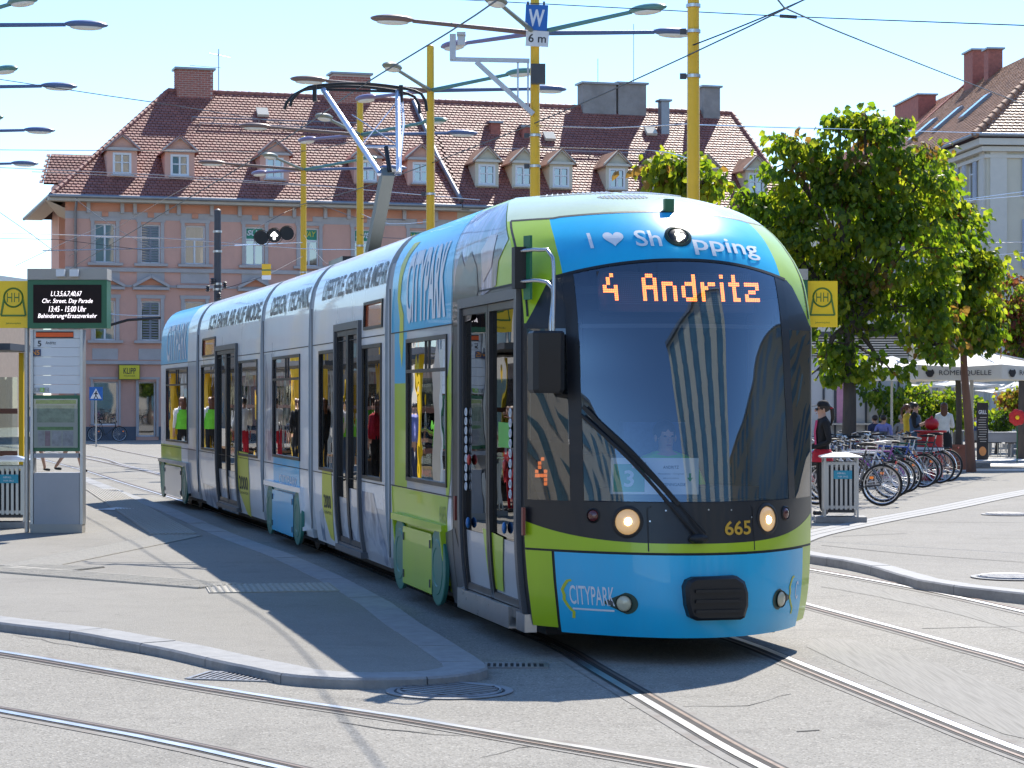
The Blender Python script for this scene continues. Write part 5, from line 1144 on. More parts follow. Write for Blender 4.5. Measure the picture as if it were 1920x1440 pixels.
mb = MB(); ax = (e0-e1).normalized(); u_ = (rb-(e1)).normalized(); u_ = ((apex+rb)/2-(e0+e1)/2); u_ -= ax*u_.dot(ax); Lh = u_.length; u_.normalize(); LL = (e0-e1).length
kh = ((e0-apex).dot(ax))/Lh
tiles(mb, e1, ax, u_, LL, Lh, .24, .24, lambda a, b: a > LL-kh*b-.02); setp(obj('roof_tiles', mb, m_tile2, rC, None, True), kind='stuff')
mb = MB(); ax2 = (e2-e0).normalized(); u2 = apex-e0; u2 -= ax2*u2.dot(ax2); L2 = u2.length; u2.normalize(); k2 = ((apex-e0).dot(ax2))/L2
tiles(mb, e0, ax2, u2, (e2-e0).length, L2, .24, .24, lambda a, b: a < k2*b+.02); setp(obj('roof_tiles', mb, mat('sun-glint clay tile', (.36,.19,.12), .55, var=.3, vs=2), rC, None, True), kind='stuff')  # front slope paler and smoother, its sun glint put into the tile colour
mb = MB(); n = 22
for i in range(n): mb.tube([e0.lerp(apex, i/n), e0.lerp(apex, (i+1.15)/n)], [.19,.14], 8)
setp(obj('hip_tiles', mb, m_tile2, rC, 50, True), kind='stuff')
obj('gutter', MB().tube([e1+Vector((-.05,0,0)), e0, e2], .09, 8), m_zinc, BC, 50, True)
for a_, b_ in ((7.5,.42),(12.5,.42),(17.5,.42)):       # roof lights
    c = e0-ax*(a_+2)+u_*Lh*b_; T = Matrix(((ax.x,u_.x,0,c.x),(ax.y,u_.y,0,c.y),(ax.z,u_.z,0,c.z),(0,0,0,1))); nn = ax.cross(u_); nn = nn if nn.z > 0 else -nn
    for i in range(3): T[i][2] = nn[i]
    rl = obj('roof_light', MB().box((0,0,.1), (1.0,1.9,.16), 0, T), m_zinc, rC, None, True); obj('roof_light_pane', MB().box((0,0,.19), (.8,1.7,.02), 0, T), m_wglass, rl, None, True)
for t_, w_, h_ in ((20.8,1.7,2.5),(17.4,.8,2.1)):
    c = apex+eL*(t_-6)+Vector((-.5,0,-1.4)); chimney(rC, c, (.8,w_,h_+.2), math.atan2(eR.y, eR.x), m_brick, True, False)
BD = thing('neighbour_house', 'further cream house with lower brick-brown roof behind the corner house', 'building', CR+eL*36+Vector((6,0,0)))
mb = MB(); p0 = CR+eL*24.1+Vector((.4,0,0)); mb.add([p0, p0+eL*26, p0+eL*26+Vector((0,0,EC)), p0+Vector((0,0,EC))], [(0,1,2,3)]); obj('wall', mb, m_crm, BD, None, True)
q0 = p0+Vector((-.6,0,EC)); q1 = p0+eL*26+Vector((-.6,0,EC)); q2 = p0+eL*26+eR*6.4+Vector((0,0,RZ2+.2)); q3 = p0+eR*6.4+Vector((0,0,RZ2+.2))
mb = MB(); mb.add([q0,q1,q2,q3], [(0,1,2,3)]); mb.add([q3,q2,q2+eR*6-Vector((0,0,6)),q3+eR*6-Vector((0,0,6))], [(0,1,2,3)]); rD = obj('roof', mb, m_under, BD, None, True)
mb = MB(); axd = (q0-q1).normalized(); ud = (q2-q1); ud -= axd*ud.dot(axd); Ld = ud.length; ud.normalize(); tiles(mb, q1, axd, ud, 26, Ld, .24, .24); setp(obj('roof_tiles', mb, mat('rosy clay tile', (.36,.15,.10), .7, var=.3, vs=2), rD, None, True), kind='stuff')
obj('gable_parapet', MB().bar(q0+Vector((0,-.1,.1)), q3+Vector((0,-.1,.25)), .45, .35), m_brick, BD, None, True)
chimney(rD, q3+eL*9-Vector((1.2,0,1.9)), (1.1,5.5,1.9), math.atan2(eR.y, eR.x), m_brick, True, False)
# ---------------------------------------------------------------- the rest of the square, seen in the tram's glass
m_sand = mat('sandstone facade', (.58,.53,.45), .9, var=.08, vs=.6); m_blind = mat('window strip blue', (.10,.20,.26), .15, var=.3, vs=.5, coat=1)
def block(name, label, c, w, d, h, rz, m, floors, bays, vert=False):
    b = thing(name, label, 'building', c, rz); obj('wall', MB().box((0,0,h/2), (w,d,h)), m, b)
    fh = h/floors; bw = w/bays
    me = MB().box((0,0,0), (bw*.5, .1, fh*.62 if not vert else fh*.8)).mesh('window', m_blind)
    for i in range(bays):
        for j in range(floors):
            o = bpy.data.objects.new('window', me); COL.objects.link(o); o.parent = b; o.location = (-w/2+bw*(i+.5), d/2+.03, fh*(j+.52))
    
    if vert:
        for i in range(bays): obj('window_strip', MB().box((-w/2+bw*(i+.5),d/2+.04,h*.5), (bw*.42,.06,h*.92)), m_blind, b)
    obj('roof_slab', MB().box((0,0,h+.2), (w+.8,d+.8,.4)), m_zinc, b)
block('office_block', 'tall striped office block mirrored in the windscreen', (27,-18,0), 36, 10, 30, R(42), m_sand, 7, 5, True)
block('department_store', 'pale shop building behind the photographer mirrored in the tram front', (4,-48,0), 28, 12, 13, 0, mat('grey facade', (.4,.4,.39), .8, var=.08), 4, 8)
block('terrace_house', 'sand-coloured terrace along the left of the square mirrored in the side windows', (-42,35,0), 124, 12, 13, R(-90), m_sand, 4, 34)
block('added_house', 'ochre house added unseen along the right of the square to darken the cab corner reflection', (52,34,0), 90, 12, 15, R(90), mat('ochre facade', (.45,.36,.24), .9, var=.08), 4, 24)  # out-of-view house added so the corner pane mirrors less bright sky
FARL = block('far_house', 'low beige house far down the street at the left edge', (-46,150,0), 26, 12, 9.5, R(170), mat('beige far facade', (.42,.33,.26), .9, var=.1), 3, 8)
# ================================================================== MASTS, LAMPS, WIRES
m_mast = mat('traffic yellow mast paint', (.86,.50,.02), .4, var=.06, vs=1.5, dirt=.08)
m_lampt = {k: mat(k+' lamp paint', c, .4, var=.08) for k, c in (('teal',(.11,.26,.25)),('violet',(.22,.18,.30)),('blue',(.10,.15,.29)),('brown',(.20,.13,.11)),('olive',(.20,.22,.18)))}
m_diff = mat('lamp diffuser', (.78,.78,.74), .35, var=.03)
m_band = mat('steel strap', (.6,.6,.6), .3, .9, var=.1)
m_dgrey = mat('dark grey metal', (.06,.065,.075), .5, var=.15)
m_lgrey = mat('light grey metal', (.52,.53,.55), .45, .3, var=.08)
ARMS = [(-43,'teal'),(15,'blue'),(125,'violet'),(196,'brown'),(255,'olive')]
def mast(d, x, h, label, arms=True, rot=0, straps=(3.6,4.6,5.0,5.2), z0=9.0, group='yellow lamp masts beside the track'):
    P = Vector(((x-960)/FPX*d, d, 0)); t = thing('lamp_mast', label, 'lamp mast', P, 0, group)
    obj('pole', MB().tube([(0,0,0),(0,0,3.2),(0,0,3.25),(0,0,h)], [.125,.115,.105,.085], 16), m_mast, t, 40)
    obj('base_plate', MB().lathe([(.26,0),(.26,.03),(.17,.05)], (0,0,0), 14), m_dgrey, t, 30)
    obj('pole_cap', MB().ell((0,0,h), (.086,.086,.05), 10, 6), m_mast, t, 60)
    for z in straps: obj('strap', MB().lathe([(.118,-.025),(.118,.025)], (0,0,z), 16), m_band, t, 40)
    for z in straps[1:3]: obj('strap_eye', MB().box((-.16,0,z), (.1,.05,.09)), m_dgrey, t)
    if arms:
        for a, c in ARMS:
            a = R(a+rot); L = 3.05; dx, dy = math.cos(a), math.sin(a)
            ar = obj('lamp_arm', MB().tube([(dx*.08,dy*.08,z0),(dx*(L-.6),dy*(L-.6),z0+.12)], [.05,.04], 8), m_lampt[c], t, 50)
            T = Matrix.Translation((dx*(L-.2),dy*(L-.2),z0+.12)) @ Matrix.Rotation(a, 4, 'Z')
            mb = MB(); mb.ell((0,0,.02), (.44,.19,.085), 14, 8, 0, T); hd = obj('lamp_head', mb, m_lampt[c], ar, 60)
            obj('lamp_diffuser', MB().lathe([(.16,-.0),(.15,-.03),(.10,-.05),(.001,-.055)], (0,0,-.035), 14, 0, T @ Matrix.Diagonal((2.0,.9,1,1)), False), m_diff, hd, 60)
    return t
MA = mast(35.0, 1300, 11.5, 'nearest and thickest yellow mast, right of the W sign', True, straps=(4.5,6.9,7.6,8.0))
MBm = mast(43.7, 1003, 10.6, 'yellow mast carrying the W sign and camera bracket', True, straps=(5.2,6.4,7.0))
mast(51.8, 807, 10.0, 'yellow lamp mast rising behind the front of the pantograph', True, straps=(4.9,5.4,6.6))
mast(60.5, 675, 10.0, 'yellow lamp mast seen through the pantograph frame', True, straps=(4.3,4.8,5.5,6.0))
mast(69.7, 569, 10.0, 'farthest yellow lamp mast in front of the salmon house', True, straps=(3.9,4.6,5.4,5.8))
for i, (X, d) in enumerate(((-11.2,43.7),(-13.5,52.4),(-15.8,61.1),(-18.1,69.8))):
    mast(d, 960+X/d*FPX, 10.0, 'yellow mast off the left edge whose lamps reach in, %s of four' % ('nearest','second nearest','third nearest','farthest')[i], True, rot=(0,0,0,0)[i], z0=9.15, group='yellow lamp masts along the left platform')
# W sign on its mast
ws_ = thing('track_sign', 'blue W sign with white 6 m plate high on the yellow mast', 'sign', PX(1007, 50, 43.4))
ry = Matrix.Rotation(R(3), 4, 'Y')
def pxs(x, y): return (x-1007)/FPX*43.4, (50-y)/FPX*43.4
a, b = pxs(984,9), pxs(1026,57); T = ry
obj('blue_plate', MB().box(((a[0]+b[0])/2,0,(a[1]+b[1])/2), (b[0]-a[0],.03,a[1]-b[1]), 0, T), mat('sign blue', (.01,.13,.46), .4), ws_)
lay('lettering', textbm('W', pxs(990,0)[0], pxs(0,50)[1], (1020-990)/FPX*43.4, 32/FPX*43.4, 0, .03), lambda x, z: T @ Vector((x,-.02,z)), m_txtw, ws_, False)
a, b = pxs(987,58), pxs(1030,87); obj('white_plate', MB().box(((a[0]+b[0])/2,.001,(a[1]+b[1])/2), (b[0]-a[0],.03,a[1]-b[1]), 0, T), mat('white plate', (.72,.73,.74), .45), ws_)
lay('lettering', textbm('6 m', pxs(992,0)[0], pxs(0,80)[1], 33/FPX*43.4, 16/FPX*43.4, 0, .01), lambda x, z: T @ Vector((x,-.02,z)), m_pr, ws_, False)
for x in (990, 1020): obj('sign_hanger', MB().bar((pxs(x,0)[0],0,pxs(0,9)[1]), (pxs(x,0)[0],0,pxs(0,3)[1]), .05, .04), m_dgrey, ws_)
# camera bracket
cb = thing('camera_bracket', 'white cantilever bracket with traffic camera left of the W sign mast', 'bracket', PX(1003, 200, 43.6))
D = 43.55
mb = MB(); mb.bar(PX(844,111,D), PX(993,114,D), .08, .08); mb.bar(PX(893,116,D), PX(1000,214,D), .09, .09); obj('bracket_frame', mb, m_lgrey, cb, None, True)
obj('bracket_post', MB().bar(PX(849,64,D), PX(849,112,D), .12, .12), m_lgrey, cb, None, True); cam_o = obj('traffic_camera', MB().box(PX(865,74,D), (.15,.22,.24)), m_lgrey, cb, None, True); obj('camera_hood', MB().box(PX(865,65,D)-Vector((0,.05,0)), (.17,.3,.05)), m_lgrey, cam_o, None, True)
for x in (971, 990): obj('bracket_strut', MB().bar(PX(x,116,D), PX(x,192 if x < 980 else 205,D), .035, .035), m_lgrey, cb, None, True)
cx = obj('control_cabinet', MB().box(PX(1009,139,43.3), (.28,.2,.38)), m_dgrey, cb, None, True)
# dark steel mast, tram signal, small flag sign
dm = thing('catenary_mast', 'dark grey round mast with cable fittings in front of the salmon house', 'mast', Vector(((408-960)/FPX*62, 62, 0)))
zt = CAMH+(HZ-397)/FPX*62; obj('pole', MB().tube([(0,0,0),(0,0,zt)], [.12,.095], 12), mat('dark blue grey steel', (.07,.075,.09), .5), dm, 40)
obj('pole_cap', MB().lathe([(.1,0),(.1,.04),(.02,.09)], (0,0,zt), 12), m_dgrey, dm, 30)
for z in (zt-.55, zt-1.1, zt-2.0, zt-2.15): obj('strap', MB().lathe([(.125,-.03),(.125,.03)], (0,0,z), 12), m_band, dm, 40)
for i, (a, z) in enumerate(((-.25,-2.1),(.22,-2.0),(.05,-2.3),(-.12,-1.9))): obj('insulator', MB().lathe([(.03,-.12),(.07,-.09),(.03,-.06),(.07,-.03),(.03,0),(.07,.03),(.03,.06)], (a,-.16,zt+z), 10), m_dgrey, dm, 40)
sg = thing('tram_signal', 'three-lamp tram signal showing a white arrow, hung across the wires', 'signal', PX(516, 443, 55))
for i, x in enumerate((492, 516, 540)):
    c = PX(x, 447-i*4, 55)-PX(516,443,55); hs = obj('signal_lamp', MB().lathe([(.13,0),(.16,-.1),(.17,-.22)], (0,0,0), 14, 0, Matrix.Translation(c) @ Matrix.Rotation(R(90), 4, 'X') @ Matrix.Rotation(math.pi,4,'X')), m_black, sg, 40)
    obj('visor', MB().lathe([(.19,-.02),(.20,.2)], (0,0,0), 14, 0, Matrix.Translation(c) @ Matrix.Rotation(R(90), 4, 'X'), False), m_black, hs, 40)
c = PX(516, 443, 55)-PX(516,443,55); mb = MB(); mb.box((0,-.24,-.02), (.05,.02,.16)); mb.bar((-.08,-.24,-.01), (0,-.24,.08), .04, .02, 0, (0,1,0)); mb.bar((.08,-.24,-.01), (0,-.24,.08), .04, .02, 0, (0,1,0)); setp(obj('lit_arrow', mb, mat('white arrow light', (1,1,1), .3, var=0, em=(1,1,1), es=2), sg), kind='stuff')
obj('signal_bar', MB().tube([(-.45,.05,-.08),(.45,.05,.05)], .025, 6), m_dgrey, sg)
fs = thing('wire_flag_sign', 'small yellow and white flag sign with green stripe hanging over the tram roof', 'sign', PX(500, 510, 40))
def fp(x, y): p = PX(x, y, 40)-PX(500,510,40); return p
for y0, y1, m, nm in ((495,505,m_mast,'yellow_panel'),(505.2,507.5,mat('flag green',(.03,.2,.08),.5),'green_stripe'),(507.7,516,m_mast,'yellow_panel'),(516.2,524,m_txtw,'white_panel')):
    a, b = fp(491,y1), fp(508,y0); obj(nm, MB().box(((a.x+b.x)/2,0,(a.z+b.z)/2), (b.x-a.x,.02,b.z-a.z)), m, fs)
# overhead wires, each between two points of the photograph with real depths
m_wire = mat('dark wire', (.035,.035,.04), .5, .3, var=0); m_wireb = mat('bright copper steel wire', (.62,.60,.58), .25, .9, var=0)
def wire(name, pts, r, label, m=None, group='overhead wires'):
    P = [PX(*p) for p in pts]; out = lambda p: p[0] < 2 or p[0] > 1918
    if out(pts[0]): P = [P[0]+(P[0]-P[1]).normalized()*14]+P
    if out(pts[-1]): P = P+[P[-1]+(P[-1]-P[-2]).normalized()*14]
    Q = spline(P, 2.0) if len(P) > 2 else P
    c = (P[0]+P[-1])/2
    if len(P) == 2:
        n = 10; sag = min(.25, (P[1]-P[0]).length*.006); Q = [P[0].lerp(P[1], i/n)-Vector((0,0,4*sag*(i/n)*(1-i/n))) for i in range(n+1)]
    o = obj(name, MB().tube(Q, r, 5), m or m_wire, None, 60); setp(o, label, 'wire', group); return o
def wirew(name, P, r, label, m=None): return setp(obj(name, MB().tube(spline(P, 1.0), r, 5), m or m_wire, None, 60), label, 'wire', 'overhead wires')
wirew('contact_wire', [c2_+Vector((0,0,5.9)), c1_+Vector((0,0,5.9)), M1.W(-1,0,5.9), PX(938,-4,22.7), PX(683,158,29), M4.W(-3,0,5.9), M5.W(-3,0,5.9), rear+rd*10+Vector((0,0,5.9)), rear+rd*30+Vector((0,0,5.9))], .010, 'contact wire touching the pantograph head and leaving the top edge')
wire('span_wire', [(1520,-6,33),(1290,88,35)], .012, 'dark span wire from the top edge down to the nearest yellow mast')
wire('span_wire', [(1512,-3,30),(1285,106,35),(1000,232,43.7),(700,345,58),(560,385,69.5)], .012, 'long dark span wire running from top right down behind the W mast')
wire('span_wire', [(1455,-5,26),(1545,48,32),(1920,196,55)], .012, 'dark span wire crossing the sky at the upper right towards the cream house')
wire('span_wire', [(840,-2,44),(1300,22,38),(1480,31,36),(1930,48,32)], .009, 'thin wire running level along the top of the sky')
ins = obj('wire_insulator', MB().tube([PX(1462,30,36), PX(1494,32,36)], .03, 6), m_dgrey, None, 50); setp(ins, 'small oval insulator on the level wire near the top right', 'insulator')
wire('span_wire', [(-5,148,50),(205,180,46),(290,192,45),(560,235,60)], .009, 'thin wire with small clips crossing the sky at the upper left')
wire('span_wire', [(-5,281,60),(330,283,62),(560,284,69.7),(675,262,60.5)], .010, 'dark level wire across the lower roof of the salmon house')
wire('feeder_wire', [(-5,314,70),(300,328,70),(530,343,70),(900,375,60)], .012, 'bright double wire sloping across the dormers', m_wireb)
wire('feeder_wire', [(60,322,70),(360,336,70),(600,350,68)], .010, 'second bright wire just below the one across the dormers', m_wireb)
wire('contact_wire', [(80,470,66),(290,466,64),(440,460,62),(566,455,69)], .016, 'bright contact wire level with the upper windows of the salmon house', m_wireb)
wire('contact_wire', [(100,440,72),(300,446,70),(560,466,68),(675,468,60.5)], .014, 'bright contact wire slightly descending past the tram signal', m_wireb)
wire('span_wire', [(408,470,62),(569,385,69.7),(675,410,60.5),(760,412,58)], .009, 'thin wire linking the dark mast with the yellow masts')
wire('span_wire', [(130,480,74),(350,350,80),(480,290,86)], .009, 'thin wire rising diagonally over the salmon house wall')
wire('span_wire', [(140,372,80),(290,468,64)], .008, 'thin wire falling diagonally from the house corner to the contact wire')
wire('span_wire', [(-5,395,60),(60,440,62),(100,470,64)], .009, 'dark wire running down from the left edge to the house corner')
wire('span_wire', [(-5,437,66),(120,440,68),(300,448,70)], .008, 'upper one of two level wires left of the house corner', m_wireb)
wire('span_wire', [(-5,447,64),(110,449,66),(280,470,64)], .008, 'lower one of two level wires left of the house corner')
wire('span_wire', [(30,498,60),(105,462,64),(200,420,74)], .009, 'thin wire rising from the display box to the house corner')
wire('contact_wire', [(200,589,60),(300,592,58)], .014, 'bright contact wire between the display and the last tram section', m_wireb)
wire('contact_wire', [(205,610,48),(240,600,48),(300,596,47)], .03, 'thick black insulated wire beside the display', m_black)
wire('span_wire', [(569,440,69.7),(620,500,58),(700,500,54)], .007, 'thin wire from the farthest yellow mast towards the tram roof')
wire('span_wire', [(569,480,69.7),(490,520,60),(408,545,62)], .007, 'thin wire from the farthest mast down to the dark mast fittings')
wire('span_wire', [(675,440,60.5),(807,445,51.8)], .008, 'thin wire between the second and third yellow masts')
wire('span_wire', [(675,400,60.5),(730,420,56),(807,415,51.8)], .008, 'sagging thin wire between two yellow masts behind the pantograph arm', m_wireb)
wire('feeder_wire', [(1300,234,35),(1500,240,44),(1940,252,70)], .010, 'pale wire from the nearest mast past the cream house eave', m_wireb)
wire('feeder_wire', [(1003,236,43.7),(1140,240,40),(1298,232,35)], .010, 'pale wire with insulator between the W mast and the nearest mast', m_wireb)
wire('feeder_wire', [(1003,275,43.7),(1220,282,42),(1300,300,35)], .008, 'thin pale wire over the dormers of the cream house', m_wireb)
wire('contact_wire', [(1640,385,60),(1780,377,66),(1930,358,74)], .012, 'upper bright wire across the cream corner house', m_wireb)
wire('contact_wire', [(1640,390,60),(1790,378,64),(1930,366,70)], .012, 'middle bright wire across the cream corner house', m_wireb)
wire('contact_wire', [(1700,455,66),(1930,454,70)], .012, 'level bright wire below the cream house pediments', m_wireb)
wire('contact_wire', [(1760,490,66),(1930,472,70)], .012, 'lowest bright wire at the right edge above the tree', m_wireb)
# ================================================================== STOP FURNITURE
m_gframe = mat('stop green enamel', (.018,.13,.055), .4, var=.06); m_alum = mat('anodised aluminium', (.48,.48,.47), .4, .6, var=.06); m_beige = mat('warm grey hood', (.40,.375,.33), .6, var=.06)
m_panel = mat('white info panel', (.70,.72,.73), .45, var=.03); m_ysign = mat('stop sign yellow', (.97,.63,.008), .4, var=.04); m_cab = mat('grey cabinet', (.36,.37,.39), .5, var=.06)
m_map = photo_mat('printed timetable', [(.3,(.62,.66,.62)),(.45,(.58,.62,.58)),(.5,(.28,.45,.25)),(.56,(.60,.64,.62)),(.62,(.45,.36,.45)),(.7,(.66,.68,.66))], 9, .5, (1,1,2.2))
m_sled = mat('stop display led', (.5,.5,.5), .5, var=0, em=(1,.92,.98), es=1.0); m_dbrown = mat('display brown glass', (.018,.009,.008), .5, var=.3, vs=6, spec=.2)
DC = 4200*(CAMH-KZ)/(998-HZ)                                   # depth of the left column
def cl(x, y): return ((x-108)/FPX*DC, (998-y)/FPX*DC)           # photo pixel -> column-local metres
def column(label_c, label_s, base, mirror=1, rz=0, detail=True):
    t = thing('stop_column', label_c, 'info column', base, rz)
    def bx(nm, x0, x1, y0, y1, dep, m, yo=0, p=None):
        a, b = cl(x0, y1), cl(x1, y0); X0, X1 = (a[0], b[0]) if mirror > 0 else (-b[0], -a[0])
        return obj(nm, MB().box(((X0+X1)/2, yo, (a[1]+b[1])/2), (X1-X0, dep, b[1]-a[1])), m, p or t)
    bx('foot', 60, 157, 982, 998, .24, m_beige); bx('cabinet', 66, 152, 886, 982, .2, m_cab)
    for x0 in (60, 153): bx('upright', x0, x0+5, 618, 982, .22, m_alum)
    fr = bx('timetable_frame', 59, 156, 741, 846, .16, m_gframe); bx('timetable', 66, 148, 748, 839, .01, mat('timetable paper', (.58,.62,.60), .5, var=.04), -.086, fr)
    for a_ in ((70,145,750,757,(.25,.45,.10)),(72,142,760,792,(.40,.50,.40)),(73,140,800,806,(.18,.40,.16)),(74,86,808,836,(.55,.55,.62)),(87,97,808,836,(.42,.28,.36)),(100,118,808,836,(.52,.53,.62)),(120,140,808,836,(.48,.50,.60))): bx('timetable_print', *a_[:4], .004, mat('print %.2f %.2f' % a_[4][:2], a_[4], .6, var=.35, vs=14), -.0925, fr)
    bx('timetable_glass', 66, 148, 748, 839, .006, glass('case glass', (.9,.92,.92), 1.35), -.1, fr)
    bx('shelf', 66, 150, 850, 858, .2, m_cab)
    for k in range(7): bx('route_panel', 60.5, 156, 618+k*17.2, 618+k*17.2+16.6, .16, m_panel)
    ds = bx('display_case', 56, 204, 526, 616, .3, m_gframe); bx('display_hood', 56, 205, 505, 525.5, .34, m_beige); bx('display_glass', 67, 194, 535, 606, .02, m_dbrown, -.15, ds)
    for x0 in (112, 137): lf = bx('hood_lamp', x0, x0+16, 507, 520, .1, m_panel, -.2, ds)
    if detail:
        bx('line_strip', 70, 140, 622, 634, .012, m_black, -.086); bx('line_strip', 70, 140, 624, 632, .012, mat('orange line', (.85,.12,.015), .5), -.089)
        def tx(body, x0, x1, y0, y1, m, yo, bold=0, sh=0, p=None):
            a, b = cl(x0, y1), cl(x1, y0); lay('lettering', textbm(body, a[0], a[1], b[0]-a[0], b[1]-a[1], sh, bold), lambda x, z: Vector((x, yo, z)), m, p or t, False)
        tx('5', 73, 80, 639, 650, m_pr, -.084, .02); tx('Andritz', 88, 107, 640, 646, m_pr, -.084)
        bx('night_tag', 61, 79, 655, 668, .012, mat('navy tag', (.05,.07,.15), .5), -.085); tx('N5', 63, 77, 657, 666, mat('orange lettering', (.75,.3,.04), .5), -.094, .02)
        for k, ch in enumerate('GRAZ'): bx('letter_tile', 61+k*8.5, 68.5+k*8.5, 727, 735, .012, mat('grey tile', (.35,.37,.36), .5) if k != 2 else mat('green tile', (.3,.55,.08), .5), -.085); tx(ch, 62.5+k*8.5, 67+k*8.5, 728, 734, m_panel, -.094)
        for k, (s_, x0, x1) in enumerate((('L1,3,5,6,7,40,67',100,158),('Chr. Street. Day Parade',84,178),('13:45 - 15:00 Uhr',96,166),('Behinderung+Ersatzverkehr',76,186))): tx(s_, x0, x1, 547+k*14, 557.5+k*14, m_sled, -.163, -.004, .25, ds)
    else:
        lay('lettering', textbm('3', -.62 if mirror < 0 else .5, 2.95, .05, .09, .2), lambda x, z: Vector((x, -.163, z)), m_sled, ds, False)
    # the yellow stop flag beside it
    s = thing('stop_flag', label_s, 'sign', base, rz)
    x0, x1 = (-3, 55); a, b = cl(x0, 615), cl(x1, 527); w = b[0]-a[0]; X0 = a[0] if mirror > 0 else -b[0]
    pl = obj('flag_plate', MB().box((X0+w/2, 0, (a[1]+b[1])/2), (w,.06,b[1]-a[1])), m_ysign, s)
    cx, cz, r = X0+w*.5, a[1]+.405, .125; mg = mat('stop sign green', (.10,.20,.03), .5)
    mb = MB(); mb.torus((0,0,0), r, .012, 32, 4, 0, Matrix.Translation((cx,-.034,cz)) @ Matrix.Rotation(R(90),4,'X')); obj('ring', mb, mg, s, 60)
    mb = MB(); q = [(cx-r,cz-.02),(cx-.165,cz-.24),(cx+.165,cz-.24),(cx+r,cz-.02)]
    for (p0, p1) in zip(q[:-1], q[1:]): mb.bar((p0[0],-.034,p0[1]), (p1[0],-.034,p1[1]), .01, .024)
    obj('triangle_outline', mb, mg, s)
    for dx in (-.085, .01): lay('lettering', textbm('H', cx+dx, cz-.06, .07, .125, 0, .0), lambda x, z: Vector((x,-.034,z)), mg, s, False)
    lay('lettering', textbm('Jakominiplatz', cx-.1, a[1]+.045, .2, .03), lambda x, z: Vector((x,-.034,z)), mg, s, False)
    X = X0+w-.05 if mirror > 0 else X0+.05
    obj('flag_post', MB().tube([(cl(50,0)[0]*mirror,0.02,0),(cl(50,0)[0]*mirror,0.02,cl(0,540)[1])], .032, 10), m_alum, s, 40)
    return t
column('green-framed stop column with lit passenger display at the left edge', 'yellow HH stop flag at the left edge beside the display column', GR(108, 998, KZ), 1)
column('second stop column mostly hidden behind the tram nose', 'yellow HH stop flag right of the tram windscreen', Vector(((1461-960)/FPX*30.6, 30.6, KR)), -1, 0, False)
# litter bins
def litter_bin(label, base, rz, h=.92):
    t = thing('litter_bin', label, 'litter bin', base, rz, 'slatted litter bins at the stop')
    w = .46; n = 7
    obj('foot', MB().box((.0,0,.04), (w+.26,w+.05,.08)), m_kerb, t)
    for s_ in (-1, 1):
        for i in range(n):
            x = -w/2+w*(i+.5)/n; obj('slat', MB().box((x,s_*w/2,h*.56), (w/n*.55,.02,h*.72)), m_alum, t)
            obj('slat', MB().box((s_*w/2,x,h*.56), (.02,w/n*.55,h*.72)), m_alum, t)
    for x in (-w/2, w/2):
        for y in (-w/2, w/2): obj('leg', MB().box((x,y,h*.5+.04), (.03,.03,h-.06)), m_alum, t)
    for z in (.22, h-.08): mb = MB(); [mb.box((0,s_*(w/2-.012),z), (w,.02,.04)) for s_ in (-1,1)]; [mb.box((s_*(w/2-.012),0,z), (.02,w-.05,.04)) for s_ in (-1,1)]; obj('hoop', mb, m_alum, t)
    obj('liner', MB().box((0,0,h*.5), (w-.09,w-.09,h*.7)), m_dgrey, t)
    lid = MB(); lid.add([(x*(w/2+.06),y*(w/2+.06),h) for x,y in ((-1,-1),(1,-1),(1,1),(-1,1))]+[(x*(w/2+.06),y*(w/2+.06),h+.02) for x,y in ((-1,-1),(1,-1),(1,1),(-1,1))]+[(x*w*.2,y*w*.2,h+.075) for x,y in ((-1,-1),(1,-1),(1,1),(-1,1))], [(3,2,1,0),(8,9,10,11)]+[(r*4+i, r*4+(i+1)%4, r*4+4+(i+1)%4, r*4+4+i) for r in range(2) for i in range(4)]); obj('lid', lid, m_steel, t)
    pl = obj('label_plate', MB().box((.02,-w/2-.02,h*.74), (.26,.008,.12)), mat('cyan plate', (.03,.30,.45), .5), t); lay('lettering', [textbm('ABFALL', -.06, h*.75, .12, .025), textbm('FUER GRAZ', -.05, h*.70, .14, .022)], lambda x, z: Vector((x,-w/2-.026,z)), m_txtw, pl, False)
    return t
litter_bin('slatted steel litter bin beside the woman in black, right of the tram', GR(1580, 980, KR)+Vector((0,.25,0)), R(-4))
litter_bin('slatted steel litter bin cut by the left edge below the yellow flag', GR(12, 990, KZ)+Vector((0,.25,0)), R(3))
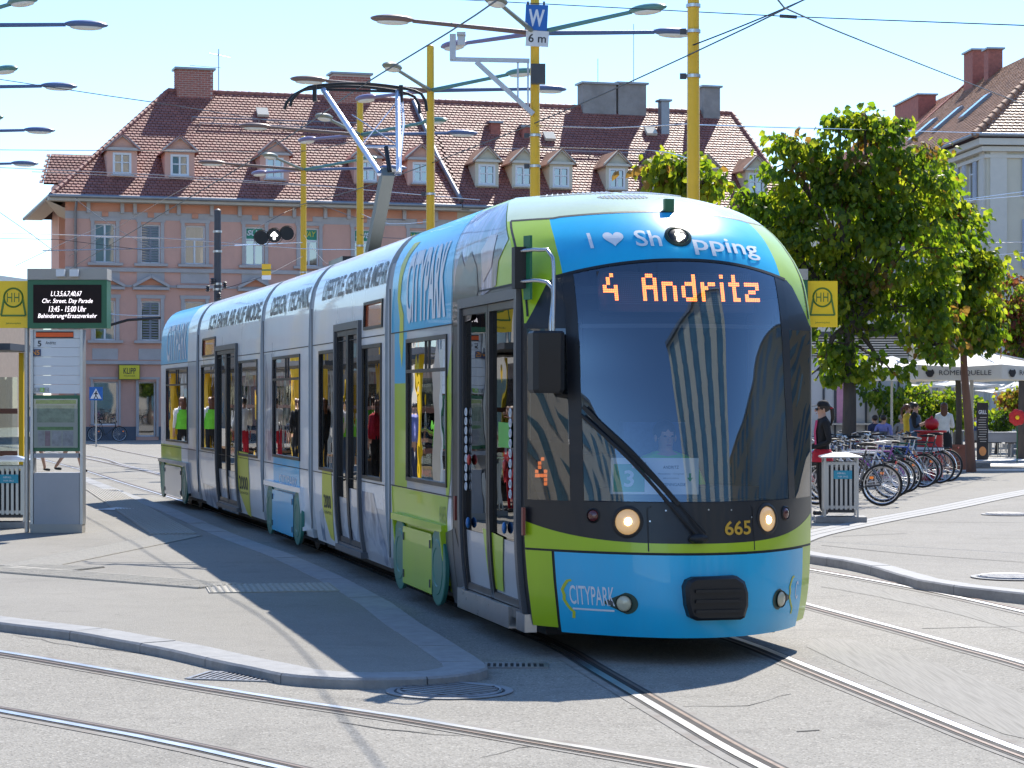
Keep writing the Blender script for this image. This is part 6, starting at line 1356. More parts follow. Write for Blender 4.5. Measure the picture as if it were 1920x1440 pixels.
# glass shelter at the left edge, and unseen neighbours added to block mast reflections in the tram windows
m_adv = photo_mat('street posters', [(.3,(.02,.02,.025)),(.44,(.06,.05,.05)),(.5,(.45,.42,.40)),(.56,(.10,.11,.14)),(.62,(.40,.06,.05)),(.7,(.03,.03,.035))], .9, .3, (1,1,1))
def shelter(label, base, rz, w=3.6, group='glass tram shelters on the island', walls=False):
    t = thing('tram_shelter', label, 'shelter', base, rz, group)
    for x in (-w/2, 0, w/2): obj('post', MB().box((x,0,1.25), (.07,.07,2.5)), m_ysign if x > 0 else m_alum, t)
    for x in (-w/2+.04, .04):
        p = obj('glass_wall', MB().box((x+w/4-.04,0,1.25), (w/2-.12,.012,1.75)), glass('shelter glass', (.72,.78,.76), 1.5, .05), t)
        if walls: obj('poster_panel', MB().box((x+w/4-.04,.03,1.3), (w/2-.3,.03,2.2)), m_adv, t)  # opaque panels added to screen yellow masts from the window reflections
        for z in (.95, 1.6): obj('glass_stripe', MB().box((x+w/4-.04,-.012,z), (w/2-.12,.004,.08)), mat('brown stripe', (.25,.12,.09), .5), p)
    obj('roof', MB().box((0,-.6,2.56), (w+.3,1.7,.1)), m_dgrey, t); obj('bench', MB().box((0,-.35,.47), (w*.7,.36,.05)), mat('bench wood', (.25,.14,.07), .6), t)
    for x in (-w*.3, w*.3): obj('bench_leg', MB().box((x,-.35,.23), (.05,.3,.45)), m_dgrey, t)
shelter('glass tram shelter with yellow post at the left edge', Vector(((44-960)/FPX*34.5-1.83, 34.5, KZ)), 0)
for i, d in enumerate((33.5, 41, 48.5, 56, 63.5)): shelter('added poster-walled shelter beyond the left edge mirrored in the tram windows, %s of five' % ('nearest','second','third','fourth','farthest')[i], Vector((-.24*d-1.3,d,KZ)), R(104), 6.0, walls=True)
# pedestrian crossing sign
pc = thing('crossing_sign', 'blue pedestrian crossing sign on a thin post before the shop', 'sign', GR(180, 838)); d = pc.location.y
zc = CAMH+(HZ-738)/FPX*d; s_ = 25/FPX*d
obj('post', MB().tube([(0,.02,0),(0,.02,zc+s_/2)], .03, 8), m_alum, pc, 40); obj('plate', MB().box((0,0,zc), (s_,.03,s_)), MATS['sign blue'], pc)
lay('triangle', flat([(-s_*.42,-s_*.38),(s_*.42,-s_*.38),(0,s_*.4)]), lambda x, z: Vector((x,-.018,zc+z)), m_txtw, pc, False)
lay('walker', [flat([(-.03,-.1),(.02,-.1),(.03,.06),(-.02,.06)]), flat([(-.03,-.09),(-.09,-.2),(-.06,-.21),(.0,-.1)]), flat([(.0,-.09),(.06,-.21),(.09,-.2),(.03,-.08)]), flat([(-.02,.05),(-.09,-.02),(-.07,-.04),(0,.02)]), flat([(.02,.05),(.09,-.02),(.07,-.04),(.0,.02)]), flat([(.025*math.cos(a)+.01,.09+.025*math.sin(a)) for a in [i*math.pi/4 for i in range(8)]])], lambda x, z: Vector((x,-.024,zc+z)), m_pr, pc, False)
# ================================================================== TREES
def leaf_mat(name, col, tcol, rough=.45):
    m = bpy.data.materials.new(name); m.use_nodes = True; N = m.node_tree.nodes; L = m.node_tree.links; b = N['Principled BSDF']; o = N['Material Output']
    b.inputs['Roughness'].default_value = rough; b.inputs['Specular IOR Level'].default_value = .4
    tc = N.new('ShaderNodeTexCoord'); nz = N.new('ShaderNodeTexNoise'); nz.inputs['Scale'].default_value = 1.3; nz.inputs['Detail'].default_value = 4; L.new(tc.outputs['Object'], nz.inputs['Vector'])
    mx = N.new('ShaderNodeMix'); mx.data_type = 'RGBA'; L.new(nz.outputs['Fac'], mx.inputs[0]); mx.inputs[6].default_value = (*[c*.7 for c in col], 1); mx.inputs[7].default_value = (*[c*1.35 for c in col], 1); L.new(mx.outputs[2], b.inputs['Base Color'])
    t = N.new('ShaderNodeBsdfTranslucent'); t.inputs[0].default_value = (*tcol, 1); ms = N.new('ShaderNodeMixShader'); ms.inputs[0].default_value = .58
    L.new(b.outputs[0], ms.inputs[1]); L.new(t.outputs[0], ms.inputs[2]); L.new(ms.outputs[0], o.inputs[0]); MATS[name] = m; return m
lf_a = leaf_mat('leaf green', (.07,.125,.02), (.27,.42,.015)); lf_b = leaf_mat('leaf yellow green', (.12,.17,.02), (.54,.60,.03)); lf_c = leaf_mat('leaf brownish', (.13,.09,.03), (.42,.24,.04)); lf_d = leaf_mat('leaf deep green', (.05,.09,.02), (.16,.27,.016)); lf_r = leaf_mat('leaf russet', (.16,.05,.03), (.36,.12,.05))
m_bark = mat('grey bark', (.085,.07,.058), .9, var=.35, vs=6, bump=.6, bs=25, vstretch=(1,1,.25)); m_barkr = mat('reddish bark', (.20,.105,.075), .85, var=.25, vs=5, bump=.4, bs=25, vstretch=(1,1,.25))
def leaf(mb, p, dirv, nrm, s, mi):
    d = dirv.normalized(); sd = d.cross(nrm)
    if sd.length < 1e-3: sd = d.cross(Vector((1,0,0)))
    sd.normalize(); n = sd.cross(d); w = s*.42; dr = n*(-s*.12)
    vs = [p, p+d*s*.3+sd*w+dr*.3, p+d*s*.7+sd*w*.75+dr, p+d*s*1.05+dr*2.2, p+d*s*.7-sd*w*.75+dr, p+d*s*.3-sd*w+dr*.3, p+d*s*.5+n*s*.06]
    mb.add(vs, [(0,1,6),(1,2,6),(2,3,6),(3,4,6),(4,5,6),(5,0,6)], mi)
def tree(name, label, base, trunk_h, tr, lobes, d, nclus, nleaf, ls, mats, wts, bark, depth=.75, cat='tree', seed=1, trunk_pts=None, group=None):
    rnd = random.Random(seed); t = thing(name, label, cat, base, 0, group); top = base+Vector((0,0,trunk_h))
    cs = [(PX(x, y, d), rx/FPX*d, ry/FPX*d) for x, y, rx, ry in lobes]
    mb = MB(); tp = trunk_pts or [base, base+Vector((.04,.02,trunk_h*.5)), top]
    mb.tube(spline(tp, .4), [tr*(1.25-.5*i/(len(spline(tp,.4))-1)) for i in range(len(spline(tp,.4)))], 10)
    obj('trunk', mb, bark, t, 60, True)
    lm = MB(); cr = MB()
    for (c, rx, rz) in cs:
        mid = top.lerp(c, .5)+Vector((rnd.uniform(-.2,.2),rnd.uniform(-.2,.2),rnd.uniform(0,.25)))
        P = spline([top-Vector((0,0,.2)), mid, c+Vector((0,0,rz*.3))], .3); lm.tube(P, [tr*(.6-.5*i/(len(P)-1)) for i in range(len(P))], 6)
        for k in range(5):
            e = c+Vector((rnd.uniform(-1,1)*rx*.8, rnd.uniform(-1,1)*rx*depth*.8, rnd.uniform(-.5,.9)*rz)); lm.tube(spline([mid.lerp(c,.6), c.lerp(e,.5)+Vector((0,0,.1)), e], .3), .018, 4)
    obj('limbs', lm, bark, t, 60, True)
    tot = sum(rx*rz for c, rx, rz in cs)
    for (c, rx, rz) in cs:
        for k in range(max(3, int(nclus*rx*rz/tot))):
            while True:
                a = Vector((rnd.uniform(-1,1), rnd.uniform(-1,1), rnd.uniform(-1,1)))
                if a.length < 1: break
            a = a.normalized()*(a.length**.45)
            p = c+Vector((a.x*rx, a.y*rx*depth, a.z*rz)); cl_ = rnd.choices(range(len(mats)), wts)[0]; rr = ls*rnd.uniform(1.2,2.6)
            out = Vector((a.x, a.y, a.z*.5)).normalized()
            for j in range(rnd.randint(int(nleaf*.6), int(nleaf*1.4))):
                o = Vector((rnd.gauss(0,1), rnd.gauss(0,1), rnd.gauss(0,.7)))*rr*.55
                dv = o*.8+out*.3+Vector((rnd.uniform(-.4,.4), rnd.uniform(-.4,.4), rnd.uniform(-1.3,-.2)))
                leaf(cr, p+o, dv, Vector((rnd.uniform(-1,1), rnd.uniform(-1,1), rnd.uniform(.0,1))), ls*rnd.uniform(.6,1.25), cl_ if rnd.random() < .7 else rnd.choices(range(len(mats)), wts)[0])
    setp(obj('crown', cr, mats, t, None, True), kind='stuff'); return t
def gpt(x, d, z=KR): return Vector(((x-960)/FPX*d, d, z))
tree('catalpa_tree', 'large broad tree with yellow-green leaves beside the tram front', gpt(1590,50), 3.6, .15, [(1610,290,85,70),(1660,250,50,30),(1490,315,65,50),(1700,355,90,65),(1560,420,140,90),(1690,480,120,90),(1440,420,65,50),(1520,520,90,70),(1580,570,90,60),(1700,590,90,55),(1600,665,70,28),(1545,700,35,22),(1655,690,45,20),(1770,660,40,25),(1575,228,18,14),(1625,225,22,14),(1465,262,22,16),(1395,372,20,16),(1400,415,22,18),(1745,290,26,20),(1590,350,60,40)], 50, 430, 34, .165, [lf_a,lf_b,lf_c,lf_d], [7,5,.6,2], m_bark, seed=3)
tree('catalpa_tree', 'second leafy tree with reddish trunk behind the white parasol', gpt(1814,54), 3.3, .10, [(1740,345,45,40),(1765,430,62,56),(1812,540,56,66),(1842,492,26,30),(1800,620,60,45),(1770,560,60,60),(1845,600,28,40),(1868,498,18,14),(1800,395,16,16)], 53, 165, 34, .165, [lf_a,lf_b,lf_c,lf_d], [6,5,.6,2], m_barkr, seed=5, trunk_pts=[gpt(1821,54), gpt(1816,54)+Vector((0,0,1.2)), gpt(1808,54)+Vector((0,0,2.4)), gpt(1806,54)+Vector((0,0,3.3))])
tree('street_tree', 'top of a small tree peeping over the tram roof beside the nearest mast', gpt(1275,48), 5.6, .09, [(1232,326,26,14),(1268,312,26,20),(1262,345,40,12),(1332,335,14,20),(1300,350,50,10)], 48, 60, 16, .20, [lf_a,lf_b,lf_c], [3,6,1], m_bark, seed=8)
tree('maple_tree', 'russet and green tree at the right edge above the parasols', gpt(1915,66), 3.5, .12, [(1905,560,40,40),(1890,620,36,40),(1920,650,50,45),(1930,600,40,50)], 66, 130, 22, .15, [lf_a,lf_r,lf_b,lf_c], [3,4,2,2], m_bark, seed=9)
tree('shrub', 'pale green glossy hedge shrub behind the cafe guests', gpt(1740,68), .6, .08, [(1700,755,45,30),(1750,760,50,38),(1795,765,45,32),(1720,785,40,20),(1640,735,26,18)], 68, 150, 20, .15, [lf_b,lf_a,lf_d], [3,4,2], m_bark, cat='shrub', seed=10)
tree('shrub', 'dark olive bush in a pot beside the menu board at the right', gpt(1868,72), .6, .06, [(1870,792,24,24),(1888,780,14,18)], 72, 50, 22, .10, [lf_d,lf_a], [3,2], m_bark, cat='shrub', seed=11)
tree('shrub', 'autumn yellow shrub at the right edge below the small parasols', gpt(1908,70), .5, .06, [(1905,750,26,20)], 70, 40, 20, .12, [lf_b,lf_c,lf_r], [3,2,2], m_bark, cat='shrub', seed=12)
# ================================================================== BICYCLES
m_tyre = mat('bicycle tyre', (.02,.02,.02), .8, var=.2); m_rim = mat('bicycle rim', (.6,.6,.62), .3, .9, var=.05); m_orange = mat('orange reflector', (.75,.2,.02), .3, em=(1,.25,.02), es=.15); m_bfr = mat('bicycle frame paint', (.7,.7,.7), .35, coat=.5, var=.05); m_bguard = mat('bicycle mudguard', (.05,.05,.055), .4, var=.1); m_saddle = mat('bicycle saddle', (.03,.03,.032), .5)
def make_bike():
    t = thing('bicycle', 'x', 'bicycle'); rw = .335; wb = 1.06; RY = Matrix.Rotation(R(90), 4, 'X')
    for x, nm in ((0,'rear_wheel'),(wb,'front_wheel')):
        T = Matrix.Translation((x,0,rw)) @ RY
        w = obj(nm, MB().torus((0,0,0), rw-.02, .02, 32, 6, 0, T), m_tyre, t, 60)
        obj('rim', MB().torus((0,0,0), rw-.045, .011, 32, 5, 0, T), m_rim, w, 60)
        mb = MB()
        for i in range(18):
            a = 2*math.pi*i/18; mb.tube([T @ Vector((.02*math.cos(a+.5),.02*math.sin(a+.5),.025*(-1)**i)), T @ Vector(((rw-.05)*math.cos(a),(rw-.05)*math.sin(a),0))], .0028, 3, 0, False)
        mb.tube([T @ Vector((0,0,-.05)), T @ Vector((0,0,.05))], .022, 8); setp(obj('spokes', mb, m_rim, w), kind='stuff')
        for a in (.6,): obj('spoke_reflector', MB().box((x+.2*math.cos(a),0,rw+.2*math.sin(a)), (.06,.018,.04)), m_orange, w)
        P = [(x+(rw+.03)*math.cos(a), 0, rw+(rw+.03)*math.sin(a)) for a in [R(v) for v in (range(5,195,15) if nm == 'rear_wheel' else range(40,200,16))]]
        mb = MB(); A = [Vector(p)+Vector((0,.025,0)) for p in P]; B = [Vector(p)-Vector((0,.025,0)) for p in P]; strip(mb, A, B); obj('mudguard', mb, m_bguard, t, 60)
    bb = Vector((.44,0,.28)); st = Vector((.28,0,.80)); ht = Vector((.86,0,.82)); hb = Vector((.90,0,.68)); ra = Vector((0,0,rw)); fa = Vector((wb,0,rw))
    mb = MB(); mb.tube([bb, st+Vector((-.03,0,.08))], .016, 8); mb.tube([st, ht], .016, 8); mb.tube([bb, hb], .019, 8); mb.tube([ht+Vector((-.01,0,.04)), hb+Vector((.015,0,-.05))], .02, 8)
    for s_ in (-1, 1): o = Vector((0,.05*s_,0)); mb.tube([st, ra+o], .009, 6); mb.tube([bb, ra+o], .01, 6)
    for s_ in (-1, 1): mb.tube([hb+Vector((.02,.04*s_,-.05)), fa+Vector((-.03,.05*s_,.1)), fa+Vector((0,.05*s_,0))], .012, 6)
    obj('frame', mb, m_bfr, t, 50)
    obj('seat_post', MB().tube([st+Vector((-.02,0,.05)), (.235,0,.97)], .013, 6), m_rim, t)
    sd = MB(); sd.add([(.09,0,.985),(.13,.085,1.0),(.25,.06,1.0),(.40,.018,.99),(.42,0,.985),(.40,-.018,.99),(.25,-.06,1.0),(.13,-.085,1.0),(.12,.06,.955),(.36,.01,.955),(.36,-.01,.955),(.12,-.06,.955),(.22,0,1.015)], [(0,1,12),(1,2,12),(2,3,12),(3,4,12),(4,5,12),(5,6,12),(6,7,12),(7,0,12),(1,8,9,2),(2,9,3),(7,6,10,11),(6,5,10),(8,11,10,9),(0,8,1),(0,7,11),(0,11,8),(3,9,4),(5,4,10),(4,9,10)]); obj('saddle', sd, m_saddle, t, 50)
    mb = MB(); mb.tube([ht+Vector((-.01,0,.02)), (.84,0,.98)], .014, 6); mb.tube(spline([(.70,.29,1.0),(.80,.24,1.02),(.86,.1,.99),(.85,0,.98),(.86,-.1,.99),(.80,-.24,1.02),(.70,-.29,1.0)],.08), .012, 6); hb_ = obj('handlebar', mb, m_rim, t, 60)
    for s_ in (-1, 1): obj('grip', MB().tube([(.69,.295*s_,1.0),(.79,.245*s_,1.02)], .017, 6), m_saddle, hb_, 60)
    mb = MB(); mb.torus((0,0,0), .09, .007, 20, 4, 0, Matrix.Translation((.44,-.045,.28)) @ RY); mb.tube([(.44,-.06,.28),(.55,-.07,.16)], .01, 5); mb.tube([(.44,.06,.28),(.33,.07,.40)], .01, 5); mb.box((.56,-.12,.155), (.09,.09,.02)); mb.box((.32,.12,.405), (.09,.09,.02)); setp(obj('crankset', mb, m_bguard, t, 50), kind='stuff')
    mb = MB()
    for s_ in (-1, 1): mb.tube([(.22,.06*s_,.74),(-.22,.06*s_,.74)], .006, 5); mb.tube([(-.05,.06*s_,.74),(0,.06*s_,.36)], .006, 5)
    for i in range(5): mb.tube([(-.2+i*.09,-.06,.74),(-.2+i*.09,.06,.74)], .005, 4)
    obj('luggage_rack', mb, m_bguard, t, 50); obj('rear_reflector', MB().box((-.235,0,.70), (.02,.045,.03)), mat('red reflector', (.55,.02,.02), .3), t)
    obj('front_lamp', MB().lathe([(.02,0),(.035,.03),(.035,.05)], (0,0,0), 10, 0, Matrix.Translation((.90,0,.88)) @ Matrix.Rotation(R(90),4,'Y')), m_bguard, t, 50)
    return t
bike0 = make_bike(); bcols = [('white',(.72,.73,.74)),('black',(.03,.03,.035)),('purple',(.28,.05,.30)),('red',(.5,.03,.05)),('blue',(.04,.10,.40)),('silver',(.45,.46,.48)),('dark green',(.02,.12,.06)),('turquoise',(.03,.42,.45)),('grey',(.16,.17,.18))]
GB = 'bicycles parked in the rack'; bm_ = {n: mat('bike paint '+n, c, .35, coat=.5, var=.05) for n, c in bcols}
m_sadw = mat('pale saddle', (.55,.55,.54), .5)
P0, P1 = GR(1652,949,KR), GR(1768,903,KR); ordn = ['first','second','third','fourth','fifth','sixth','seventh','eighth','ninth','tenth','eleventh','twelfth']
m_guards = mat('silver mudguard', (.5,.5,.52), .3, .8, var=.05)
def vary(b, i):
    for ch in list(b.children_recursive):
        if i % 2 and ch.name.startswith('spoke_reflector'): bpy.data.objects.remove(ch)
        elif i % 3 == 2 and ch.name.startswith('mudguard'): ch.data = ch.data.copy(); ch.data.materials[0] = m_guards
        elif i % 4 == 1 and (ch.name.startswith('mudguard') or ch.name.startswith('luggage')): bpy.data.objects.remove(ch)
def tint(b, col, sad=False):
    for ch in b.children:
        if ch.name.startswith('frame') or (sad and ch.name.startswith('saddle')):
            ch.data = ch.data.copy(); ch.data.materials.clear(); ch.data.materials.append(bm_[col] if ch.name.startswith('frame') else m_sadw)
seqA = ['black','grey','white','silver','purple','black','blue','white','dark green','black']; seqB = ['red','purple','turquoise','black','blue','silver','black','white','grey','red']
for i, c in enumerate(seqA):
    p = P0.lerp(P1, (i/9)**.92); lab = '%s bicycle, %s from the litter bin in the front row of the rack' % (c, ordn[i])
    b = dup(bike0, p+Vector((random.uniform(-.32,.12),random.uniform(-.1,.1),0)), R(164+random.uniform(-14,12)), lab, GB, None, random.uniform(.94,1.04)); tint(b, c, i in (2,3,7)); vary(b, i)
for i, c in enumerate(seqB):
    p = P0.lerp(P1, i/9)+Vector((-1.35,2.2,0)); lab = '%s bicycle, %s from the tram in the rear row of the rack' % (c, ordn[i])
    b = dup(bike0, p+Vector((random.uniform(-.1,.1),0,0)), R(-10+random.uniform(-15,15))+ (math.pi if i % 3 == 0 else 0), lab, GB); b.location.x -= .5 if i % 3 else -.6; tint(b, c, i % 3 == 1)
b = dup(bike0, gpt(1640,52), R(150), 'black bicycle with upright handlebar at the far end beside the tree trunk', GB); tint(b, 'black')
b = dup(bike0, GR(178,828), R(12), 'dark bicycle leaning by the crossing sign before the shop window'); b['group'] = 'bicycle at the shop'; tint(b, 'black')
for ch in list(bike0.children_recursive)+[bike0]: bpy.data.objects.remove(ch)
# ================================================================== PEOPLE
m_skin = mat('skin', (.52,.30,.21), .5, var=.05, vs=12); m_hairb = mat('dark hair', (.018,.012,.010), .45, var=.4, vs=20, vstretch=(4,4,.5)); m_hairr = mat('chestnut hair', (.12,.045,.022), .45, var=.4, vs=20, vstretch=(4,4,.5)); m_shoe = mat('black shoe', (.02,.02,.022), .5)
def cloth(n, c): return mat('cloth '+n, c, .85, var=.18, vs=7, bump=.3, bs=14)
CL = {n: cloth(n, c) for n, c in dict(black=(.012,.012,.014), magenta=(.50,.03,.12), red=(.45,.012,.03), white=(.72,.72,.70), denim=(.05,.09,.16), yellow=(.60,.42,.03), lilac=(.20,.22,.50), grey=(.25,.25,.25), green=(.20,.70,.05), navy=(.03,.04,.09), sand=(.4,.32,.22)).items()}
def person(label, base, rz, h=1.68, pose='stand', top='black', legs='black', shoe=None, hair=m_hairb, style='short', arms=('down','down'), skirt=None, sleeves=True, shorts=False, extras=None, group=None, vest=None, female=True):
    t = thing('person', label, 'person', base, rz, group); s = h/1.68; sw = .155 if female else .185
    J = {}; E = []; Rr = {}; Mk = {}
    def j(n, p, r, mk): J[n] = Vector(p); Rr[n] = r if isinstance(r, tuple) else (r, r); Mk[n] = mk
    zp = .92 if pose != 'sit' else .52
    dz = zp-.92
    j('pelvis', (0,0,.93+dz), (.15,.105), legs if not skirt else skirt); j('waist', (0,.0,1.06+dz), (.135,.10), top); j('chest', (0,.0,1.27+dz), (.165,.118), top); j('collar', (0,.01,1.41+dz), (.11,.082), top); j('neck', (0,.005,1.475+dz), (.052,.055), 'skin'); j('jaw', (0,-.02,1.54+dz), (.062,.07), 'skin'); j('brow', (0,-.005,1.605+dz), (.072,.088), 'skin'); j('crown', (0,.005,1.655+dz), (.055,.065), 'skin')
    E += [('pelvis','waist'),('waist','chest'),('chest','collar'),('collar','neck'),('neck','jaw'),('jaw','brow'),('brow','crown')]
    for i, sd in enumerate((-1, 1)):
        k = 'LR'[i]; a = arms[i]; S = Vector((sd*sw,.01,1.385+dz))
        el, wr = {'down': ((sd*(sw+.06),.02,1.09+dz),(sd*(sw+.05),-.06,.86+dz)), 'waist': ((sd*(sw+.06),.05,1.10+dz),(sd*(sw-.03),-.17,1.02+dz)), 'chest': ((sd*(sw+.06),-.02,1.10+dz),(sd*(sw-.08),-.24,1.22+dz)), 'back': ((sd*(sw+.05),.10,1.12+dz),(sd*(sw+.02),.08,.88+dz)), 'up': ((sd*(sw+.1),-.12,1.30+dz),(sd*(sw-.02),-.22,1.50+dz)), 'wheel': ((sd*(sw+.09),-.08,1.14+dz),(sd*(sw+.02),-.33,1.12+dz))}[a]
        j('sh'+k, S, .064, top); j('el'+k, el, .049, top if sleeves else 'skin'); j('wr'+k, wr, .03, 'skin' if not sleeves == 'long' else top)
        d = (Vector(wr)-Vector(el)).normalized(); j('ha'+k, Vector(wr)+d*.07, (.026,.036), 'skin'); E += [('collar','sh'+k),('sh'+k,'el'+k),('el'+k,'wr'+k),('wr'+k,'ha'+k)]
        hx = sd*.085
        if pose == 'stand': kn, an = (hx*1.05,-.015,.50),(hx*1.05,.02,.09)
        elif pose == 'walk': kn, an = ((hx,-.16*sd,.51),(hx,-.30*sd+.04,.10)) if sd > 0 else ((hx,.10,.50),(hx,.34,.15))
        else: kn, an = (hx*1.3,-.42,.50),(hx*1.3,-.40,.09)
        j('hi'+k, (hx,0,.86+dz), .085, legs if not skirt else skirt); j('kn'+k, kn, .056, 'skin' if (shorts or skirt) else legs); j('an'+k, an, .038, 'skin' if (shorts or skirt) else legs); j('toe'+k, Vector(an)+Vector((0,-.15,-.055)), (.04,.03), 'shoe')
        j('heel'+k, Vector(an)+Vector((0,.03,-.05)), .036, 'shoe'); E += [('pelvis','hi'+k),('hi'+k,'kn'+k),('kn'+k,'an'+k),('an'+k,'heel'+k),('heel'+k,'toe'+k)]
    names = list(J); me = bpy.data.meshes.new('body'); me.from_pydata([tuple(J[n]*s) for n in names], [(names.index(a), names.index(b)) for a, b in E], [])
    o = bpy.data.objects.new('body', me); COL.objects.link(o); md = o.modifiers.new('skin', 'SKIN'); md.use_smooth_shade = True; o.modifiers.new('sub', 'SUBSURF').levels = 1
    for i, n in enumerate(names): me.skin_vertices[0].data[i].radius = (Rr[n][0]*s, Rr[n][1]*s); me.skin_vertices[0].data[i].use_root = (n == 'pelvis')
    m2 = bpy.data.meshes.new_from_object(o.evaluated_get(bpy.context.evaluated_depsgraph_get())); bpy.data.objects.remove(o)
    ml = ['skin', top, legs, 'shoe']+([skirt] if skirt else []); mm = {'skin': m_skin, 'shoe': shoe or m_shoe}; m2.materials.clear()
    ml = list(dict.fromkeys(ml))
    for k in ml: m2.materials.append(mm.get(k) or CL[k])
    segs = [(J[a]*s, J[b]*s, Mk[a], Mk[b]) for a, b in E]
    for p in m2.polygons:
        c = p.center; best = None
        for A, B, ma, mb_ in segs:
            ab = B-A; tt = max(0, min(1, (c-A).dot(ab)/ab.length_squared)); dd = (A+ab*tt-c).length
            if best is None or dd < best[0]: best = (dd, ma if tt < .5 else mb_, tt, ma, mb_)
        k = best[1]
        p.material_index = ml.index(k) if k in ml else 0; p.use_smooth = True
    bm = bmesh.new(); bm.from_mesh(m2)                                     # fingers, nose and ears grown into the same mesh
    ex = MB()
    for k, sd in (('L',-1),('R',1)):
        w_, h_ = J['wr'+k]*s, J['ha'+k]*s; d = (h_-w_).normalized(); sdv_ = d.cross(Vector((0,-1,.2))); sdv_.normalize(); pn = sdv_.cross(d)
        for f in range(4):
            b0 = h_+sdv_*(f-1.5)*.016*s-d*.01; L = (.062,.072,.068,.052)[f]*s; ex.tube([b0, b0+d*L*.5+pn*.008, b0+d*L+pn*.028], [.0085,.008,.006], 5)
        b0 = w_+d*.03*s+sdv_*sd*.02; ex.tube([b0, b0+(sdv_*sd*.8+d*.5)*.03*s, b0+(sdv_*sd*.6+d)*.05*s], [.010,.009,.007], 5)
    hz = dz*s
    ex.ell((0,-.105*s,1.565*s+hz), (.012,.02,.022), 6, 5); ex.ell((-.076*s,.0,1.57*s+hz), (.012,.02,.03), 6, 5); ex.ell((.076*s,.0,1.57*s+hz), (.012,.02,.03), 6, 5)
    vs = [bm.verts.new(v) for v in ex.v]
    for f in ex.f:
        nf_ = bm.faces.new([vs[i] for i in f]); nf_.smooth = True; nf_.material_index = ml.index('skin')
    bm.to_mesh(m2); bm.free(); body = obj('body', m2, None, t)
    H = lambda x, y, z: (x*s, y*s, (z+dz)*s)
    fz = 1.585
    for sd in (-1, 1): obj('eye', MB().ell(H(sd*.03,-.088,fz), (.012,.008,.007), 8, 6), m_pr, body, 60)
    obj('mouth', MB().ell(H(0,-.092,1.52), (.022,.008,.006), 8, 6), mat('lips', (.35,.09,.08), .5), body, 60)
    hm = MB(); hm.ell(H(0,.025,1.62), (.088*s,.098*s,.085*s), 14, 9)
    if style == 'long': hm.ell(H(0,.055,1.50), (.085*s,.055*s,.17*s), 12, 8)
    if style == 'pony': hm.tube([H(0,.10,1.62), H(0,.15,1.58), H(0,.16,1.46), H(0,.13,1.34)], [.03,.035,.032,.01], 8)
    if style == 'bun': hm.ell(H(0,.09,1.67), (.045*s,)*3, 10, 7)
    obj('hair', hm, hair, body, 60)
    if skirt: obj('skirt', MB().lathe([(.125*s,1.02*s),(.17*s,.92*s),(.185*s,.78*s),(.20*s,.60*s)], (0,0,0), 16, 0, Matrix.Diagonal((1,.82,1,1)), False), CL[skirt], body, 60)
    if shorts: 
        for sd in (-1, 1):
            k = 'LR'[(sd+1)//2]; A, B = J['hi'+k]*s, J['kn'+k]*s; obj('shorts_leg', MB().tube([A, A.lerp(B,.8)], [.105*s,.09*s], 12), CL[legs], body, 60)
    if vest: obj('vest', MB().lathe([(.17*s,(.95+dz)*s),(.165*s,(1.1+dz)*s),(.185*s,(1.28+dz)*s),(.14*s,(1.40+dz)*s)], (0,0,0), 14, 0, Matrix.Diagonal((1.05,.78,1,1)), False), CL[vest], body, 60)
    if extras: extras(t, body, s, H)
    return t
def ex_cap(t, body, s, H):
    mb = MB(); mb.lathe([(.093*s,0),(.092*s,.03),(.075*s,.065),(.03*s,.085),(.001,.088)], H(0,.01,1.635), 14); obj('cap', mb, CL['black'], body, 50)
    mb = MB(); mb.add([H(-.07,-.07,1.64),H(.07,-.07,1.64),H(.05,-.155,1.625),H(-.05,-.155,1.625),H(-.07,-.07,1.65),H(.07,-.07,1.65),H(.05,-.155,1.632),H(-.05,-.155,1.632)], [(0,1,2,3),(7,6,5,4),(0,4,5,1),(1,5,6,2),(2,6,7,3),(3,7,4,0)]); obj('cap_visor', mb, CL['black'], body)
    mb = MB(); mb.ell(H(-.035,-.092,1.583), (.03,.012,.022), 8, 6); mb.ell(H(.035,-.092,1.583), (.03,.012,.022), 8, 6); mb.bar(H(-.07,-.08,1.59), H(-.078,.02,1.59), .006, .012); mb.bar(H(.07,-.08,1.59), H(.078,.02,1.59), .006, .012); setp(obj('sunglasses', mb, m_black, body, 60), kind='stuff')
    obj('hair_tie', MB().torus(H(0,.125,1.60), .03, .012, 12, 6), CL['red'], body, 60)
    mb = MB(); mb.lathe([(.14*s,.99*s),(.175*s,.93*s),(.185*s,.80*s)], (0,0,0), 16, 0, Matrix.Diagonal((1,.85,1,1)), False); obj('apron', mb, CL['red'], body, 60)
    mb = MB(); mb.add([H(-.06,-.09,1.42),H(.06,-.09,1.42),H(.055,-.118,1.25),H(.05,-.102,1.0),H(-.05,-.102,1.0),H(-.055,-.118,1.25)], [(0,1,2,5),(5,2,3,4)]); obj('shirt_front', mb, CL['magenta'], body, 40)
person('woman in black jacket, cap and sunglasses with red apron standing by the bin', GR(1543,967,KR)+Vector((0,.05,0)), R(-82), 1.70, 'stand', 'black', 'black', None, m_hairb, 'pony', ('waist','waist'), None, 'long', False, ex_cap)
person('woman in white blouse and black skirt seen from behind at the red drum', GR(1770,889,KR), R(172), 1.66, 'stand', 'white', 'black', None, m_hairr, 'long', ('chest','chest'), 'black', True)
person('woman in black T-shirt and denim dungarees eating at the red drum', GR(1716,888,KR), R(70), 1.66, 'stand', 'black', 'denim', None, m_hairb, 'bun', ('chest','chest'), None, True, True, None, None, 'denim')
person('person in yellow top behind the woman in dungarees', GR(1702,884,KR), R(100), 1.62, 'stand', 'yellow', 'sand', None, m_hairr, 'pony', ('down','chest'), None, True)
GG = 'guests seated at the cafe'
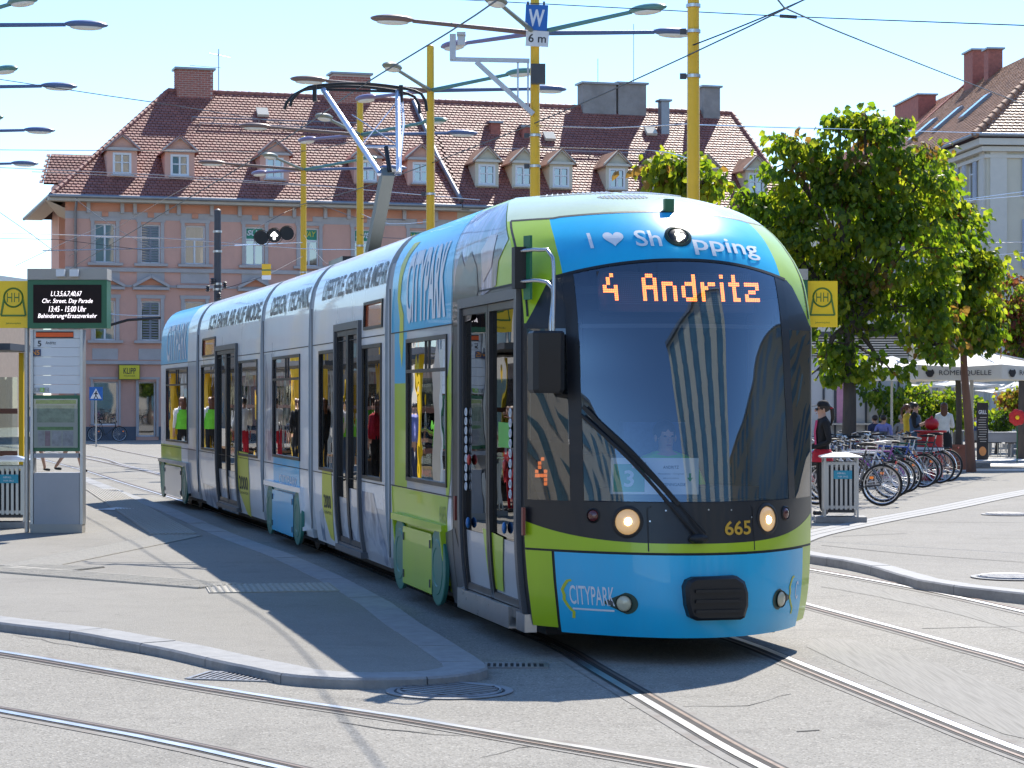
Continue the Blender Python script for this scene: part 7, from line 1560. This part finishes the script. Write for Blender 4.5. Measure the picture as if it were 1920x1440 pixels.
person('guest in lilac shirt seated with back turned beside the kiosk', gpt(1657,62), R(150), 1.72, 'sit', 'lilac', 'navy', None, m_hairb, 'short', ('waist','waist'), None, True, False, None, GG, None, False)
person('dark-haired guest in navy seated left of the lilac shirt', gpt(1640,63), R(200), 1.70, 'sit', 'navy', 'black', None, m_hairb, 'short', ('waist','waist'), None, True, False, None, GG)
person('guest in grey shirt seated facing the square behind the parasol pole', gpt(1691,63), R(10), 1.72, 'sit', 'grey', 'navy', None, mat('grey hair', (.3,.28,.26), .6), 'short', ('chest','waist'), None, True, False, None, GG, None, False)
person('guest in white shirt seated near the menu board', gpt(1826,70), R(120), 1.7, 'sit', 'lilac', 'black', None, m_hairb, 'short', ('chest','waist'), None, True, False, None, GG)
person('guest raising an arm behind the potted bush', gpt(1872,76), R(60), 1.72, 'sit', 'black', 'black', None, m_hairb, 'short', ('up','waist'), None, True, False, None, GG)
person('pedestrian walking behind the stop column, dark shoes showing below it', GR(132,886), R(90), 1.74, 'walk', 'white', 'sand', None, m_hairb, 'short', ('down','down'), None, True, True, None, None, None, False)
person('pedestrian in lilac half hidden behind the stop column post', GR(64,884), R(80), 1.68, 'walk', 'lilac', 'navy', None, m_hairb, 'short', ('down','down'), None, True, True)
dv_ = person('tram driver in bright green shirt at the controls', M1.W(-.52, .12, .36), rz1, 1.72, 'sit', 'green', 'navy', None, m_hairb, 'short', ('wheel','wheel'), None, True, False, None, None, None, False)
GC = 'people waiting on the left platform, mirrored in the tram windows'
for i, (x, y, tp, lg, v) in enumerate(tuple((-.2335*d-.45, d, a_, b_, c_) for d, a_, b_, c_ in ((30,'white','black','green'),(32,'white','red',None),(34.5,'magenta','black',None),(37,'white','black','green'),(39,'lilac','navy',None),(42,'red','black',None),(45,'white','denim','green'),(48,'black','black',None),(51,'white','red',None),(55,'white','black','green')))):
    person('waiting passenger in %s beyond the left edge, %s from the camera' % (tp, ordn[i]), Vector((x,y,KZ)), R(75+i*13), 1.65+.02*i, 'stand', tp, lg, None, m_hairr if i % 2 else m_hairb, 'long' if i % 2 else 'short', ('down','chest'), None, True, False, None, GC, v)
# ================================================================== CAFE
m_canv = mat('parasol canvas', (.76,.73,.66), .8, var=.05, vs=2); m_tblg = mat('grey table', (.28,.29,.31), .6, var=.1); m_terr = mat('terracotta planter', (.36,.14,.09), .8, var=.12); m_reddrum = mat('red drum', (.5,.015,.02), .4, var=.06)
def parasol(label, c, r, zlo, ztop, n=8, a0=4, val=.36, text=False, polew=.05):
    t = thing('parasol', label, 'parasol', c, 0, 'cafe parasols'); A = [R(a0+360/n*i) for i in range(n)]
    V = [Vector((r*math.cos(a), r*math.sin(a), zlo+val)) for a in A]; ap = Vector((0,0,ztop)); mb = MB(); k = 5
    for i in range(n):
        p, q = V[i], V[(i+1)%n]; rows = []
        for j in range(k+1):
            tt = j/k; rows.append([p.lerp(q, m_/4).lerp(ap, tt)-Vector((0,0,.22*math.sin(math.pi*tt)*.5+.06*math.sin(math.pi*m_/4)*(1-tt))) for m_ in range(5)])
        mb.add([x for r_ in rows for x in r_], [(j*5+m_, j*5+m_+1, (j+1)*5+m_+1, (j+1)*5+m_) for j in range(k) for m_ in range(4)])
    cn = obj('canopy', mb, m_canv, t, 25)
    for i in range(n):
        p, q = V[i]-Vector((0,0,.004)), V[(i+1)%n]-Vector((0,0,.004)); mid = (p+q)/2-Vector((0,0,.06)); mb = MB(); dn = Vector((0,0,val)); mb.add([p, mid, q, q-dn, mid-dn+Vector((0,0,.03)), p-dn], [(0,1,4,5),(1,2,3,4)]); vl = obj('valance', mb, m_canv, cn)
        if text and i in text:
            e = (q-p); L = e.length; e.normalize(); o = Vector((e.y,-e.x,0)); 
            if o.dot(p) < 0: o = -o
            f = lambda x, z, p=p, e=e, o=o: p+e*x+o*.03+Vector((0,0,z-val*.62))
            lay('lettering', textbm('R\u00d6MERQUELLE', L*.26, -.06, L*.62, .17, 0, -.0), f, m_pr, vl, False); lay('logo', flat([(L*.15+.11*math.cos(a_), .02+.11*math.sin(a_)*(1 if math.sin(a_*3) > -.5 else .6)) for a_ in [i_*math.pi/10 for i_ in range(20)]]), f, m_pr, vl, False)
    obj('pole', MB().tube([(0,0,0),(0,0,ztop)], polew*.7, 10), m_alum, t, 40); obj('foot', MB().box((0,0,.06), (.8,.8,.12)), m_kerb, t)
    for i in range(n): obj('rib', MB().tube([V[i]*.98+Vector((0,0,-.02)), ap-Vector((0,0,.06))], .015, 4), m_alum, t)
    if val > .3: obj('vent_cap', MB().lathe([(.42,ztop-.06),(.38,ztop+.02),(.02,ztop+.16)], (0,0,0), 8), m_canv, t)
    return t
parasol('big white parasol lettered on its valance, left of the right edge', gpt(1822,58), 2.7, 2.26, 3.12, 8, 4, .36, (5,6), .07)
parasol('white parasol left of the lettered one, half hidden by the tree', gpt(1672,64), 2.0, 2.42, 3.0, 8, 10, .22)
parasol('upper small white parasol at the right edge', gpt(1905,82), 1.6, 2.05, 2.42, 8, 10, .04); parasol('lower small white parasol at the right edge', gpt(1918,74), 1.3, 2.0, 2.28, 8, 0, .03); parasol('pale parasol in the gap behind the lettered one', gpt(1790,80), 1.8, 2.2, 2.5, 8, 0, .1)
mb_ = thing('menu_board', 'tall black menu board headed GRILL beside the cafe tables', 'sign', GR(1842,862,KR)); dmb = mb_.location.y; hh = 107/FPX*dmb; wdt = 21/FPX*dmb
obj('board', MB().box((0,0,hh/2), (wdt,.06,hh)), m_ledbg, mb_); lay('lettering', textbm('GRILL', -wdt*.36, hh*.80, wdt*.72, hh*.07, 0, .02), lambda x, z: Vector((x,-.034,z)), m_txtw, mb_, False)
mb = MB()
for i in range(11): mb.box((random.uniform(-.02,.02),-.034,hh*(.74-i*.042)), (wdt*random.uniform(.5,.8),.004,.018), 0)
setp(obj('menu_lines', mb, m_alum, mb_), kind='stuff'); obj('dish_picture', MB().lathe([(wdt*.32,0),(wdt*.32,.006)], (0,0,0), 16, 0, Matrix.Translation((0,-.034,hh*.15)) @ Matrix.Rotation(R(90),4,'X') @ Matrix.Diagonal((1,1.3,1,1))), mat('dish', (.6,.25,.08), .5), mb_)
rd = thing('drum_table', 'red drum used as a standing table between the two women', 'table', gpt(1744,48.6)); obj('drum', MB().lathe([(.28,0),(.29,.04),(.28,.06),(.28,.5),(.295,.53),(.28,.56),(.28,1.0),(.29,1.04)], (0,0,0), 20), m_reddrum, rd, 30); obj('top', MB().lathe([(.36,1.04),(.36,1.08)], (0,0,0), 20), m_reddrum, rd, 30)
obj('drum_print', MB().lathe([(.2955,.62),(.2955,.72)], (0,0,0), 20, 0, None, False), m_txtw, rd, 30)
lt = thing('red_lantern', 'round red container standing on the red drum', 'container', gpt(1747,48.6)+Vector((0,0,1.08))); obj('bowl', MB().ell((0,0,.14), (.16,.16,.14), 14, 8), m_reddrum, lt, 60); obj('lid_knob', MB().ell((0,0,.29), (.03,.03,.03), 8, 6), m_reddrum, lt, 60)
plt = thing('planter', 'square terracotta planter at the foot of the trunk by the menu board', 'planter', gpt(1788,56)); obj('tub', MB().add([(x*w,y*w,z) for z, w in ((0,.30),(.62,.36),(.62,.31),(.5,.30)) for x, y in ((-1,-1),(1,-1),(1,1),(-1,1))], [(3,2,1,0),(12,13,14,15)]+[(r*4+i, r*4+(i+1)%4, r*4+4+(i+1)%4, r*4+4+i) for r in range(3) for i in range(4)]), m_terr, plt); obj('rim', MB().box((0,-.37,.6), (.78,.03,.06)), m_terr, plt)
obj('stem', MB().tube([(.12,.05,.45),(.15,.05,1.4),(.12,.05,2.3)], [.085,.075,.07], 10), m_bark, plt, 50)
def cafe_table(label, c, rz):
    t = thing('cafe_table', label, 'table', c, rz, 'grey cafe tables'); obj('top', MB().box((0,0,.75), (1.1,.7,.05)), m_tblg, t)
    for x in (-.48, .48):
        for y in (-.28, .28): obj('leg', MB().box((x,y,.365), (.07,.07,.72)), m_tblg, t)
    obj('cloth_drop', MB().box((0,-.36,.6), (.9,.012,.24)), m_tblg, t)
def cafe_chair(label, c, rz):
    t = thing('cafe_chair', label, 'chair', c, rz, 'cafe chairs'); obj('seat', MB().box((0,0,.45), (.42,.42,.04)), m_dgrey, t); obj('backrest', MB().box((0,.2,.72), (.42,.03,.3)), m_dgrey, t)
    for x in (-.18, .18):
        for y in (-.18, .18): obj('leg', MB().tube([(x,y,0),(x,y,.44 if y < 0 else .86)], .014, 6), m_alum, t)
for i, (x, d, lb) in enumerate(((1880,67,'grey cafe table right of the potted bush, nearest one'),(1925,68,'grey cafe table cut by the right edge'),(1680,61,'cafe table with glasses before the guest in grey'),(1822,70,'cafe table behind the menu board'))): cafe_table(lb, gpt(x, d), R(8*i-10))
for i, (x, d, lb) in enumerate(((1862,68,'dark cafe chair left of the nearest grey table'),(1902,67,'dark cafe chair between the two grey tables'),(1655,62,'cafe chair under the guest in lilac'),(1640,63,'cafe chair under the guest in navy'),(1691,63,'cafe chair under the guest in grey'),(1826,70,'cafe chair under the guest near the menu board'),(1872,76,'cafe chair under the guest raising an arm'))): cafe_chair(lb, gpt(x, d), R([90,-80,150,200,10,120,60][i]))
gl_ = MB(); fl_ = thing('paper_flower', 'big red flower decoration with yellow heart at the right edge', 'flower', gpt(1907,62))
obj('flower_stem', MB().tube([(0,0,0),(0,0,1.25)], .015, 6), m_gframe, fl_)
for i in range(7):
    a = 2*math.pi*i/7; obj('petal', MB().ell((.13*math.cos(a),0,1.25+.13*math.sin(a)), (.11,.03,.11), 8, 6), m_reddrum, fl_, 60)
obj('flower_heart', MB().ell((0,-.04,1.25), (.06,.03,.06), 8, 6), m_ysign, fl_, 60)
ki = thing('kiosk', 'white kiosk with louvred top and pink poster behind the bicycles', 'kiosk', gpt(1600,70)); kw = 190/FPX*70
obj('wall', MB().box((0,0,1.5), (kw,2.4,3.0)), mat('kiosk white', (.62,.60,.58), .7, var=.06), ki); obj('roof', MB().box((0,0,3.75), (kw+.3,2.8,.16)), m_dgrey, ki)
for i in range(9): obj('louvre', MB().box((0,-1.22,3.05+i*.075), (kw-.1,.08,.04)), m_alum, ki)
obj('louvre_back', MB().box((0,-1.0,3.35), (kw-.1,.3,.66)), m_dark, ki)
for x in (-1.1,-.75,.2,.62,1.2): obj('mullion', MB().box((x,-1.23,1.6), (.06,.05,2.5)), m_dgrey, ki)
obj('pink_poster', MB().box((-.52,-1.24,1.75), (.36,.02,1.5)), mat('pink poster', (.65,.30,.42), .5), ki); obj('counter', MB().box((.1,-1.4,1.0), (kw*.8,.4,.06)), m_alum, ki)
